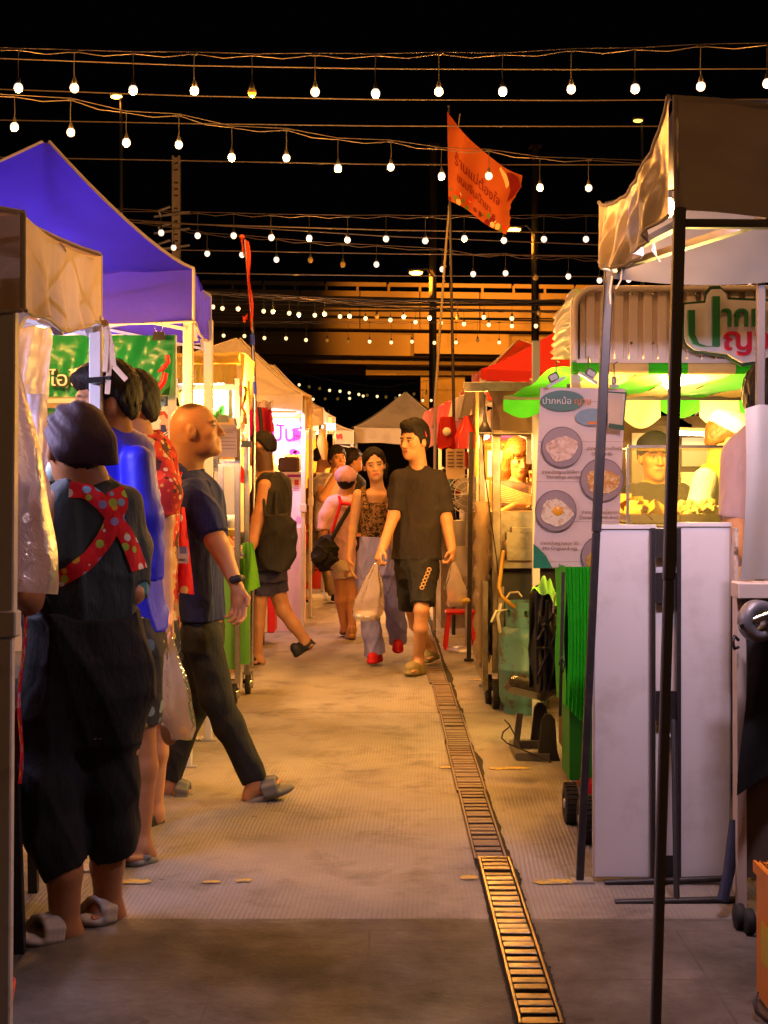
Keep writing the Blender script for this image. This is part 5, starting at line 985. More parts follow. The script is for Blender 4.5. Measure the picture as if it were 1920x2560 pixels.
prop('plastic_bag', 'clear bag of red goods hanging under the white side panel', 'bag', lambda m: m.grid(lambda u, v: P(1166, 1040, 11.3)+V((.065*math.cos(u*6.28)*(.25+1.1*min(1, v*1.6)-.5*max(0, v-.7))*(1+.1*math.sin(u*31)), .05*math.sin(u*6.28)*(.3+.9*v)*(1+.1*math.sin(u*31)), -v*.26)), 48, 14), M('red_shiny_bag', (.6, .04, .02), rough=.15, coat=.6, bump=.3, bscale=14))
sh_ = thing('stall_shelf', 'cluttered far stall counter with jars behind the head of the walking man', 'stall counter', fl(1120, 13.5)); m = MB(); m.cor((P(1100, 0, 13.2).x, 13.0, 0), (1.6, 14.2, .95)); m.build('counter', m_old, sh_); rj = random.Random(9); cols = [m_white, f_orange, m_gas, f_yellow, f_red, m_chrome]
for i in range(16):
    x_ = rj.uniform(.58, .95); y_ = rj.uniform(13.05, 13.9); zz_ = .95+(.0 if i < 8 else .27 if i < 12 else .52); h_ = rj.uniform(.09, .2); m = MB(); m.lathe((x_, y_, zz_), [(.001, 0), (.035, 0), (.035, h_*.7), (.02, h_*.85), (.02, h_), (.001, h_)], 12); m.build('jar', cols[i % 6], sh_)
m = MB(); m.cor((.55, 13.1, 1.20), (1.0, 13.9, 1.215)); m.cor((.55, 13.1, 1.455), (1.0, 13.9, 1.47)); m.cor((.98, 13.1, .95), (1.0, 13.9, 2.0)); m.build('shelf', m_old, sh_)
m = MB(); m.cor((1.02, 13.3, 0), (1.6, 15.9, 1.9)); m.build('backing', M('warm_backing', (.5, .3, .12), rough=.7), sh_)
# flag and its two poles
dF = 12.4; t = thing('flag', 'red and orange shop flag with lettering waving on a thin metal pole', 'flag', fl(1136, dF)); m = MB(); m.tube([fl(1134, dF)+V((0, 0, .0)), P(1134, 1000, dF), P(1127, 640, dF), P(1122, 268, dF)], [.016, .014, .011, .009], 8); m.ball(P(1121.5, 266, dF), .014, 8)
m.build('pole', m_black_pole, t)
tl_, tr_, bl_, br_ = (1118, 278), (1312, 436), (1121, 497), (1262, 590)
def fg(u, v, off=0):
    a = (lerp(tl_[0], bl_[0], v), lerp(tl_[1], bl_[1], v)); b = (lerp(1304, br_[0], v)+6*math.sin(v*9)*u, lerp(tr_[1], br_[1], v)); top = 26*math.sin(3.14*u)*(1-v)
    x = lerp(a[0], b[0], u); y = lerp(a[1], b[1], u)+top*1.0+3*math.sin(u*9+v*2); rag = (8*math.sin(v*37)+5*math.sin(v*71))*max(0, u-.9)*10*.12
    return P(x+rag*1.2, y, dF-.10*math.sin(u*7+v*1.2)-.05*math.sin(u*13)*u-off)
def flagc(nt, co, base):
    x, y, z = _sep(nt, co); zz = _math(nt, 'ADD', z, _math(nt, 'MULTIPLY', x, .55)); return _mix(nt, _ramp(nt, zz, 4.36, 4.62), (.42, .095, .02), (.40, .010, .008))
f_flag = M('flag_cloth', (.7, .1, .02), rough=.8, fn=flagc, trl=.35, bump=.15, bscale=12)
m = MB(); m.grid(fg, 60, 40); fo = m.build('cloth', f_flag, t)
def onflag(name, pts, mat, off=.012): # outline patch on the cloth
    m = MB(); pp = [fg(u, v, off) for u, v in pts]; m._add(pp+[p+V((0, .004, 0)) for p in pp], [tuple(range(len(pp)))]); return m.build(name, mat, fo)
m_fred = M('flag_red_print', (.16, .004, .008), trl=.2); m_fcream = M('flag_cream_print', (.8, .55, .3), trl=.2); m_fgreen = M('flag_green_print', (.10, .22, .03), trl=.2)
def tflag(s_, u0, v0, uw, size):
    cu = bpy.data.curves.new('t', 'FONT'); cu.body = s_; cu.size = 1; cu.resolution_u = 2; cu.offset = .012; o = bpy.data.objects.new('t', cu); C.objects.link(o); me = bpy.data.meshes.new_from_object(o.evaluated_get(bpy.context.evaluated_depsgraph_get())); xm = max(v.co.x for v in me.vertices)
    vs = [fg(u0+v.co.x/xm*uw, v0-v.co.y*size+.10*(v.co.x/xm), .014) for v in me.vertices]; fs = [tuple(p.vertices) for p in me.polygons]; bpy.data.objects.remove(o); put('lettering', vs, fs, m_fred, fo)
tflag('ร้านแม่ต้องใจ', .10, .50, .72, .20); tflag('ขนมจีนน้ำยา', .14, .70, .55, .17)
rf_ = random.Random(2)
for i in range(34):
    u = rf_.uniform(.02, .98); v = 1-rf_.uniform(.01, .20)*(1.0 if u < .8 else .7); s1 = rf_.uniform(.018, .05); n = 7; onflag('printed_fruit', [(min(1, max(0, u+s1*math.cos(2*math.pi*k/n)*rf_.uniform(.6, 1.2))), min(1, v+s1*1.3*math.sin(2*math.pi*k/n)*rf_.uniform(.6, 1.2))) for k in range(n)], (m_fgreen, m_fcream, m_fred, f_orange)[i % 4], .010+.0004*i)
onflag('printed_swirl', [(.80, .06), (.86, .03), (.95, .06), (.99, .2), (.97, .4), (.93, .48), (.90, .3), (.84, .2)], m_fred, .02); onflag('printed_swirl', [(.72, .03), (.80, .10), (.86, .22), (.84, .3), (.78, .2), (.70, .08)], m_fcream, .021)
pole = thing('bamboo_pole', 'pale bamboo pole leaning behind the metal flag pole', 'pole', fl(1086, 12.7)); m = MB(); q0_, q1_ = fl(1086, 12.7), P(1150, 284, 12.7); pts = [q0_, P(1088, 1000, 12.7), P(1100, 820, 12.7), P(1116, 600, 12.7), P(1130, 440, 12.7), q1_]; m.tube(pts, [.015, .014, .012, .010, .008, .005], 8)
for i in range(14): k = P(lerp(1088, 1126, i/14), lerp(1000, 480, i/14), 12.7); m.lathe(k, [(.010, -.008), (.015, 0), (.010, .008)], 8)
m.build('cane', M('bamboo', (.30, .24, .15), rough=.5, bump=.1), pole)
# white folding board with black frame
dT = 4.80; t = thing('folding_board', 'white two-panel folding board standing on end with a black steel leg frame', 'folding table', fl(1655, dT)); m_bw = M('white_board_surface', (.66, .62, .64), rough=.5, var=.04, bump=.12, bscale=120, bdist=.002, weave=900, dirt=(.34, .27, .22), dscale=3.5, dlo=.5, dhi=.72, damt=.5)
for a_, b_, nm in ((1483, 1640, 1), (1692, 1828, 2)):
    m = MB(); m.cor(P(a_, 1312 if nm == 1 else 1306, dT), P(b_, 2196, dT)+V((0, .03, 0)), 0, .006); m.build('panel', m_bw, t)
m = MB(); m.cor(P(1483, 1312, dT-.004)-V((0, .002, 0)), P(1640, 1322, dT-.002)); m.cor(P(1692, 1306, dT-.004)-V((0, .002, 0)), P(1828, 1316, dT-.002)); m.build('edge_strip', m_bw, t)
m = MB(); m.cor(P(1640, 1320, dT+.02), P(1692, 2196, dT+.03)); m.build('hinge_backing', m_bw, t)
m = MB()
for px in (1632, 1696): m.bar(P(px, 1320, dT-.02), P(px, 2196, dT-.02), .014, .022)
for y0_, y1_ in ((1322, 1396), (1432, 1508), (1728, 1802), (2140, 2196)): m.cor(P(1640, y0_, dT-.012), P(1690, y1_, dT-.004))
m.build('leg_frame', m_black_pole, t)
m = MB(); m.tube([P(1512, 2207, dT-.03), P(1806, 2197, dT-.03)], .011, 10); m.build('foot_bar', m_black_pole, t); m = MB(); m.tube([P(1537, 2257, dT-.24), P(1840, 2249, dT-.24)], .012, 10); m.tube([P(1692, 2250, dT-.24), P(1684, 1800, dT-.03)], .010, 8); m.build('foot_bar', m_black_pole, t)
# white metal cart at the right edge
t = thing('side_cart', 'chipped cream metal cart with black cloth and caster at the right edge', 'cart', fl(1900, 4.35)); m_cream = M('chipped_cream_paint', (.56, .44, .36), rough=.45, bump=.1, dirt=(.06, .035, .02), dscale=11, dlo=.58, dhi=.66, damt=.9)
m = MB(); m.bar(P(1851, 1460, 4.4), P(1853, 2320, 4.4), .028, .028); m.bar(P(1838, 1320, 4.6), P(1840, 2230, 4.6), .012, .03); m.build('corner_post', m_cream, t)
m = MB(); a_ = P(1838, 1455, 4.4); m.cor((a_.x, 4.36, a_.z-.05), (2.2, 4.46, a_.z), 0, .004); m.cor((1.29, 4.462, a_.z-.05), (2.2, 5.2, a_.z-.002)); m.build('top_rail', m_cream, t)
m = MB(); m.cor((P(1862, 0, 4.4).x, 4.42, .12), (2.2, 4.45, a_.z-.051)); m.cor((1.29, 4.452, .12), (2.2, 5.1, a_.z-.051)); m.build('side_panel', M('dark_cart_panel', (.10, .075, .055), rough=.6, bump=.1), t)
m = MB(); m.tube([P(1846, 1600, 4.36), P(1836, 1590, 4.34), P(1832, 1605, 4.34), P(1836, 1622, 4.34), P(1846, 1618, 4.36)], .005, 6); m.build('latch_ring', m_black_pole, t)
for px, py, d in ((1847, 2316, 4.3), (1872, 2325, 4.25)): q = P(px, py, d); m = MB(); m.lathe((q.x-.012, d, .038), [(.001, 0), (.036, 0), (.038, .004), (.038, .022), (.036, .026), (.001, .026)], 18, 0, (1, 0, 0)); m.build('caster', m_rubber, t)
m = MB(); m.tube([P(1838, 2050, 4.45), P(1822, 2180, 4.42), P(1806, 2252, 4.40)], .018, 10); m.build('stand_leg', M('dark_blue_tube', (.03, .035, .07), rough=.4), t)
m = MB(); m.grid(lambda u, v: V((lerp(P(1868-18*v+8*math.sin(v*5), 0, 4.3).x, 1.5, u), 4.33-.03*math.sin(u*9+v*2), lerp(P(0, 1560, 4.3).z, P(0, 1990-60*math.sin(u*3), 4.3).z, v))), 20, 20); tag(m.build('black_cloth', M('black_cotton', (.012, .011, .012), rough=.85, bump=.4, bscale=12)), 'black cloth hanging over the side of the cream cart', 'cloth')
hd = thing('sealing_machine', 'grey metal machine head with round wheel and handle on the cream cart', 'machine', P(1900, 1560, 4.25)); m = MB(); q = P(1898, 1550, 4.25); m.lathe(q+V((-.02, 0, 0)), [(.03, 0), (.05, 0), (.062, .01), (.062, .04), (.05, .05), (.03, .05), (.03, 0)], 28, 0, (.4, -1, 0)); m.build('wheel', M('dull_wheel_steel', (.2, .19, .2), rough=.5, metal=.6), hd); m = MB(); m.bar(P(1848, 1568, 4.2), P(1885, 1550, 4.2), .014, .02); m.tube([P(1880, 1552, 4.2), P(1925, 1535, 4.2)], .012); m.build('handle', m_chrome, hd)
m = MB(); m.grid(lambda u, v: V((lerp(P(1862-10*v*v, 0, 4.5).x, 1.45, u)+.0, 4.5-.015*math.sin(u*14+v)-.02*math.sin(v*4), lerp(P(0, 1012+10*(1-min(1, u*8)), 4.5).z, P(0, 1450, 4.5).z, v))), 30, 24); tag(m.build('white_sheet', M('white_plastic_sheet', (.40, .38, .40), rough=.45, trl=.3, bump=.1)), 'bright white plastic sheet hanging over the cream cart', 'sheet')
m = MB(); q = P(1896, 0, 3.62); m.cor((q.x, 3.62, .006), (1.6, 4.0, P(0, 2150, 3.62).z), 0, .01); m.build('x', m_white) if False else None
cr = thing('crate', 'orange plastic crate at the lower right corner', 'crate', (1.2, 3.5, 0)); xq = P(1890, 0, 3.72).x; zt_ = P(0, 2150, 3.72).z; m = MB(); m.cor((xq, 3.30, .01), (1.6, 3.32, zt_), 0, .006); m.cor((xq, 3.325, .01), (xq+.02, 3.72, zt_), 0, .006); m.cor((xq+.02, 3.70, .01), (1.6, 3.72, zt_), 0, .006); m.cor((xq+.021, 3.325, .01), (1.6, 3.695, .03)); m.cor((xq-.008, 3.3, zt_-.03), (xq-.001, 3.72, zt_)); m.build('shell', M('orange_plastic', (.72, .22, .015), rough=.35, var=.2, bump=.08), cr); m = MB(); m.cor((xq-.003, 3.42, .12), (xq-.0005, 3.66, .22)); m.build('yellow_label', M('yellow_print', (.6, .45, .03), rough=.4), cr)
m = MB(); m.tube([P(1892, 2480, 3.6), P(1886, 2505, 3.58), P(1893, 2530, 3.57), P(1915, 2550, 3.56), P(1960, 2556, 3.56)], .006, 6); tag(m.build('power_cable', m_strand), 'grey cable curling on the ground beside the orange crate', 'cable')
# ---------------------------------------------------------------- left side furniture
def sheet(name, lab, cat, a, b, c_, d_, mat, nu=24, nv=14, wv=.01, seed=0, parent=None):
    """hanging sheet through four places: upper left, upper right, lower right, lower left"""
    m = MB(); m.grid(lambda u, v: lerp(lerp(a, b, u), lerp(d_, c_, u), v)+V((0, wv*wob(u*3, v*1.5, 1, seed), 0)), nu, nv); o = m.build(name, mat, parent)
    return tag(o, lab, cat) if parent is None else o
m_bann = M('green_banner_print', (.01, .24, .075), rough=.35, var=.15, bump=.1, bscale=5, trl=.03)
t = thing('shop_banner', 'green shop banner with white Thai letters and a red chilli, clipped at its corner', 'banner', P(290, 985, 6.3))
sheet('banner_sheet', None, None, P(100, 838, 6.3), P(437, 838, 6.3), P(424, 988, 6.3), P(118, 993, 6.3), m_bann, 30, 14, .022, 3, t)
text('ไอโ', P(126, 966, 6.24), (1, 0, 0), (0, 0, 1), .088, M('dark_print', (.02, .02, .02)), t, 'letter_shadow', wide=1.1, bold=.004); text('ไอโ', P(123, 964, 6.23), (1, 0, 0), (0, 0, 1), .088, m_white, t, 'lettering', wide=1.1)
m = MB()
for pts, w_ in (([(418, 888), (420, 905), (412, 920)], .022), ([(416, 912), (404, 924), (394, 930)], .02), ([(414, 932), (408, 955), (392, 975), (374, 980)], .026)):
    q = [P(x, y, 6.23) for x, y in pts]; m.tube(q, [w_*.5]+[w_*.55]*(len(q)-2)+[w_*.12], 10)
m.build('chilli_print', M('chilli_red', (.72, .02, .02), rough=.3), t)
def clip(px, py, d, parent, s=1.0):
    m = MB(); q = P(px, py, d); m.prism([(-.03*s, 0), (.03*s, 0), (.022*s, .035*s), (-.022*s, .035*s)], q+V((0, .012, 0)), (1, 0, 0), (0, 0, 1), .024); o = m.build('binder_clip', m_clip, parent)
    m = MB()
    for sx in (-1, 1): m.tube([q+V((sx*.008*s, -.01, .033*s)), q+V((sx*.018*s, -.012, .05*s)), q+V((sx*.01*s, -.012, .075*s)), q+V((0, -.012, .078*s))], .0016, 5)
    m.build('clip_wire', m_chrome, o)
clip(398, 850, 6.26, t); m = MB(); m.bar(P(120, 1003, 6.32), P(260, 1000, 6.32), .03, .02); m.build('banner_rail', m_white_pole, t); m = MB(); m.bar(P(431, 838, 6.35), P(431, 1100, 6.35), .035); m.build('banner_rail', m_white_pole, t)
m = MB(); m.tube([P(94, 1038, 6.25), P(190, 1038, 6.28)], .032, 14); tag(m.build('cloth_roll', M('dark_green_roll', (.01, .11, .06), rough=.6, bump=.2)), 'dark green rolled cloth hanging below the green banner', 'cloth')
pst = thing('poster', 'blue and white poster with tricolour ribbon and a red number badge', 'poster', P(395, 1110, 6.4)); dq = 6.4
m = MB(); m.cor(P(340, 990, dq), P(431, 1101, dq)+V((0, .004, 0))); m.build('paper', M('poster_blue', (.06, .20, .62), rough=.35, var=.6, scale=14, bump=.02), pst)
def pz(poly, mat, off, name='printed_shape'): m = MB(); m.prism([(x*dq/F, -y*dq/F) for x, y in poly], P(0, 0, dq)+V((CX*dq/F, -off, 0))-V((CX*dq/F, 0, 0)) if False else P(0, HZ, dq)+V((0, -off, EYE*0-(0-HZ)*dq/F)), (1, 0, 0), (0, 0, 1), .0008); return m.build(name, mat, pst)
m_navy = M('navy_print', (.02, .03, .16)); m_pred = M('badge_red', (.62, .02, .05)); m_pw = m_white
pz([(342, 1022), (366, 1012), (392, 1030), (420, 1018), (428, 1050), (404, 1082), (380, 1092), (345, 1096)], M('poster_white', (.72, .76, .8), var=.08, scale=30), .002)
for k, mt in enumerate((M('ribbon_red', (.6, .03, .06)), m_pw, m_navy, m_pw, MATS['ribbon_red'])):
    o_ = k*3.4; pz([(380, 1100-o_), (405, 1096-o_), (431, 1078-o_), (431, 1081.4-o_), (406, 1099.4-o_), (384, 1100.8-o_)], mt, .003+.0004*k); pz([(398+o_*.8, 991), (412+o_*.8, 1000), (431, 1012-o_*1.2), (431, 1015.4-o_*1.2), (410+o_*.8, 1003), (396+o_*.8, 992)], mt, .003+.0004*k)
pz([(362, 1001), (394, 998), (394, 1009), (362, 1011)], m_navy, .004); pz([(342, 1083), (366, 1083), (366, 1098), (342, 1098)], m_navy, .004)
pz([(358+13*math.cos(a)*(1+.12*(i % 2)), 1044+11*math.sin(a)*(1+.12*(i % 2))) for i, a in enumerate([2*math.pi*k/18 for k in range(18)])], m_pred, .004)
pz([(360+9*math.cos(a), 1068+9*math.sin(a)) for a in [2*math.pi*k/16 for k in range(16)]], M('badge_blue', (.02, .10, .5)), .004); pz([(381+9*math.cos(a), 1068+9*math.sin(a)) for a in [2*math.pi*k/16 for k in range(16)]], m_pw, .004)
pz([(397, 1036), (402, 1030), (410, 1030), (416, 1036), (417, 1046), (425, 1056), (427, 1070), (420, 1080), (400, 1080), (399, 1062), (404, 1052), (399, 1046)], M('drawn_figure_skin', (.75, .42, .32)), .004); pz([(395, 1036), (402, 1028), (412, 1028), (420, 1038), (422, 1050), (415, 1045), (410, 1036), (400, 1040)], M('drawn_red_hair', (.45, .06, .03)), .005); pz([(402, 1062), (414, 1062), (418, 1080), (402, 1080)], m_navy, .005)
text('โครงการ', P(364, 1008, dq-.005), (1, 0, 0), (0, 0, 1), .014, m_pw, pst); text('ไทย', P(366, 1030, dq-.005), (1, 0, .12), (0, 0, 1), .034, m_navy, pst, shear=.3, bold=.001); text('40', P(351, 1048, dq-.005), (1, 0, 0), (0, 0, 1), .022, m_pw, pst, bold=.001)
pz([(403, 1021), (409, 1014), (413, 1018), (418, 1012), (421, 1018), (412, 1028)], m_pw, .004); clip(431, 1015, 6.37, pst, 1.1)
b = thing('white_board', 'white rimmed board hanging under the blue poster', 'board', P(390, 1150, 6.45)); m = MB(); m.cor(P(340, 1102, 6.43), P(428, 1112, 6.43)+V((0, .01, 0))); m.cor(P(424, 1112, 6.43), P(429, 1230, 6.43)+V((0, .01, 0))); m.build('rim', m_white, b); m = MB(); m.cor(P(340, 1112, 6.45), P(424, 1230, 6.45)+V((0, .006, 0))); m.build('face', M('pink_board_face', (.5, .4, .42)), b)
# plastic sheets and the big clear bag at the left edge
m_mist = M('misty_white_sheet', (.66, .64, .74), rough=.3, trl=.14, bump=.15, bscale=7, bdist=.03, var=.05)
sheet('plastic_curtain', 'bright white plastic curtain lit from behind at the left', 'curtain', P(-60, 795, 4.9), P(134, 822, 5.2), P(122, 1000, 5.2), P(-60, 1000, 4.9), m_mist, 40, 14, .03, 2)
sheet('plastic_curtain', 'glowing white plastic sheet behind the woman in the dark cap', 'curtain', P(-80, 985, 4.95), P(112, 985, 5.1), P(128, 1330, 5.1), P(-80, 1420, 4.95), m_mist, 30, 20, .03, 5)
bg = thing('plastic_bag', 'huge milky plastic bag of goods hanging from a hook at the left edge', 'bag', P(60, 1480, 3.75)); db = 3.75
def bag(u, v):
    a = u*2*math.pi; w0, w1 = 14, 128; s_ = min(1, v/.55); wr = lerp(w0, 100, s_**.8)+28*max(0, (v-.5)/.5)*(1 if v < .93 else (1-v)/.07*.4+.6); cx = lerp(12, 22, v)
    x = cx+wr*math.cos(a)*(1+.05*math.sin(v*14+u*9)); y = lerp(868, 1478+8*math.cos(a), v)
    return P(x, y, db+.12*s_*math.sin(a)*(1+.12*math.sin(u*50)*(1-v*.6)))
m = MB(); m.grid(bag, 60, 40); m.build('film', Mclear('milky_bag_film', (.80, .66, .60), .18, .3, .6), bg); m = MB(); m.tube([P(10, 868, db), P(11, 850, db), P(6, 838, db), P(0, 848, db), P(-1, 800, db), P(4, 770, db)], .004, 6); m.build('wire_hook', m_black_pole, bg)
m = MB(); m.ball(P(20, 1380, db+.02), .085, 10, 0, (1.1, .8, .7)); m.ball(P(52, 1300, db+.03), .06, 8); m.ball(P(15, 1240, db+.03), .06, 8, 0, (1, 1, 1.3)); m.build('wrapped_food', M('pale_food_packs', (.7, .45, .28), rough=.6), bg)
fb = thing('folding_table', 'black legged folding table at the left edge beside the cap-wearing woman', 'table', fl(30, 4.15)); m = MB(); m.cor((-1.75, 4.0, .70), (-1.16, 5.2, .73)); m.build('table_top', m_rubber, fb)
for a_, b_ in ((P(28, 2060, 4.1), fl(50, 4.08)), (P(76, 2060, 4.5), fl(84, 4.68)), (P(10, 1900, 4.6), fl(6, 4.75))): m = MB(); m.bar(V((a_.x, a_.y, .70)), b_, .03, .03); m.build('leg', m_black_pole, fb)
prop('red_tub', 'bit of a red plastic tub in the lower left corner', 'tub', lambda m: m.lathe((P(-28, 0, 3.5).x, 3.5, .0), [(.001, 0), (.05, 0), (.065, .12), (.06, .12), (.045, .01)], 20), M('red_tub_plastic', (.6, .03, .02), rough=.4))
cart = thing('vendor_cart', 'white vendor cart under the blue canopy tent behind the queue', 'food cart', (-1.7, 7.0, 0)); m = MB(); m.cor((-2.8, 6.6, .15), (-1.12, 7.5, .88)); m.build('body', M('cart_white_panel', (.55, .52, .5), rough=.4, bump=.05, dirt=(.3, .24, .18), damt=.5), cart); m = MB(); m.cor((-2.85, 6.55, .88), (-1.08, 7.55, .91)); m.build('counter_top', m_chrome, cart)
q = fl(436, 7.55); wl = thing('cart_wheel_stand', 'rubber cart wheel beside a white post behind the hanging bag of food', 'wheel', q); m = MB(); m.lathe(q+V((-.02, 0, .105)), [(.05, 0), (.085, -.003), (.10, .003), (.105, .012), (.105, .028), (.10, .037), (.085, .043), (.05, .04), (.05, 0)], 28, 0, (1, -.5, 0)); m.build('tyre', m_rubber, wl); m = MB(); m.lathe(q+V((-.012, 0, .105)), [(.001, -.004), (.02, -.004), (.05, .004), (.05, .03), (.001, .034)], 20, 0, (1, -.5, 0)); m.build('rim', m_chrome, wl); q2 = fl(466, 7.5)
m = MB(); m.bar(q2, q2+V((0, 0, .9)), .03); m.box(q2+V((0, 0, .006)), (.06, .05, .012)); m.build('post', m_white_pole, wl)
prop('paper_scrap', 'scrap of white paper lying on the ground beside the cart wheel', 'paper', lambda m: m.grid(lambda u, v: fl(485+u*20, 7.35)+V((0, v*.09, .006+.012*math.sin(u*7+v*3)**2)), 8, 5), m_white)
# yellow awning stall: sheets and small signs
m_lil = M('lilac_paper', (.56, .44, .54), rough=.5, trl=.2)
sg_ = thing('hanging_notice', 'lilac sheet with faint mirrored printing clipped under the yellow awning', 'notice', P(568, 1140, 8.3)); m = MB(); m.cor(P(540, 1062, 8.3), P(592, 1143, 8.3)+V((0, .004, 0))); m.build('sheet', m_lil, sg_); text('Platinum', P(591, 1083, 8.295), (-1, 0, 0), (0, 0, 1), .048, M('faint_ink', (.34, .24, .34)), sg_, wide=.62)
m = MB()
for k in range(4): a_ = P(546, 1096+k*9, 8.295); m.cor(a_, a_+V((.10, -.001, .006)))
m.build('printed_rows', MATS['faint_ink'], sg_); clip(557, 1056, 8.28, sg_, 1.2)
m = MB(); m.cor(P(535, 1148, 8.9), P(592, 1330, 8.9)+V((0, .006, 0))); tag(m.build('white_backing_sheet', M('white_glow_sheet', (.75, .72, .74), trl=.4)), 'white sheet behind the vendor in the red hat', 'sheet')
pc = thing('price_card', 'small white price card with blue side edges near the red hat', 'sign', P(538, 1180, 8.7)); m = MB(); m.cor(P(531, 1136, 8.7), P(546, 1180, 8.7)+V((0, .004, 0))); m.build('card', m_white, pc); m = MB(); m.cor(P(528, 1136, 8.695), P(531, 1180, 8.695)); m.cor(P(546, 1136, 8.695), P(548, 1180, 8.695)); m.build('edge', M('blue_edge', (.05, .08, .5)), pc); text('รวด', P(541, 1170, 8.69), (0, 0, 1), (-1, 0, 0), .035, m_navy, pc)
for lab, x0_, y0_, x1_, y1_, d, mt in (('white paper tub on the counter under the lilac sheet', 566, 1288, 588, 1320, 8.75, m_white), ('yellow box on the counter below the white paper tub', 564, 1321, 592, 1342, 8.72, f_yellow), ('black bowl at the edge of the counter by the chrome posts', 586, 1330, 612, 1362, 8.8, m_rubber)):
    a_, b_ = P(x0_, y1_, d), P(x1_, y0_, d); r_ = (b_.x-a_.x)/2; prop('tub' if 'tub' in lab else 'bowl' if 'bowl' in lab else 'box', lab, 'container', (lambda m: m.box((a_+b_)/2+V((0, r_, 0)), (2*r_, 2*r_, b_.z-a_.z), None, 0, .01)) if 'box' in lab else (lambda m: m.lathe(V(((a_.x+b_.x)/2, d+r_, a_.z)), [(.001, 0), (r_*.75, 0), (r_, b_.z-a_.z), (r_*.92, b_.z-a_.z), (r_*.7, .01)], 20)), mt)
gt = M('green_towel', (.13, .42, .02), rough=.95, bump=.9, bscale=90, bdist=.01)
m = MB(); m.grid(lambda u, v: V((lerp(P(606+4*v, 0, 8.5).x, P(630+16*v, 0, 8.5).x, u), 8.5+.03*math.sin(u*5+v*3)-.01, lerp(P(0, 1358, 8.5).z, P(0, 1484-14*u, 8.5).z, v))), 16, 16); m.grid(lambda u, v: V((lerp(P(606+4*v, 0, 8.5).x, P(630+16*v, 0, 8.5).x, u)+.004, 8.56+.02*math.sin(u*5+v*3), lerp(P(0, 1358, 8.5).z, P(0, 1470, 8.5).z, v))), 10, 10); tag(m.build('towel', gt), 'fluffy green towel hanging on the chrome cart rail', 'towel')
rb = thing('ribbon_garland', 'gold ribbon and pink strings tied to the chrome post', 'garland', P(605, 1000, 8.4)); m = MB()
for k in range(5): m.tube([P(597+k*2, 965, 8.4), P(600+k*2.4+3*math.sin(k), 1000, 8.36), P(604+k*2, 1040+k*8, 8.36)], .002, 4)
m.build('pink_strings', M('pink_string', (.8, .2, .3)), rb); m = MB(); m.grid(lambda u, v: P(607+8*u+4*math.sin(v*9), 965+95*v, 8.45)+V((0, .02*math.sin(v*20), 0)), 3, 30); m.build('gold_ribbon', M('gold_foil', (.6, .42, .03), rough=.25, metal=.7, bump=.5, bscale=40), rb)
clip(616, 1118, 8.9, rb, 1.2)
# pole with a red rolled flag, wrapped with blue tape, and pink aprons
fp = thing('rolled_flag_pole', 'steel pole with blue tape bands and a narrow red flag furled at its top', 'flag', fl(628, 10.2)); d_ = 10.2
m = MB(); m.tube([fl(630, d_), P(637, 1010, d_), P(631, 830, d_), P(612, 600, d_)], [.016, .015, .013, .010], 10); m.build('pole', m_chrome, fp); m = MB()
for y0_, y1_, x_ in ((836, 861, 630.5), (955, 986, 635)): m.tube([P(x_, y0_, d_), P(x_+1, y1_, d_)], .018, 12)
m.build('blue_tape', M('blue_tape', (.02, .04, .55), rough=.3), fp); m = MB()
def ff(u, v): x = lerp(613, 628, v)+8*math.sin(v*2.5)*(0)+lerp(-1, 9*(1-.3*v)+3*math.sin(v*11), u); return P(x, lerp(598, 826, v)+6*u*(1-v), d_-.03+.03*math.sin(u*6+v*9))
m.grid(ff, 10, 40); m.ball(P(605, 593, d_), .018, 8); m.tube([P(604, 600, d_), P(610, 640, d_)], .006, 6); m.grid(lambda u, v: P(607+12*u, 788+14*v+5*math.sin(u*5), d_-.03*math.sin(u*3)), 6, 5); m.build('furled_flag', f_orange, fp)
ap = thing('hanging_aprons', 'pink and dark red aprons hanging in a bunch from the yellow awning corner', 'aprons', P(645, 1090, 10)); 
for nm, x0_, x1_, mt in (('pink_apron', 620, 655, M('hot_pink_cloth', (.80, .01, .22), rough=.8, bump=.2)), ('crimson_apron', 655, 682, M('crimson_cloth', (.42, .01, .05), rough=.8, bump=.2))):
    m = MB(); m.grid(lambda u, v: P(lerp(x0_, x1_, u)+(8*(v-.5) if nm == 'crimson_apron' else -3*v), 1018+(66+12*math.sin(u*4))*v, 10.9-.04*math.sin(u*8+v*2)), 16, 14); m.build(nm, mt, ap)
m = MB(); m.tube([P(648, 1018, 10.8), P(652, 1050, 10.8), P(654, 1078, 10.8)], .016, 8); m.build('black_strap', m_rubber, ap)
m = MB(); m.grid(lambda u, v: P(618+65*u, 1002+20*v+3*math.sin(u*17), 10.85-.03*math.sin(u*8)), 24, 5); tag(m.build('crumpled_film', Mclear('crumpled_film', (.85, .7, .6), .5, .1, .9)), 'crumpled clear film bunched above the pink aprons', 'film')
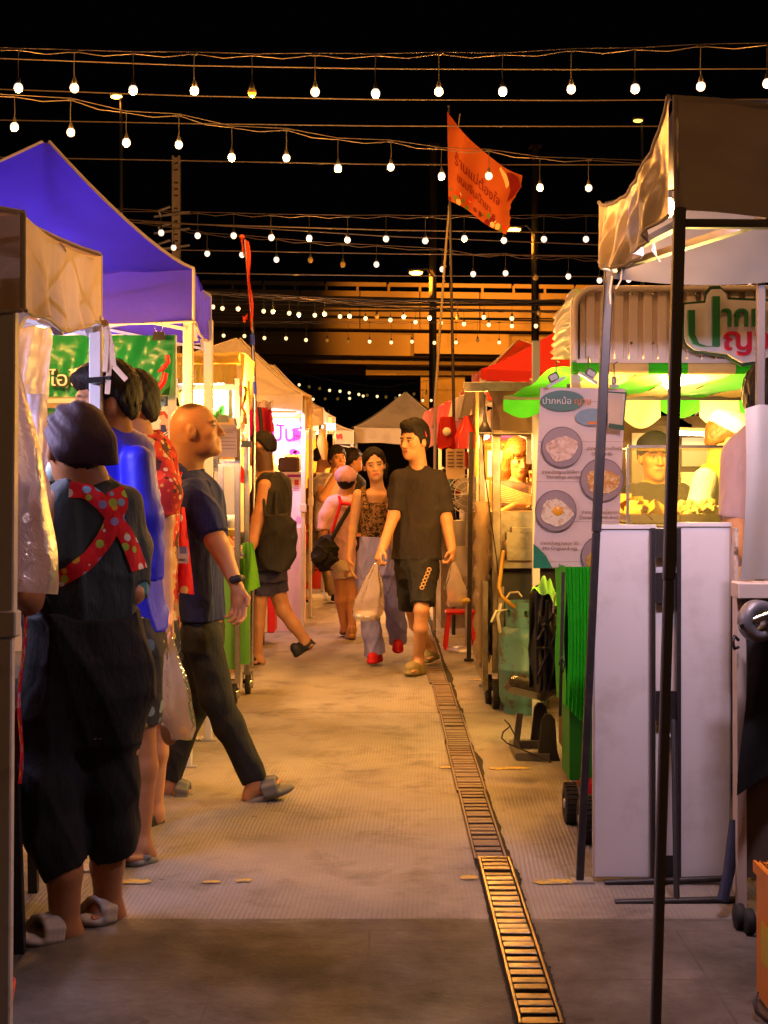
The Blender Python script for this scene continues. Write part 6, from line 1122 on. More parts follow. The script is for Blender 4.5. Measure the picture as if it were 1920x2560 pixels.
# pink banner and standing sign
pk = thing('pink_banner', 'pink shop banner with purple Thai lettering under the stained white tent', 'banner', P(690, 1140, 12.5)); dk = 12.5
def pinkfn(nt, co, base): return _mix(nt, _ramp(nt, _noise(nt, co, 2.2, 3), .42, .6), (.78, .58, .74), (.80, .74, .80))
m = MB(); m.cor(P(676, 1046, dk), P(754, 1136, dk)+V((0, .006, 0))); m.build('sheet', M('pink_print', (.8, .6, .74), rough=.4, fn=pinkfn, trl=.25), pk); m_pur = M('purple_letter', (.34, .02, .36)); text('ปั่น', P(676, 1102, dk-.01), (1, 0, 0), (0, 0, 1), .20, m_pur, pk, wide=.95); 
m = MB()
for x, y, r_ in ((738, 1075, .03), (746, 1085, .04), (741, 1094, .03), (733, 1129, .035), (741, 1131, .03), (748, 1068, .022)): m.prism([(math.cos(k)*r_, math.sin(k)*r_*.7) for k in [2*math.pi*j/9 for j in range(9)]], P(x, y, dk-.008), (1, .0, 0), (0, 0, 1), .001)
m.build('printed_petals', M('magenta_print', (.7, .06, .4)), pk); m = MB(); m.bar(P(674, 1040, dk), P(757, 1040, dk), .03); m.build('rod', m_white_pole, pk)
sp = thing('standing_sign', 'tall pale pink standing sign with a purple heading and two small photos', 'sign', P(722, 1480, 12.9)); d_ = 12.9
m = MB(); m.cor(P(698, 1180, d_), P(756, 1482, d_)+V((0, .02, 0))); m.build('panel', M('pale_pink_print', (.74, .50, .70), rough=.4, fn=pinkfn), sp); m = MB(); m.cor(P(718, 1186, d_-.004), P(752, 1193, d_-.002)); m.build('heading', m_pur, sp)
for x, mt in ((718, f_orange), (736, M('photo_red', (.6, .06, .08)))): m = MB(); m.cor(P(x, 1199, d_-.004), P(x+11, 1213, d_-.002)); m.build('small_photo', mt, sp)
m = MB()
for x in (715, 733):
    for k in range(3): a_ = P(x, 1218+k*4, d_-.003); m.cor(a_, a_+V((.055, -.001, .005)))
m.build('printed_rows', m_pur, sp); m = MB()
for x, y, r_ in ((716, 1425, .05), (706, 1448, .06), (735, 1440, .045), (747, 1300, .04), (722, 1458, .04)): m.prism([(math.cos(k)*r_, math.sin(k)*r_) for k in [2*math.pi*j/4+.3 for j in range(4)]], P(x, y, d_-.003), (1, 0, 0), (0, 0, 1), .001)
m.build('printed_blocks', M('lilac_print', (.5, .3, .62)), sp)
cn = thing('smoothie_counter', 'yellow-lit counter with a dark machine below the pink banner', 'stall counter', fl(700, 13.0)); m = MB(); m.cor((P(640, 0, 12.7).x, 12.7, 0), (P(752, 0, 12.8).x, 13.6, .92)); m.build('counter', M('counter_pink', (.66, .48, .55)), cn); m = MB(); m.cor(P(694, 1142, 12.9), P(748, 1180, 12.9)+V((0, .3, 0)), 0, .02); m.build('machine', M('dark_brown_machine', (.10, .05, .03), rough=.4), cn); m = MB(); m.cor((P(600, 0, 13.6).x, 13.62, 0), (P(752, 0, 13.6).x, 13.66, 1.7)); m.build('back_sheet', M('cream_back', (.72, .55, .32), trl=.3), cn)
# stalls beyond, inside the second and third tents
s2 = thing('far_stall', 'far stall with orange-lit goods under the second white tent', 'stall', fl(800, 18)); m = MB(); m.cor((P(770, 0, 17.5).x-.9, 17.6, 0), (P(815, 0, 17.6).x, 19.5, .9)); m.build('counter', f_orange, s2); m = MB(); m.cor((-2.6, 19.5, 0), (P(832, 0, 19.5).x, 19.55, 1.9)); m.build('back_sheet', f_yellow, s2); m = MB(); m.cor(P(806, 1060, 17.4), P(838, 1074, 17.4)); m.build('white_strip', g_pink, s2); m = MB(); m.cor(P(790, 1085, 17.3), P(832, 1140, 17.3)); m.build('orange_sheet', f_orange, s2)
m = MB(); m.tube([P(802, 1075, 12.4), P(806, 1110, 12.3), P(812, 1150, 12.3)], [.02, .05, .02], 10); tag(m.build('yellow_pouch', f_yellow), 'yellow pouch hanging from the post of the stained white tent', 'bag')
bt_ = thing('red_bin', 'red and white plastic bin on a caster behind the striding man', 'bin', fl(668, 11.6)); q = fl(668, 11.6); m = MB(); m.cor(q+V((-.07, 0, .1)), q+V((.0, .3, .5)), 0, .01); m.build('white_side', m_white, bt_); m = MB(); m.cor(q+V((.001, 0, .1)), q+V((.06, .3, .5)), 0, .01); m.build('red_side', M('bin_red', (.7, .02, .04)), bt_); m = MB(); m.lathe(q+V((-.06, .05, .05)), [(.001, 0), (.05, 0), (.05, .03), (.001, .03)], 16, 0, (1, 0, 0)); m.build('caster', m_rubber, bt_)
m = MB(); m.cor((-40, 50, 0), (40, 50.3, 2.6)); tag(m.build("wall", M("dark_wall", (.04, .035, .035), rough=.8)), "low dark wall closing the far end of the market", "wall")
# ---------------------------------------------------------------- people
hair_blk = M('black_hair', (.011, .008, .007), rough=.55, var=.3, scale=30, bump=.6, bscale=50, bdist=.006, stretch=(6, 6, 1.2), spec=.22)
hair_brn = M('brown_hair', (.20, .075, .02), rough=.4, var=.3, scale=20, bump=.6, bscale=40, bdist=.006, stretch=(6, 6, .6))
def cloth(name, col, **k): return M(name, col, rough=k.pop('rough', .85), var=k.pop('var', .22), scale=9, bump=k.pop('bump', .38), bscale=k.pop('bscale', 11), bdist=k.pop('bdist', .035), stretch=k.pop('stretch', (1.5, 1.5, .7)), **k)
def spots(nt, co, base, sc, cols, edge=.35, bg=None):
    v = nt.nodes.new('ShaderNodeTexVoronoi'); nt.links.new(co, v.inputs['Vector']); v.inputs['Scale'].default_value = sc
    r = nt.nodes.new('ShaderNodeValToRGB'); r.color_ramp.interpolation = 'CONSTANT'; e = r.color_ramp.elements
    while len(e) < len(cols): e.new(.5)
    for i, c in enumerate(cols): e[i].position = i/len(cols); e[i].color = (*c, 1)
    nt.links.new(_sep(nt, v.outputs['Color'])[0], r.inputs[0])
    return _mix(nt, _math(nt, 'LESS_THAN', v.outputs['Distance'], edge), base, r.outputs[0])
apr_cols = [(.62, .62, .5), (.35, .5, .05), (.7, .4, .03), (.3, .25, .55), (.7, .62, .55), (.7, .01, .02), (.5, .05, .2), (.2, .35, .5)]
m_apron = cloth('red_printed_apron', (.62, .008, .015), fn=lambda nt, co, b: spots(nt, co, b, 30, apr_cols, .38))
m_daruma = cloth('red_gold_printed_shirt', (.48, .02, .015), fn=lambda nt, co, b: spots(nt, co, spots(nt, co, b, 16, [(.10, .03, .02), (.6, .35, .12), (.7, .05, .02), (.45, .02, .01), (.65, .5, .3)], .6), 34, [(.7, .55, .35), (.05, .02, .02), (.7, .1, .02), (.6, .3, .05)], .32))
m_tote = cloth('red_printed_tote', (.70, .012, .01), fn=lambda nt, co, b: spots(nt, co, b, 17, [(.7, .6, .5), (.7, .02, .01), (.7, .45, .1), (.7, .02, .01), (.7, .02, .01), (.1, .1, .4)], .28))
m_pshort = cloth('dark_patterned_shorts', (.03, .03, .035), fn=lambda nt, co, b: spots(nt, co, b, 22, [(.10, .16, .2), (.45, .36, .06), (.03, .03, .03), (.2, .3, .3), (.02, .02, .03)], .5))
m_tealblk = cloth('dark_teal_tee', (.022, .034, .036), rough=.7); m_blackp = cloth('black_trouser_cloth', (.008, .008, .009), rough=.9); m_royal = cloth('royal_blue_satin', (.02, .02, .70), rough=.5, bump=.15)
m_navyp = cloth('navy_polo_cloth', (.008, .014, .085)); m_jeanb = cloth('black_denim', (.010, .011, .013)); m_blktee = cloth('charcoal_tee', (.019, .014, .014)); m_blkcot = cloth('black_cotton_cloth', (.013, .012, .012))
m_denim = cloth('pale_blue_denim', (.32, .31, .90), bump=.3); m_navys = cloth('navy_shorts_cloth', (.035, .03, .08)); m_pinkt = cloth('pink_tee_cloth', (.72, .42, .48)); m_cream = cloth('cream_shorts_cloth', (.62, .50, .38)); m_greyt = cloth('pale_grey_tee', (.48, .42, .44)); m_whitet = cloth('white_tee_cloth', (.70, .62, .56)); m_khaki = cloth('khaki_trousers', (.32, .24, .15)); m_brownbag = cloth('brown_bag_cloth', (.12, .045, .02))
m_plum = cloth('plum_cap_cloth', (.052, .030, .044), rough=.75, bump=.3); m_peach = cloth('peach_shirt_cloth', (.70, .42, .28)); m_redh = cloth('red_cap_cloth', (.62, .01, .03)); m_lime = cloth('lime_apron_cloth', (.36, .40, .03)); m_chef = cloth('white_chef_cloth', (.80, .78, .76), var=.05); m_mauve = cloth('mauve_shirt_cloth', (.42, .30, .32)); m_greyp = cloth('grey_purple_tee', (.10, .07, .075))
def leofn(nt, co, b): return _mix(nt, _ramp(nt, _noise(nt, co, 48, 3, .5, 1.2), .47, .56), b, (.016, .011, .008))
m_leo = cloth('leopard_print_cloth', (.30, .16, .06), fn=leofn)
s_foam = M('grey_foam_sandal', (.13, .13, .12), rough=.6, bump=.1); s_blk = M('black_foam_shoe', (.012, .012, .013), rough=.6, bump=.1); s_tan = M('olive_clog', (.24, .19, .08), rough=.55, bump=.1); s_red = M('red_suede_shoe', (.55, .008, .02), rough=.7, bump=.15); s_bei = M('beige_sandal', (.34, .29, .24), rough=.6, bump=.1); s_brn = M('brown_leather_shoe', (.30, .15, .05), rough=.5, bump=.1)
SH = Shape
def shoe(s, name, heel, toe, mat, wd=.05, hgt=.075, closed=True, label=None, open_back=False, strap=None):
    sh, A, fw, sd, nz, L, h = s.sole(name, heel, toe, mat, wd)
    if closed: sh.ell(h+fw*L*.62+nz*.03, (L*.36, wd*.92, hgt*.62), A, .02); 
    if closed and not open_back: sh.ell(h+fw*L*.2+nz*.035, (L*.22, wd*.75, hgt*.75), A, .02)
    if open_back: sh.ell(h+fw*L*.35+nz*.03, (L*.15, wd*.95, hgt*.5), A, .02)
    if strap == 'thong':
        a = h+fw*L*.82+nz*.02
        for sx in (-1, 1): sh.cone(a, h+fw*L*.42+sd*sx*wd*.85+nz*.02, .006, .009, .006)
    if strap == 'band':
        for o in (.46, .54, .62, .70):
            ar = [h+fw*L*o+sd*wd*.95*math.cos(q)+nz*(.012+(.088-.05*o)*math.sin(q)) for q in [math.pi*j/6 for j in range(7)]]
            for a_, b_ in zip(ar, ar[1:]): sh.cone(a_, b_, .0085, .0085, .012)
    return s.cloth(name, sh, mat, None, .005, label)
zh = np.array([0, 0, 1.])
# ---- man in the charcoal tee
s = Per(9.9, (1045, 1680), 'man in charcoal tee and black shorts walking with two clear bags of food', .006, (.56, .33, .20))
s.head(1036, 1104, 0, -42, 3, 0, 1.06, neck=(1046, 1172, .02), beard=.25, brow=1.2)
s.stk([(1175, 1046, 30, .02), (1200, 1046, 58, .02), (1260, 1046, 52, .02), (1330, 1044, 48, .02), (1400, 1044, 52, .02), (1440, 1044, 50, .04)], -12)
s.chain([(1098, 1196, 0, 19), (1115, 1300, 0, 16), (1129, 1372, -.05, 12)]); s.hand((1131, 1372, -.05), (1130, 1408, -.08), (-.4, -.9, 0), .95, 55, grip=(-1, 0, 0))
s.chain([(994, 1196, 0, 18), (984, 1290, -.02, 15), (956, 1372, -.12, 11.5)]); s.hand((953, 1372, -.12), (942, 1402, -.16), (.5, -.8, 0), .95, 60, grip=(1, 0, 0))
s.chain([(1058, 1410, -.02, 32), (1054, 1525, -.14, 22), (1052, 1570, -.12, 21), (1046, 1645, .0, 13)]); s.chain([(1026, 1410, .05, 31), (1030, 1520, .08, 21), (1040, 1560, .2, 18), (1076, 1618, .42, 12)])
s.foot((1046, 1650, 0), (1054, 1670, .0), (1022, 1678, -.12)); s.foot((1076, 1622, .42), (1086, 1634, .48), (1064, 1646, .34)); s.done()
s.cap_hair(.010, .058, -.085, .0, .02, mat=hair_blk, sideburn=.03, disp=.008, extra=lambda sh, H, A, sc: (sh.ell(H(0, .05, .105), np.array([.062, .05, .032])*sc, A, .03), sh.ell(H(-.03, .03, .118), np.array([.03, .05, .02])*sc, A, .03)))
hb = SH(); pts = [s.H(.088*math.cos(a), -.02+.02*math.sin(a), .03+.108*math.sin(a)) for a in [math.pi*k/12 for k in range(13)]]
for a_, b_ in zip(pts, pts[1:]): hb.cone(a_, b_, .006, .006, .004)
s.cloth('hairband', hb, M('red_hairband', (.5, .02, .03), rough=.4))
tee = s.stk([(1166, 1046, 26, .02), (1180, 1047, 46, .02), (1196, 1047, 58, .02), (1240, 1047, 57, .02), (1300, 1044, 54, .01), (1360, 1042, 57, .0), (1402, 1043, 60, .0)], -14, SH(), .02, .56); s.chain([(1096, 1194, 0, 22), (1106, 1232, 0, 22), (1114, 1280, 0, 21)], tee, .025); s.chain([(996, 1195, 0, 21), (990, 1232, 0, 20), (986, 1278, -.02, 19)], tee, .025)
tee.cut(s.p(1046, 1399, 0), -zh).cut(s.p(1046, 1160, 0), (0, -.25, 1)); s.cloth('tee_shirt', tee, m_blktee, folds(.012, 4, 14, 6, .8))
sh = s.stk([(1392, 1044, 54, .0), (1420, 1044, 55, .0), (1448, 1044, 53, .0)], -14, SH(), .02, .6); s.chain([(1058, 1425, -.02, 38), (1056, 1512, -.12, 31)], sh); s.chain([(1025, 1425, .05, 36), (1022, 1525, .1, 27)], sh); s.cloth('shorts', sh, m_blkcot, folds(.010, 8, 12, 8))
o_ = s.d-.26; m = MB()
for k in range(6): a_ = P(1073-k*3.6, 1424+k*9, s.d-.24+.0); m.tube([a_+V((math.cos(q)*.014, 0, math.sin(q)*.012)) for q in [2*math.pi*j/8 for j in range(9)]], .004, 5)
m.build('gold_embroidery', M('gold_thread', (.60, .36, .14), rough=.6), s.root)
shoe(s, 'clog', (1058, 1680, .02), (1014, 1684, -.14), s_tan, .052, .085, label='olive clog, front foot'); shoe(s, 'clog', (1092, 1640, .5), (1060, 1654, .34), s_tan, .048, .07, True, None, True)
# ---- woman in leopard tank
s = Per(10.4, (945, 1655), 'woman in leopard print tank top and pale jeans with red shoes', .006, (.78, .50, .34))
s.head(936, 1163, 0, 4, 4, 6, .98, lips=(.5, .08, .09), neck=(944, 1222, .01), nr=.046, brow=.9, wide=.97)
s.stk([(1222, 940, 24, .01), (1236, 938, 46, .01), (1262, 938, 38, .01), (1300, 938, 33, .0), (1345, 936, 29, .0), (1395, 938, 38, .0), (1440, 940, 40, .0)], 8, asp=.6)
s.chain([(896, 1238, 0, 15), (881, 1325, .0, 11.5), (874, 1398, -.04, 8.5)]); s.hand((874, 1398, -.04), (877, 1430, -.06), (.1, -1, 0), .9, 18, grip=(1, 0, 0)); s.chain([(980, 1238, .05, 14), (986, 1320, .08, 11), (975, 1390, .06, 8.5)]); s.hand((975, 1390, .06), (972, 1420, .05), (-.2, -1, 0), .85, 20)
s.chain([(920, 1420, 0, 28), (924, 1500, -.06, 19), (938, 1635, .0, 12)]); s.chain([(958, 1420, .02, 28), (982, 1505, .1, 19), (994, 1600, .3, 12)]); s.done()
def pony(sh, H, A, sc): sh.cone(H(.05, -.07, .02), H(.075, -.10, -.02), .035, .03, .03); sh.cone(H(.075, -.10, -.02), H(.085, -.10, -.10), .03, .014, .02)
s.cap_hair(.011, .040, -.07, .002, .004, peak=.048, extra=pony, mat=hair_blk, disp=.003, sideburn=.02)
tk = s.stk([(1256, 940, 30, .0), (1275, 938, 35, -.005), (1300, 937, 36, -.005), (1335, 934, 31, .0), (1350, 934, 30, .0)], 8, SH(), .02, .66)
for x0_, x1_ in ((911, 905), (964, 971)): s.chain([(x0_+4, 1270, -.10, 7), (x1_+4, 1240, -.06, 5.5), (x1_+3, 1222, .0, 5), (x1_+2, 1236, .06, 5)], tk, .02)
tk.cut(s.p(934, 1346, 0), -zh); s.cloth('tank_top', tk, m_leo, folds(.004, 3, 16, 10))
jn = s.stk([(1338, 936, 33, .0), (1365, 936, 39, .0), (1400, 938, 46, .0), (1436, 940, 46, .0)], 8, SH(), .02, .66); s.chain([(918, 1425, 0, 31), (922, 1500, -.06, 26), (930, 1580, -.03, 24), (938, 1634, .0, 25)], jn, .03); s.chain([(960, 1425, .02, 31), (982, 1505, .1, 25), (992, 1560, .22, 24), (996, 1604, .3, 24)], jn, .03); jn.cut(s.p(936, 1342, 0), (.05, 0, 1)); s.cloth('jeans', jn, m_denim, folds(.010, 12, 14, 9, .4))
shoe(s, 'shoe', (950, 1648, .06), (924, 1656, -.12), s_red, .043, .07); shoe(s, 'shoe', (994, 1612, .34), (995, 1630, .12), s_red, .043, .075)
m = MB(); m.tube([V(s.p(922+x, 1236+14*(1-((x-22)/22)**2), -.095-.02*(1-((x-22)/22)**2))) for x in range(0, 46, 4)], .0016, 5); m.build('necklace', M('gold_chain', (.7, .45, .1), rough=.3, metal=1), s.root)
# ---- man in the black tank top with a tote
s = Per(10.4, (642, 1660), 'man with cropped hair in black tank top striding past with a black tote', .006, (.50, .28, .16))
def stubble(x, y, z, hd, mx, g): mx(hd*.75*np.maximum(g(-z, .005, -.02)*g(y, .02, .05), g(y, -.05, -.02)*g(-z, .085, .06)), BR)
s.head(652, 1122, 0, -102, 6, 0, 1.04, neck=(664, 1188, .02), nr=.058, stub=stubble)
s.stk([(1188, 668, 26, .02), (1206, 676, 42, .0), (1260, 676, 44, .0), (1330, 672, 44, .0), (1400, 670, 44, .0), (1440, 668, 42, .0)], -100, asp=.74)
s.chain([(662, 1216, -.17, 22), (652, 1280, -.2, 21), (648, 1298, -.2, 19), (632, 1352, -.25, 15), (622, 1378, -.27, 12)]); s.hand((622, 1378, -.27), (612, 1400, -.3), (-.4, -.7, 0), .9, 45)
s.chain([(662, 1425, -.06, 34), (648, 1500, -.05, 24), (644, 1560, -.02, 22), (641, 1640, .02, 14)]); s.chain([(676, 1425, .06, 34), (708, 1525, .04, 23), (734, 1562, .05, 20), (764, 1602, .06, 12)])
s.foot((641, 1642, .02), (654, 1654, .02), (630, 1655, .0)); s.foot((764, 1604, .06), (752, 1626, .06), (780, 1612, .06)); s.done()
s.cap_hair(.006, .066, -.035, .040, .0, mat=hair_blk, disp=.003)
tk = s.stk([(1180, 682, 22, .02), (1198, 685, 40, .02), (1225, 680, 48, .01), (1300, 672, 51, .0), (1370, 672, 50, .0), (1425, 674, 48, .0)], -100, SH(), .02, .60); s.chain([(692, 1196, -.10, 14), (680, 1192, -.13, 7), (662, 1196, -.14, 6), (640, 1222, -.12, 8), (632, 1262, -.06, 14)], tk, .015); tk.cut(s.p(670, 1424, 0), -zh); s.cloth('tank_top', tk, m_blkcot, folds(.008, 5, 12, 7, .5))
sh = s.stk([(1418, 670, 45, .0), (1450, 670, 46, .0)], -100, SH(), .02, .7); s.chain([(662, 1430, -.06, 38), (655, 1484, -.05, 31)], sh); s.chain([(676, 1430, .06, 38), (692, 1485, .05, 31)], sh); s.cloth('shorts', sh, m_navys, folds(.008, 6, 12, 8))
shoe(s, 'slip_on_shoe', (656, 1654, .03), (624, 1656, .0), s_blk, .047, .06); shoe(s, 'slip_on_shoe', (737, 1640, .06), (786, 1606, .06), s_blk, .047, .07)
bgk = thing('tote_bag', 'large black tote bag slung behind the man in the black tank top', 'bag', s.p(705, 1420, -.25)*1.0); sh = SH(); sh.stack([(*[s.p(0, y, 0)[2]], s.p(x, y, 0)[0], s.d-.24, w_*s.k, .075, .1) for y, x, w_ in ((1418, 694, 30), (1390, 698, 46), (1340, 704, 45), (1300, 704, 38), (1284, 700, 30))], .02, 2.6)
def sadd(name, sh, mat, par, disp=None, h=.007): v, f = sh.mesh(h, disp); return put(name, v, f, mat, par, True)
sadd('pouch', sh, m_blkcot, bgk, folds(.012, 7, 10, 6)); sh = SH(); s.chain([(690, 1292, -.26, 4), (690, 1230, -.20, 4), (672, 1194, -.12, 4), (655, 1212, -.18, 4), (664, 1290, -.28, 4)], sh, .005); sadd('strap', sh, m_blkcot, bgk)
# ---- pink tee walker
s = Per(12.1, (868, 1600), 'person in pink tee and cream shorts walking away with pink cap and red straps', .007, (.50, .28, .17))
s.head(868, 1200, 0, 165, -6, 0, .96, neck=(862, 1234, 0)); s.stk([(1240, 858, 30, 0), (1262, 852, 42, 0), (1320, 850, 36, 0), (1400, 858, 34, 0), (1440, 860, 32, 0)], 170)
s.chain([(824, 1262, .0, 13), (812, 1330, -.05, 9), (806, 1380, -.1, 7)]); s.hand((806, 1380, -.1), (806, 1402, -.1), (0, -1, 0), .85, 20)
s.chain([(848, 1420, 0, 22), (852, 1500, .02, 15), (862, 1575, .05, 9)]); s.chain([(874, 1420, .03, 22), (880, 1500, .0, 15), (880, 1572, -.04, 9)]); s.foot((880, 1574, -.04), (880, 1590, -.1), (874, 1592, .06)); s.done()
s.cap_hair(.012, .06, -.1, -.03, .0, mat=hair_blk); cp = SH(); cp.ell(s.H(0, -.045, .045), np.array([.095, .085, .085])*.98, s.hA, .02); cp.cut(s.H(0, -.01, 0), s.hA[1]); s.cloth('bucket_cap', cp, cloth('pink_cap_cloth', (.62, .36, .50)), folds(.004, 3, 30, 30), .006)
te = s.stk([(1236, 860, 22, 0), (1250, 855, 40, 0), (1300, 846, 38, 0), (1360, 852, 37, 0), (1412, 860, 33, 0)], 170, SH(), .02, .6); s.chain([(830, 1258, 0, 16), (818, 1290, -.02, 19), (812, 1324, -.03, 18)], te, .04); te.cut(s.p(860, 1408, 0), -zh); s.cloth('tee_shirt', te, m_pinkt, folds(.010, 15, 12, 7))
sh = s.stk([(1400, 860, 31, 0), (1425, 860, 32, 0)], 170, SH(), .02, .65); s.chain([(848, 1415, 0, 24), (850, 1446, .01, 21)], sh); s.chain([(876, 1415, .03, 24), (880, 1446, .0, 21)], sh); s.cloth('shorts', sh, m_cream, folds(.006, 5))
st = SH(); s.chain([(848, 1242, -.12, 4), (852, 1258, -.145, 4), (842, 1290, -.145, 4), (830, 1330, -.135, 4)], st, .004); s.chain([(852, 1258, -.145, 4), (884, 1262, -.14, 4)], st, .004); s.cloth('red_strap', st, m_redh, None, .005); shoe(s, 'shoe', (880, 1594, -.12), (873, 1594, .08), s_brn, .045, .075); shoe(s, 'shoe', (860, 1578, .05), (862, 1584, .24), s_brn, .043, .07)
cb = thing('crossbody_bag', 'crinkled black crossbody bag with wide strap on the pink tee walker', 'bag', s.p(812, 1425, -.15)*1.0); sh = SH(); sh.ell(s.p(812, 1384, -.17), (.098, .06, .148), [[.95, 0, -.3], [0, 1, 0], [.3, 0, .95]], .02); sadd('pouch', sh, m_blkcot, cb, folds(.03, 9, 30, 30)); sh = SH(); s.chain([(874, 1270, -.15, 5.5), (850, 1310, -.16, 5.5), (828, 1350, -.18, 5.5)], sh, .004); sadd('strap', sh, m_blkcot, cb)
# ---- man with hand to mouth
s = Per(15.5, (830, 1508), 'man in pale grey tee with his hand raised to his mouth', .009, (.58, .34, .21))
s.head(844, 1148, 0, 24, -4, 4, 1.06, neck=(836, 1188, .02)); s.stk([(1190, 828, 24, 0), (1204, 822, 38, 0), (1270, 822, 32, 0), (1340, 824, 30, 0)], 35)
s.chain([(798, 1212, -.05, 14), (806, 1246, -.25, 11), (838, 1190, -.28, 8)]); s.hand((838, 1190, -.28), (846, 1170, -.22), (-.5, -.6, .2), .9, 60); s.chain([(850, 1212, .1, 12), (856, 1260, .12, 10), (850, 1310, .1, 8)])
s.chain([(812, 1340, -.02, 20), (826, 1430, .0, 14), (838, 1492, .1, 9)]); s.chain([(830, 1340, .02, 20), (838, 1420, .1, 14), (842, 1490, .1, 9)]); s.done(); s.cap_hair(.016, .05, -.07, .0, .012, mat=hair_blk, disp=.012, sideburn=.02)
te = s.stk([(1184, 832, 20, 0), (1198, 824, 36, 0), (1260, 822, 33, 0), (1326, 822, 31, 0)], 35, SH(), .02, .62); s.chain([(800, 1206, -.03, 15), (802, 1234, -.12, 15)], te, .03); s.cloth('tee_shirt', te, m_greyt, folds(.01, 21, 12, 6))
pt = s.stk([(1320, 824, 27, 0), (1345, 824, 28, 0)], 35, SH(), .02); s.chain([(814, 1340, -.02, 20), (826, 1430, .0, 16), (836, 1485, .1, 14)], pt); s.chain([(832, 1340, .02, 20), (840, 1420, .1, 16), (842, 1485, .1, 14)], pt); s.cloth('trousers', pt, m_khaki, folds(.01, 3)); shoe(s, 'shoe', (838, 1494, .2), (836, 1500, .0), s_blk, .045, .06)
# ---- woman with bun
s = Per(15.7, (770, 1506), 'woman in white tee and khaki trousers seen in profile with hair in a bun', .009, (.52, .30, .18))
s.head(808, 1144, 0, 95, 0, 0, .98, neck=(800, 1184, .0), nr=.046); s.stk([(1188, 798, 18, 0), (1204, 796, 25, 0), (1260, 798, 24, 0), (1320, 796, 26, 0)], 95, asp=.68)
s.chain([(784, 1212, -.14, 10), (776, 1270, -.16, 8), (776, 1306, -.2, 6.5)]); s.hand((776, 1306, -.2), (774, 1326, -.24), (.6, -.6, 0), .9, 30); s.chain([(794, 1340, -.04, 20), (782, 1400, -.04, 14), (756, 1462, .0, 8)]); s.chain([(800, 1340, .06, 20), (818, 1420, .05, 14), (830, 1480, .1, 8)]); s.foot((756, 1464, 0), (746, 1486, .0), (772, 1500, 0)); s.done()
s.cap_hair(.010, .06, -.05, .01, .0, mat=hair_blk, extra=lambda sh, H, A, sc: sh.ell(H(0, -.125, .01), (.04, .035, .04), A, .015))
te = s.stk([(1182, 799, 16, 0), (1198, 796, 28, 0), (1250, 798, 27, 0), (1310, 797, 27, 0)], 95, SH(), .02, .72); s.chain([(786, 1208, -.12, 12), (780, 1238, -.15, 13)], te, .03); s.cloth('tee_shirt', te, m_whitet, folds(.008, 2, 12, 7))
pt = s.stk([(1300, 797, 27, 0), (1345, 797, 29, 0)], 95, SH(), .02, .75); s.chain([(792, 1345, -.04, 22), (778, 1400, -.04, 18), (760, 1452, .0, 16)], pt); s.chain([(802, 1345, .06, 22), (818, 1420, .05, 18), (830, 1476, .1, 16)], pt); s.cloth('trousers', pt, m_khaki, folds(.012, 13, 12, 7)); shoe(s, 'flip_flop', (742, 1486, .0), (782, 1508, .0), s_blk, .046, closed=False, strap='thong')
sb = thing('shoulder_bag', 'slouchy brown shoulder bag hanging beside the woman with the bun', 'bag', s.p(755, 1330, -.2)*1.0); sh = SH(); s.chain([(768, 1226, -.2, 5), (758, 1270, -.22, 17), (754, 1310, -.22, 19)], sh, .03); s.chain([(788, 1186, -.12, 3), (770, 1228, -.2, 3)], sh, .004); sadd('pouch', sh, m_brownbag, sb, folds(.01, 5, 12, 8), .009)
ph = s.p(782, 1334, -.27); m = MB(); m.box(V(ph), (.12, .012, .065), Matrix.Rotation(.6, 3, 'Y'), 0, .004); tag(m.build('phone', M('dark_phone', (.03, .02, .02), rough=.3)), 'dark phone in the hand of the woman with the bun', 'phone')
# ---- dark head behind
s = Per(16.2, (884, 1500), 'dark-haired person in dark top half hidden behind the pink cap', .009, (.5, .29, .17)); s.head(884, 1152, 0, 100, 0, 0, 1.0, neck=(880, 1190, 0)); s.stk([(1192, 880, 24, 0), (1208, 880, 32, 0), (1300, 880, 28, 0), (1340, 880, 28, 0)], 110); s.chain([(874, 1340, 0, 18), (872, 1495, .0, 9)]); s.chain([(890, 1340, 0, 18), (892, 1495, .0, 9)]); s.done(); s.cap_hair(.018, .05, -.09, .0, .01, mat=hair_blk, disp=.012)
te = s.stk([(1186, 880, 18, 0), (1202, 880, 34, 0), (1330, 880, 30, 0)], 110, SH(), .02); s.cloth('dark_top', te, m_blkcot); pt = SH(); s.chain([(874, 1330, 0, 22), (872, 1485, 0, 15)], pt); s.chain([(890, 1330, 0, 22), (892, 1485, 0, 15)], pt); s.cloth('trousers', pt, m_jeanb)
# ---- bald man in navy polo
s = Per(6.05, (500, 2000), 'balding man in navy polo and black jeans striding to the right in foam sandals', .0055, (.50, .27, .13))
def shaved(x, y, z, hd, mx, g): mx(hd*.30*g(-z, .02, -.035)*g(y, .045, .075)*(np.abs(x) > .0), BR); mx(hd*.8*g(np.hypot((y-.0)/.045, (z-.112)/.022), .6, 1.3), BR)
s.head(490, 1077, 0, 86, -8, 0, 1.0, neck=(470, 1166, .02), nr=.058, stub=shaved, beard=.22, brow=1.3, lips=(.36, .15, .10))
s.body.cone(s.H(0, -.06, -.04), s.p(444, 1166, .02), .052, .06, .05)
s.stk([(1190, 478, 40, .02), (1215, 482, 62, .0), (1300, 490, 62, .0), (1420, 498, 54, .0), (1540, 508, 54, .0), (1590, 508, 50, .0)], 80, asp=.72)
s.chain([(486, 1236, -.2, 30), (540, 1352, -.26, 25), (556, 1380, -.26, 24), (594, 1470, -.30, 15)]); s.hand((594, 1470, -.30), (598, 1520, -.31), (.8, -.5, 0), 1.0, 28, grip=(-.4, -.6, 0))
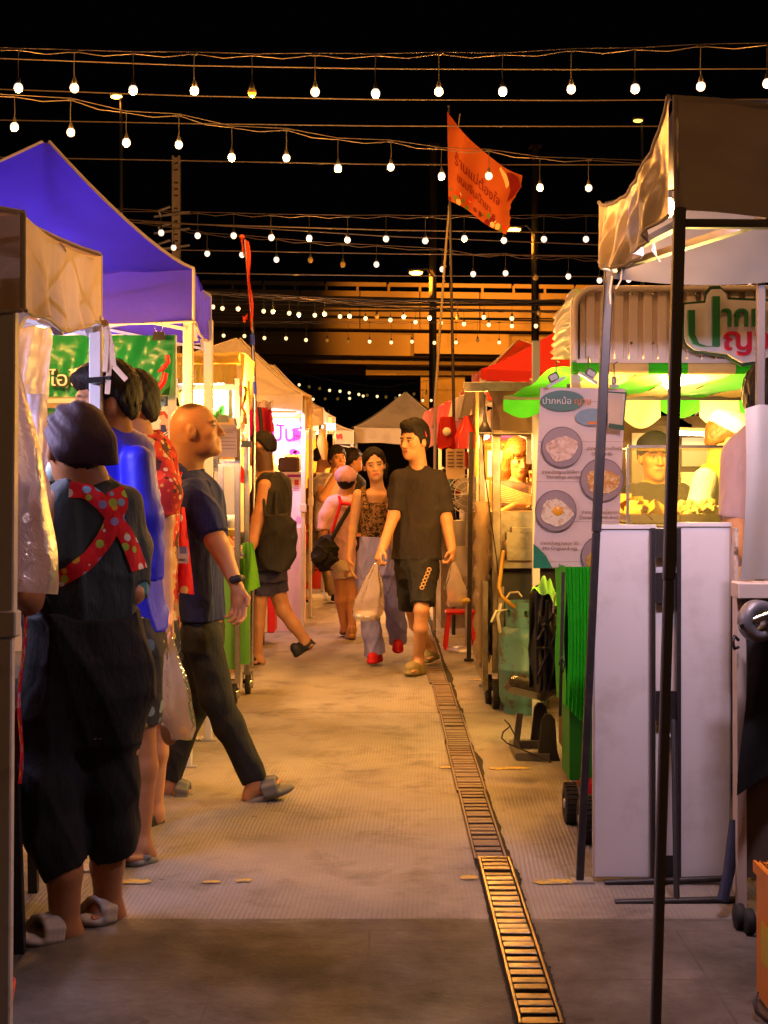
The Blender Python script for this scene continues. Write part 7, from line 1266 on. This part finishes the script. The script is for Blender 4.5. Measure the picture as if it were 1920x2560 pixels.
s.chain([(470, 1236, .2, 28), (440, 1380, .22, 23), (440, 1500, .2, 16)]); s.hand((440, 1500, .2), (450, 1560, .18), (.7, -.7, 0), 1.0, 30)
s.chain([(506, 1590, -.06, 48), (538, 1740, -.06, 34), (570, 1800, -.05, 31), (634, 1930, -.03, 22)]); s.chain([(500, 1590, .08, 48), (480, 1760, .08, 34), (424, 1935, .08, 21)])
s.foot((640, 1950, -.03), (622, 1992, -.03), (690, 1960, -.03), 1.05); s.foot((420, 1945, .08), (404, 1978, .08), (458, 1982, .08), 1.05); s.done()
po = s.stk([(1178, 470, 36, .02), (1200, 478, 58, .01), (1230, 484, 70, .0), (1310, 490, 68, .0), (1400, 500, 58, .0), (1480, 504, 54, .0), (1560, 509, 52, .0)], 80, SH(), .02, .60); s.chain([(482, 1228, -.19, 36), (512, 1290, -.24, 37), (530, 1336, -.26, 36)], po, .05); s.chain([(470, 1230, .18, 34), (456, 1310, .2, 34)], po, .05); po.cut(s.p(508, 1549, 0), (.02, 0, -1)); s.cloth('polo_shirt', po, m_navyp, folds(.014, 9, 12, 5, .6))
cl = SH(); s.chain([(440, 1160, .0, 12), (452, 1180, -.11, 13), (486, 1206, -.15, 12), (516, 1212, -.10, 10), (524, 1206, .02, 8)], cl, .02); s.chain([(442, 1162, .05, 12), (470, 1176, .11, 12), (508, 1196, .1, 9)], cl, .02); s.cloth('collar', cl, m_navyp)
pl = SH(); s.chain([(506, 1206, -.125, 9), (528, 1262, -.135, 3)], pl, .004); s.cloth('collar_lining', pl, cloth('grey_lining', (.12, .10, .12)))
pt = s.stk([(1535, 508, 46, .0), (1570, 508, 50, .0), (1620, 508, 50, .0)], 80, SH(), .02, .58); s.chain([(507, 1600, -.06, 50), (538, 1740, -.06, 42), (572, 1812, -.05, 38), (636, 1946, -.03, 30)], pt, .03); s.chain([(500, 1600, .08, 50), (480, 1760, .08, 40), (424, 1945, .08, 32)], pt, .03); s.cloth('jeans', pt, m_jeanb, folds(.014, 14, 10, 6, .4))
wb = SH(); s.chain([(582, 1450, -.335, 8), (596, 1446, -.34, 8), (604, 1446, -.27, 8), (594, 1452, -.24, 8), (582, 1450, -.335, 8)], wb, .01); s.cloth('wristband', wb, s_blk)
for a_, b_, lab in (((612, 2010, -.03), (734, 1966, -.03), 'grey foam sandal on the lifted front foot'), ((396, 1990, .08), (498, 1998, .08), 'grey foam sandal planted behind')):
    o = shoe(s, 'sandal', a_, b_, s_foam, .055, closed=False, strap='band', label=lab)
# ---- royal blue shirt
s = Per(5.05, (350, 2150), 'dark-haired person in royal blue shirt seen from behind', .006, (.42, .22, .11))
s.head(262, 1010, 0, -66, 2, 0, 1.06, neck=(284, 1090, .0), nr=.062); s.stk([(1085, 292, 38, .0), (1110, 296, 56, .0), (1260, 312, 54, .0), (1400, 326, 52, .0), (1560, 335, 54, .0), (1620, 340, 54, 0)], -125)
s.chain([(346, 1800, .02, 52), (356, 1920, .02, 38), (352, 2110, .0, 22)]); s.chain([(300, 1700, .04, 60), (290, 1900, .1, 40), (300, 2080, .3, 22)]); s.chain([(340, 1600, .0, 66), (346, 1800, .02, 52)]); s.foot((352, 2115, 0), (372, 2140, .02), (322, 2142, -.04)); s.done()
s.cap_hair(.015, .045, -.066, .022, .014, mat=hair_blk, disp=.006, sideburn=.02, extra=lambda sh, H, A, sc: sh.ell(H(0, .05, .09), np.array([.07, .06, .04])*sc, A, .03))
te = s.stk([(1068, 292, 40, .0), (1090, 300, 62, .0), (1120, 306, 74, .0), (1250, 320, 74, .0), (1400, 334, 68, .0), (1500, 338, 66, .0), (1572, 340, 68, .0)], -125, SH(), .02, .62); s.chain([(344, 1150, -.1, 40), (354, 1290, -.12, 44), (364, 1440, -.1, 40)], te, .03); te.cut(s.p(340, 1570, 0), (-.15, 0, -1)); s.cloth('blue_shirt', te, m_royal, folds(.020, 31, 10, 4, .8))
sh = s.stk([(1545, 340, 66, 0), (1620, 342, 66, 0)], -125, SH(), .02, .66); s.chain([(342, 1610, 0, 66), (348, 1810, .02, 56)], sh, .03); s.chain([(310, 1610, .04, 64), (300, 1800, .08, 56)], sh, .03); sh.cut(s.p(346, 1815, 0), -zh); s.cloth('shorts', sh, m_pshort, folds(.012, 3, 10, 6)); shoe(s, 'flip_flop', (388, 2150, .03), (308, 2156, -.06), s_foam, .05, closed=False, strap='thong')
# ---- printed red shirt
s = Per(5.6, (386, 2060), 'person in red printed shirt holding a clear bag of food beside the blue shirt', .006, (.58, .33, .18))
s.head(322, 1022, 0, -66, 4, 0, 1.04, neck=(346, 1096, .0), nr=.056); s.stk([(1096, 352, 40, .0), (1120, 358, 66, .0), (1260, 372, 66, .0), (1400, 374, 60, .0), (1560, 376, 60, .0), (1620, 376, 58, 0)], -120)
s.chain([(404, 1200, -.08, 34), (410, 1300, -.1, 25), (410, 1400, -.12, 21), (420, 1535, -.16, 14)]); s.hand((420, 1535, -.16), (424, 1575, -.17), (.3, -.8, 0), 1.0, 50, grip=(-1, 0, 0))
s.chain([(380, 1610, 0, 56), (388, 1800, .0, 44), (390, 1880, .0, 36), (386, 2025, .02, 20)]); s.chain([(360, 1610, .06, 54), (356, 1800, .12, 40), (352, 2000, .3, 20)]); s.foot((386, 2030, .02), (392, 2052, .04), (350, 2056, -.02)); s.done()
s.cap_hair(.014, .05, -.066, .022, .014, mat=hair_blk, disp=.005, sideburn=.03)
te = s.stk([(1080, 350, 36, .0), (1100, 356, 58, .0), (1140, 364, 72, .0), (1260, 376, 70, .0), (1420, 372, 64, .0), (1570, 372, 64, .0)], -120, SH(), .02, .62); s.chain([(404, 1180, -.06, 36), (408, 1230, -.1, 40), (410, 1284, -.1, 38)], te, .05); s.cloth('printed_shirt', te, m_daruma, folds(.012, 17, 10, 6))
sh = s.stk([(1555, 376, 60, 0), (1620, 376, 60, 0)], -120, SH(), .02, .66); s.chain([(380, 1610, 0, 60), (386, 1800, .0, 50)], sh, .03); s.chain([(360, 1610, .06, 58), (358, 1790, .1, 46)], sh, .03); sh.cut(s.p(386, 1795, 0), -zh); s.cloth('shorts', sh, m_pshort, folds(.012, 4, 10, 6)); shoe(s, 'slipper', (402, 2058, .06), (336, 2066, -.05), s_blk, .05, .05, open_back=False)
tb = thing('tote_bag', 'bright red tote bag printed with small pictures between the red shirt and the navy polo', 'bag', P(455, 1485, 5.75)); m = MB(); bq = 5.75
m.grid(lambda u, v: P(lerp(444+(-18)*v, 462+24*v, u), lerp(1268, 1478+9*u, v), bq-.05-.03*math.sin(3.14*u)-.015*math.sin(v*6+u*3)), 16, 20); m.grid(lambda u, v: P(lerp(444+(-18)*v, 462+24*v, u), lerp(1268, 1478+9*u, v), bq+.03+.03*math.sin(3.14*u)), 10, 10); m.build('pouch', m_tote, tb)
m = MB(); m.prism([(-.022, 0), (.022, 0), (.024, .04), (.018, .066), (-.018, .066), (-.024, .04)], P(457, 1408, bq-.105), (1, 0, -.05), (0, 0, 1), .001); m.build('printed_bus', M('bus_cream', (.62, .55, .46)), tb)
m = MB(); m.cor(P(449, 1366, bq-.107), P(466, 1384, bq-.106)); m.build('printed_window', M('bus_window', (.2, .2, .3)), tb); text('BELF', P(449, 1402, bq-.108), (1, 0, 0), (0, 0, 1), .012, m_ink, tb)
m = MB(); m.tube([P(444, 1268, bq-.04), P(438, 1220, bq-.02), P(452, 1180, bq)], .008, 6); m.build('handle', m_tote, tb)
def carry(name, lab, cx, top, bot, w, d, fill, tilt=0, film=None, seed=0):
    """thin clear carrier bag hanging from a hand, food inside"""
    t = thing(name, lab, 'bag', P(cx+tilt, bot, d))
    def fn(u, v):
        a = u*2*math.pi; s1 = min(1, v/.62)**.9; wr = lerp(w*.10, w, s1)*(1 if v < .9 else 1-(v-.9)*2.2); rip = 1+.10*math.sin(u*44+seed)*(1-.75*v)+.05*math.sin(v*15+u*13+seed)
        return P(cx+tilt*v+wr*math.cos(a)*rip, lerp(top, bot, v)+3*math.sin(u*12), d+wr*d/F*.55*math.sin(a)*rip)
    m = MB(); m.grid(fn, 48, 30); m.grid(lambda u, v: P(cx+tilt+w*.76*(2*v-1)*0+w*.78*v*math.cos(u*6.283), bot-1, d+w*.78*v*d/F*.55*math.sin(u*6.283)), 24, 3); m.build('film', film or Mclear('carrier_film', (.74, .64, .58), .58, .10, .5), t); m = MB()
    for (dx, dy, rx, ry, mt_i) in fill[1]: m.ball(P(cx+tilt+dx, bot+dy, d), rx*d/F, 10, mt_i, (1, .7, ry/rx))
    m.build('food', fill[0], t); return t
fy = M('yellow_food', (.75, .45, .02), rough=.4); fb_ = M('brown_food', (.16, .07, .025), rough=.5, bump=.3); fo_ = M('orange_soup', (.45, .12, .015), rough=.25)
carry('plastic_bag', 'clear plastic bag with a yellow item held by the red shirted person', 420, 1575, 1848, 42, 5.42, ([fy, fb_], [(10, -16, 15, 15, 0), (-24, -28, 24, 44, 1)]), 28, seed=1)
carry('plastic_bag', 'white plastic bag with yellow food held low between the walking couple', 940, 1405, 1552, 38, 9.7, ([fy, m_white], [(-12, -17, 17, 10, 0), (0, -14, 30, 12, 1)]), -26, Mclear('white_carrier_film', (.78, .66, .64), .55, .10, .5), 2)
carry('plastic_bag', 'clear bag of brown soup hanging from the right-hand fist of the man in charcoal', 1134, 1405, 1515, 30, 9.75, ([fo_, f_yellow], [(-16, -20, 12, 20, 0), (14, -14, 20, 10, 1)]), 8, seed=5)
# ---- woman in cap and apron
s = Per(4.25, (180, 2350), 'stout woman in plum cap with crossed red apron straps seen from behind', .006, (.40, .20, .10))
s.head(190, 1118, 0, -150, 4, 0, 1.06, neck=(212, 1200, .0), nr=.060, ears=True); s.stk([(1200, 222, 50, .0), (1228, 230, 78, .0), (1330, 236, 92, .0), (1480, 226, 104, .0), (1600, 210, 120, .0), (1740, 208, 132, .0), (1840, 208, 124, .0)], 188, asp=.66)
s.chain([(146, 1262, -.05, 46), (100, 1400, -.1, 40), (70, 1500, -.2, 34), (30, 1470, -.42, 26)]); s.hand((30, 1470, -.42), (-10, 1460, -.5), (0, 0, 1), 1, 30); s.chain([(318, 1262, .05, 36), (334, 1390, .06, 32), (334, 1484, .0, 25), (312, 1512, .3, 20)])
s.chain([(132, 1820, -.02, 84), (150, 2060, -.02, 58), (160, 2180, -.02, 44), (162, 2320, .0, 36)]); s.chain([(286, 1820, .06, 84), (276, 2050, .1, 58), (268, 2160, .12, 42), (270, 2270, .16, 34)]); s.foot((160, 2318, 0), (184, 2338, .02), (100, 2336, -.04), 1.15); s.foot((272, 2270, .16), (290, 2290, .18), (226, 2292, .10), 1.1); s.done()
cp = SH(); hc = lambda *q: s.H(*q); E_ = lambda c, r, k=.03: cp.ell(hc(*c), r, s.hA, k); E_((0, -.015, .047), (.089, .108, .086)); E_((.012, -.052, .0), (.077, .074, .068), .03); cp.cone(s.p(250, 1108, -.05), s.p(264, 1150, -.02), .050, .040, .04)
cp.cut(s.H(0, .02, -.018), -s.hA[2]*.9-s.hA[1]*-.35) ; s.cloth('cap', cp, m_plum, lambda X, Y, Z: (.006*np.sin((X*.8+Z*1.0-Y*.3)*85+3*np.sin(Z*16))*np.clip((.0-(X-s.hc[0]))/.1+.55, .12, 1)).astype(np.float32))
s.cap_hair(-.004, .03, -.085, -.035, -.012, mat=hair_blk, disp=.002); mk = SH(); mk.cone(s.H(-.084, -.002, -.03), s.H(-.07, .06, -.08), .0025, .0025, .002); mk.cone(s.H(-.084, -.002, .0), s.H(-.078, .07, -.02), .0025, .0025, .002); mk.ell(s.H(0, .085, -.06), (.066, .045, .05), s.hA, .01); s.cloth('face_mask', mk, M('mint_mask', (.45, .62, .55), rough=.7), None, .005)
te = s.stk([(1196, 224, 52, .0), (1216, 230, 84, .0), (1250, 236, 102, .0), (1330, 240, 110, .0), (1430, 234, 122, .0), (1500, 214, 136, .0), (1562, 198, 138, .0)], 188, SH(), .02, .70); s.chain([(318, 1256, .03, 44), (334, 1370, .06, 42), (336, 1462, .02, 38)], te, .03); s.chain([(150, 1258, -.04, 48), (112, 1390, -.08, 48)], te, .06)
te.cut(s.p(200, 1556, 0), (.04, 0, -1)); s.cloth('tee_shirt', te, m_tealblk, folds(.017, 41, 9, 4, .7)); cf = SH(); s.chain([(337, 1456, .025, 37), (335, 1492, .01, 33)], cf); s.cloth('sleeve_cuff', cf, cloth('teal_cuff', (.06, .22, .22)), folds(.006, 2, 30, 20))
pt = s.stk([(1535, 200, 138, .0), (1570, 204, 140, .0), (1650, 210, 158, .0, .74), (1720, 208, 161, .0, .66), (1800, 198, 153, .0, .56), (1860, 195, 149, .0, .44)], 188, SH(), .02, .80); s.chain([(125, 1740, -.02, 78), (118, 1960, -.03, 76), (132, 2080, -.03, 69), (160, 2172, -.02, 60)], pt, .05); s.chain([(278, 1740, .05, 76), (270, 1960, .07, 73), (275, 2080, .1, 66), (283, 2130, .12, 62)], pt, .05); s.cloth('wide_trousers', pt, m_blackp, folds(.022, 51, 8, 3.5, .3))
# crossed apron straps laid on the back
te_ob = [c for c in s.root.children if c.name.startswith('tee_shirt')][0]; off_ = V(s.root.location)
from mathutils.bvhtree import BVHTree
bv = BVHTree.FromPolygons([v.co+off_ for v in te_ob.data.vertices], [tuple(p.vertices) for p in te_ob.data.polygons])
def onback(px, py, lift=.006):
    o = V((0, 0, EYE)); q = P(px, py, 4.3); h = bv.ray_cast(o, (q-o).normalized()); return (h[0]+h[1]*lift) if h[0] is not None else P(px, py, 4.08)
def strap(pts, w, mat, name, parent):
    xs, ys = [p[0] for p in pts], [p[1] for p in pts]; n = 40; tt = np.linspace(0, len(pts)-1, n); X = np.interp(tt, range(len(pts)), xs); Y = np.interp(tt, range(len(pts)), ys)
    for _ in range(4): X[1:-1] = (X[:-2]+2*X[1:-1]+X[2:])/4; Y[1:-1] = (Y[:-2]+2*Y[1:-1]+Y[2:])/4
    vs = []
    for i in range(n):
        dx, dy = X[min(i+1, n-1)]-X[max(i-1, 0)], Y[min(i+1, n-1)]-Y[max(i-1, 0)]; L = math.hypot(dx, dy); nx, ny = -dy/L, dx/L
        for k in range(7): g = (k/6-.5)*w; vs.append(onback(X[i]+nx*g, Y[i]+ny*g, .007+.003*(1-abs(k/3-1))))
    return put(name, vs, [(i*7+k, i*7+k+1, i*7+k+8, i*7+k+7) for i in range(n-1) for k in range(6)], mat, parent, True)
apn = thing('apron', 'red apron printed with small pictures, straps crossing on the back of the capped woman', 'apron', P(284, 1290, 4.05))
strap([(172, 1226), (215, 1228), (250, 1252), (284, 1292), (318, 1350), (338, 1400), (346, 1424)], 38, m_apron, 'strap', apn); strap([(284, 1226), (298, 1258), (284, 1300), (262, 1350), (222, 1400), (170, 1438), (110, 1466)], 42, m_apron, 'strap', apn)
strap([(110, 1466), (80, 1484), (62, 1492)], 24, m_apron, 'strap', apn); m = MB(); m.grid(lambda u, v: P(56-14*v+6*math.sin(v*9)+u*10, lerp(1500, 1960, v), 4.0+u*.12), 6, 24); m.build('front_panel', m_apron, apn)
shoe(s, 'sandal', (200, 2350, .04), (40, 2350, -.12), s_bei, .056, closed=False, strap='band'); shoe(s, 'sandal', (300, 2302, .2), (200, 2302, .06), s_bei, .054, closed=False, strap='band')
# ---- vendors
s = Per(9.1, (1294, 1500), 'woman vendor with long brown hair looking down behind the skewers', .006, (.62, .38, .20)); s.head(1296, 1143, 0, 14, 20, 3, 1.0, neck=(1294, 1196, .03), nr=.046, wide=.96); s.stk([(1196, 1290, 24, .03), (1215, 1290, 52, .03), (1290, 1288, 44, .02), (1400, 1288, 42, .02), (1480, 1288, 44, .02)], 10)
s.chain([(1336, 1222, .0, 14), (1352, 1270, -.1, 11), (1342, 1215, -.16, 8)]); s.hand((1342, 1215, -.16), (1338, 1195, -.17), (-1, -.2, 0), .9, 45); s.chain([(1244, 1224, .0, 14), (1240, 1290, -.08, 11), (1290, 1262, -.2, 8)]); s.hand((1290, 1262, -.2), (1312, 1258, -.22), (0, 0, 1), .9, 40); s.chain([(1276, 1480, 0, 28), (1276, 1590, 0, 16), (1276, 1720, 0, 10)]); s.chain([(1306, 1480, 0, 28), (1306, 1590, 0, 16), (1306, 1720, 0, 10)]); s.done()
def longh(sh, H, A, sc):
    for sx in (-1, 1): sh.cone(H(sx*.07, -.005, .03), H(sx*.088, .0, -.09), .032, .036, .03); sh.cone(H(sx*.088, .0, -.09), H(sx*.095, .03, -.20), .036, .022, .02)
    sh.cone(H(0, -.07, -.03), H(0, -.07, -.2), .07, .05, .03); sh.ell(H(-.015, .085, .055), (.055, .022, .034), A, .02)
s.cap_hair(.012, .03, -.3, -.3, .0, mat=hair_brn, extra=longh, disp=.006)
te = s.stk([(1200, 1290, 30, .03), (1216, 1290, 52, .03), (1290, 1288, 47, .02), (1420, 1288, 46, .02)], 10, SH(), .02, .6); s.chain([(1334, 1218, .02, 16), (1346, 1256, -.05, 15)], te, .03); s.chain([(1246, 1220, .02, 16), (1242, 1270, -.04, 15)], te, .03); s.cloth('tee_shirt', te, m_greyp, folds(.008, 5)); text('ORNAS', V(s.p(1292, 1272, -.155)), (1, 0, 0), (0, 0, 1), .05, m_white, s.root, wide=.8)
pt = SH(); s.chain([(1276, 1440, 0, 34), (1276, 1700, 0, 20)], pt); s.chain([(1306, 1440, 0, 34), (1306, 1700, 0, 20)], pt); s.cloth('trousers', pt, m_blkcot)
s = Per(7.25, (1640, 1800), 'vendor in black cap and black tee standing behind the glass counter', .006, (.64, .34, .14)); s.head(1638, 1142, 0, 3, 4, 0, 1.0, neck=(1640, 1200, .02)); s.stk([(1200, 1640, 30, .02), (1222, 1642, 72, .02), (1320, 1644, 62, .02), (1480, 1644, 58, .02)], 4)
s.chain([(1576, 1232, 0, 20), (1566, 1310, -.1, 15), (1600, 1330, -.3, 11)]); s.hand((1600, 1330, -.3), (1625, 1326, -.34), (0, 0, 1), .95, 30); s.chain([(1708, 1232, 0, 20), (1716, 1310, -.1, 15), (1700, 1336, -.3, 11)]); s.hand((1700, 1336, -.3), (1680, 1336, -.34), (0, 0, 1), .95, 30); s.chain([(1618, 1480, 0, 40), (1618, 1800, 0, 16)]); s.chain([(1664, 1480, 0, 40), (1664, 1800, 0, 16)]); s.done(); s.cap_hair(.012, .02, -.06, .0, .0, mat=hair_blk)
cp = SH(); cp.ell(s.H(0, -.005, .06), (.094, .112, .068), s.hA, .02); cp.ell(s.H(0, .11, .045), (.07, .06, .008), s.hA, .02); cp.cut(s.H(0, 0, .035), -s.hA[2]); s.cloth('cap', cp, m_blkcot); te = s.stk([(1204, 1640, 40, .02), (1222, 1642, 74, .02), (1320, 1644, 66, .02), (1500, 1644, 62, .02)], 4, SH(), .02, .6); s.chain([(1578, 1230, 0, 23), (1568, 1290, -.06, 22)], te, .03); s.chain([(1706, 1230, 0, 23), (1714, 1290, -.06, 22)], te, .03); s.cloth('tee_shirt', te, m_blkcot, folds(.008, 6)); pt = SH(); s.chain([(1618, 1480, 0, 46), (1618, 1790, 0, 26)], pt); s.chain([(1664, 1480, 0, 46), (1664, 1790, 0, 26)], pt); s.cloth('trousers', pt, m_jeanb)
s = Per(6.95, (1800, 1890), 'cook in puffy white cap and lime apron bending over the counter', .006, (.60, .42, .14)); s.head(1822, 1102, 0, 84, 24, 0, 1.04, neck=(1796, 1160, .03)); s.stk([(1168, 1794, 34, .03), (1196, 1790, 56, .03), (1300, 1786, 60, .02), (1480, 1780, 60, .02)], 66)
s.chain([(1760, 1200, -.17, 27), (1748, 1290, -.24, 19), (1800, 1320, -.36, 13)]); s.hand((1800, 1320, -.36), (1830, 1318, -.4), (0, 0, 1), .95, 30); s.chain([(1766, 1480, 0, 44), (1766, 1860, 0, 16)]); s.chain([(1800, 1480, 0, 44), (1800, 1860, 0, 16)]); s.done(); s.cap_hair(.010, .02, -.08, .0, .0, mat=hair_brn, sideburn=.02)
cp = SH(); cp.ell(s.H(0, -.01, .075), (.108, .125, .075), s.hA, .02); cp.ell(s.H(0, .04, .07), (.09, .09, .06), s.hA, .02); cp.cut(s.H(0, 0, .03), -s.hA[2]); s.cloth('puffy_cap', cp, m_chef, folds(.006, 2, 24, 24)); te = s.stk([(1160, 1796, 40, .03), (1190, 1790, 60, .03), (1300, 1788, 64, .02), (1480, 1782, 62, .02)], 66, SH(), .02, .7); s.cloth('lime_apron', te, m_lime, folds(.01, 7)); sl = SH(); s.chain([(1762, 1200, -.17, 31), (1750, 1262, -.21, 29), (1746, 1300, -.24, 26)], sl, .02); s.cloth('white_sleeve', sl, m_chef, folds(.006, 9, 16, 9)); pt = SH(); s.chain([(1766, 1480, 0, 48), (1766, 1850, 0, 28)], pt); s.chain([(1800, 1480, 0, 48), (1800, 1850, 0, 28)], pt); s.cloth('trousers', pt, m_jeanb)
s = Per(5.35, (1880, 2100), 'dark-haired vendor in mauve shirt half hidden behind the white sheet at the right edge', .007, (.5, .3, .18)); s.head(1926, 1012, 0, 160, 0, 0, 1.06, neck=(1920, 1075, .0)); s.stk([(1070, 1910, 50, .0), (1110, 1916, 90, .0), (1300, 1912, 88, .0), (1500, 1906, 86, .0)], 160); s.chain([(1840, 1140, 0, 36), (1836, 1280, -.02, 30), (1870, 1390, -.15, 20)]); s.hand((1870, 1390, -.15), (1900, 1400, -.2), (0, -.5, .8), 1, 30); s.chain([(1870, 1500, 0, 60), (1874, 2060, 0, 24)]); s.chain([(1940, 1500, 0, 60), (1940, 2060, 0, 24)]); s.done(); s.cap_hair(.020, .05, -.09, .0, .015, mat=hair_blk, disp=.012)
te = s.stk([(1060, 1908, 46, .0), (1090, 1912, 78, .0), (1140, 1916, 96, .0), (1320, 1908, 98, .0), (1520, 1900, 96, .0)], 160, SH(), .02, .64); s.chain([(1844, 1140, 0, 40), (1838, 1290, -.02, 40)], te, .05); s.cloth('mauve_shirt', te, m_mauve, folds(.014, 9, 8, 4)); pt = SH(); s.chain([(1870, 1500, 0, 70), (1874, 2050, 0, 36)], pt); s.chain([(1940, 1500, 0, 70), (1940, 2050, 0, 36)], pt); s.cloth('trousers', pt, m_jeanb)
s = Per(9.9, (565, 1690), 'vendor in red cap and peach shirt bending over the counter of the yellow awning stall', .007, (.55, .30, .15)); s.head(569, 1196, 0, 70, 28, 0, .98, neck=(562, 1236, .03), nr=.048); s.stk([(1238, 562, 20, .03), (1254, 562, 30, .03), (1340, 562, 30, .02), (1420, 564, 30, .02)], 60); s.chain([(560, 1420, 0, 26), (560, 1680, 0, 12)]); s.chain([(574, 1420, .1, 26), (574, 1680, .1, 12)]); s.chain([(556, 1262, -.15, 13), (552, 1320, -.2, 10), (570, 1352, -.34, 8)]); s.hand((570, 1352, -.34), (584, 1358, -.38), (0, 0, 1), .9, 30); s.done(); s.cap_hair(.01, .02, -.06, .0, .0, mat=hair_blk)
cp = SH(); cp.ell(s.H(0, -.01, .06), (.095, .112, .075), s.hA, .02); cp.ell(s.H(0, .11, .04), (.065, .05, .008), s.hA, .02); cp.cut(s.H(0, 0, .03), -s.hA[2]); s.cloth('cap', cp, m_redh); te = s.stk([(1232, 562, 22, .03), (1250, 562, 33, .03), (1340, 562, 33, .02), (1430, 564, 32, .02)], 60, SH(), .02, .7); s.chain([(556, 1258, -.13, 15), (554, 1296, -.17, 15)], te, .03); s.cloth('peach_shirt', te, m_peach, folds(.008, 4)); pt = SH(); s.chain([(560, 1420, 0, 30), (560, 1670, 0, 18)], pt); s.chain([(574, 1420, .1, 30), (574, 1670, .1, 18)], pt); s.cloth('trousers', pt, m_jeanb)
s = Per(6.75, (402, 1900), 'black-haired vendor mostly hidden behind the queue under the blue canopy', .008, (.5, .3, .18)); s.head(404, 1152, 0, 175, 10, 0, 1.0, neck=(404, 1220, 0)); s.stk([(1222, 402, 40, 0), (1244, 402, 66, 0), (1400, 402, 60, 0), (1500, 402, 60, 0)], 175); s.chain([(386, 1500, 0, 44), (386, 1880, 0, 18)]); s.chain([(420, 1500, 0, 44), (420, 1880, 0, 18)]); s.done(); s.cap_hair(.022, .06, -.13, -.05, .01, mat=hair_blk, disp=.01); te = s.stk([(1216, 402, 40, 0), (1240, 402, 70, 0), (1500, 402, 64, 0)], 175, SH(), .02); s.cloth('dark_top', te, m_jeanb); pt = SH(); s.chain([(386, 1500, 0, 50), (386, 1870, 0, 28)], pt); s.chain([(420, 1500, 0, 50), (420, 1870, 0, 28)], pt); s.cloth('trousers', pt, m_jeanb)
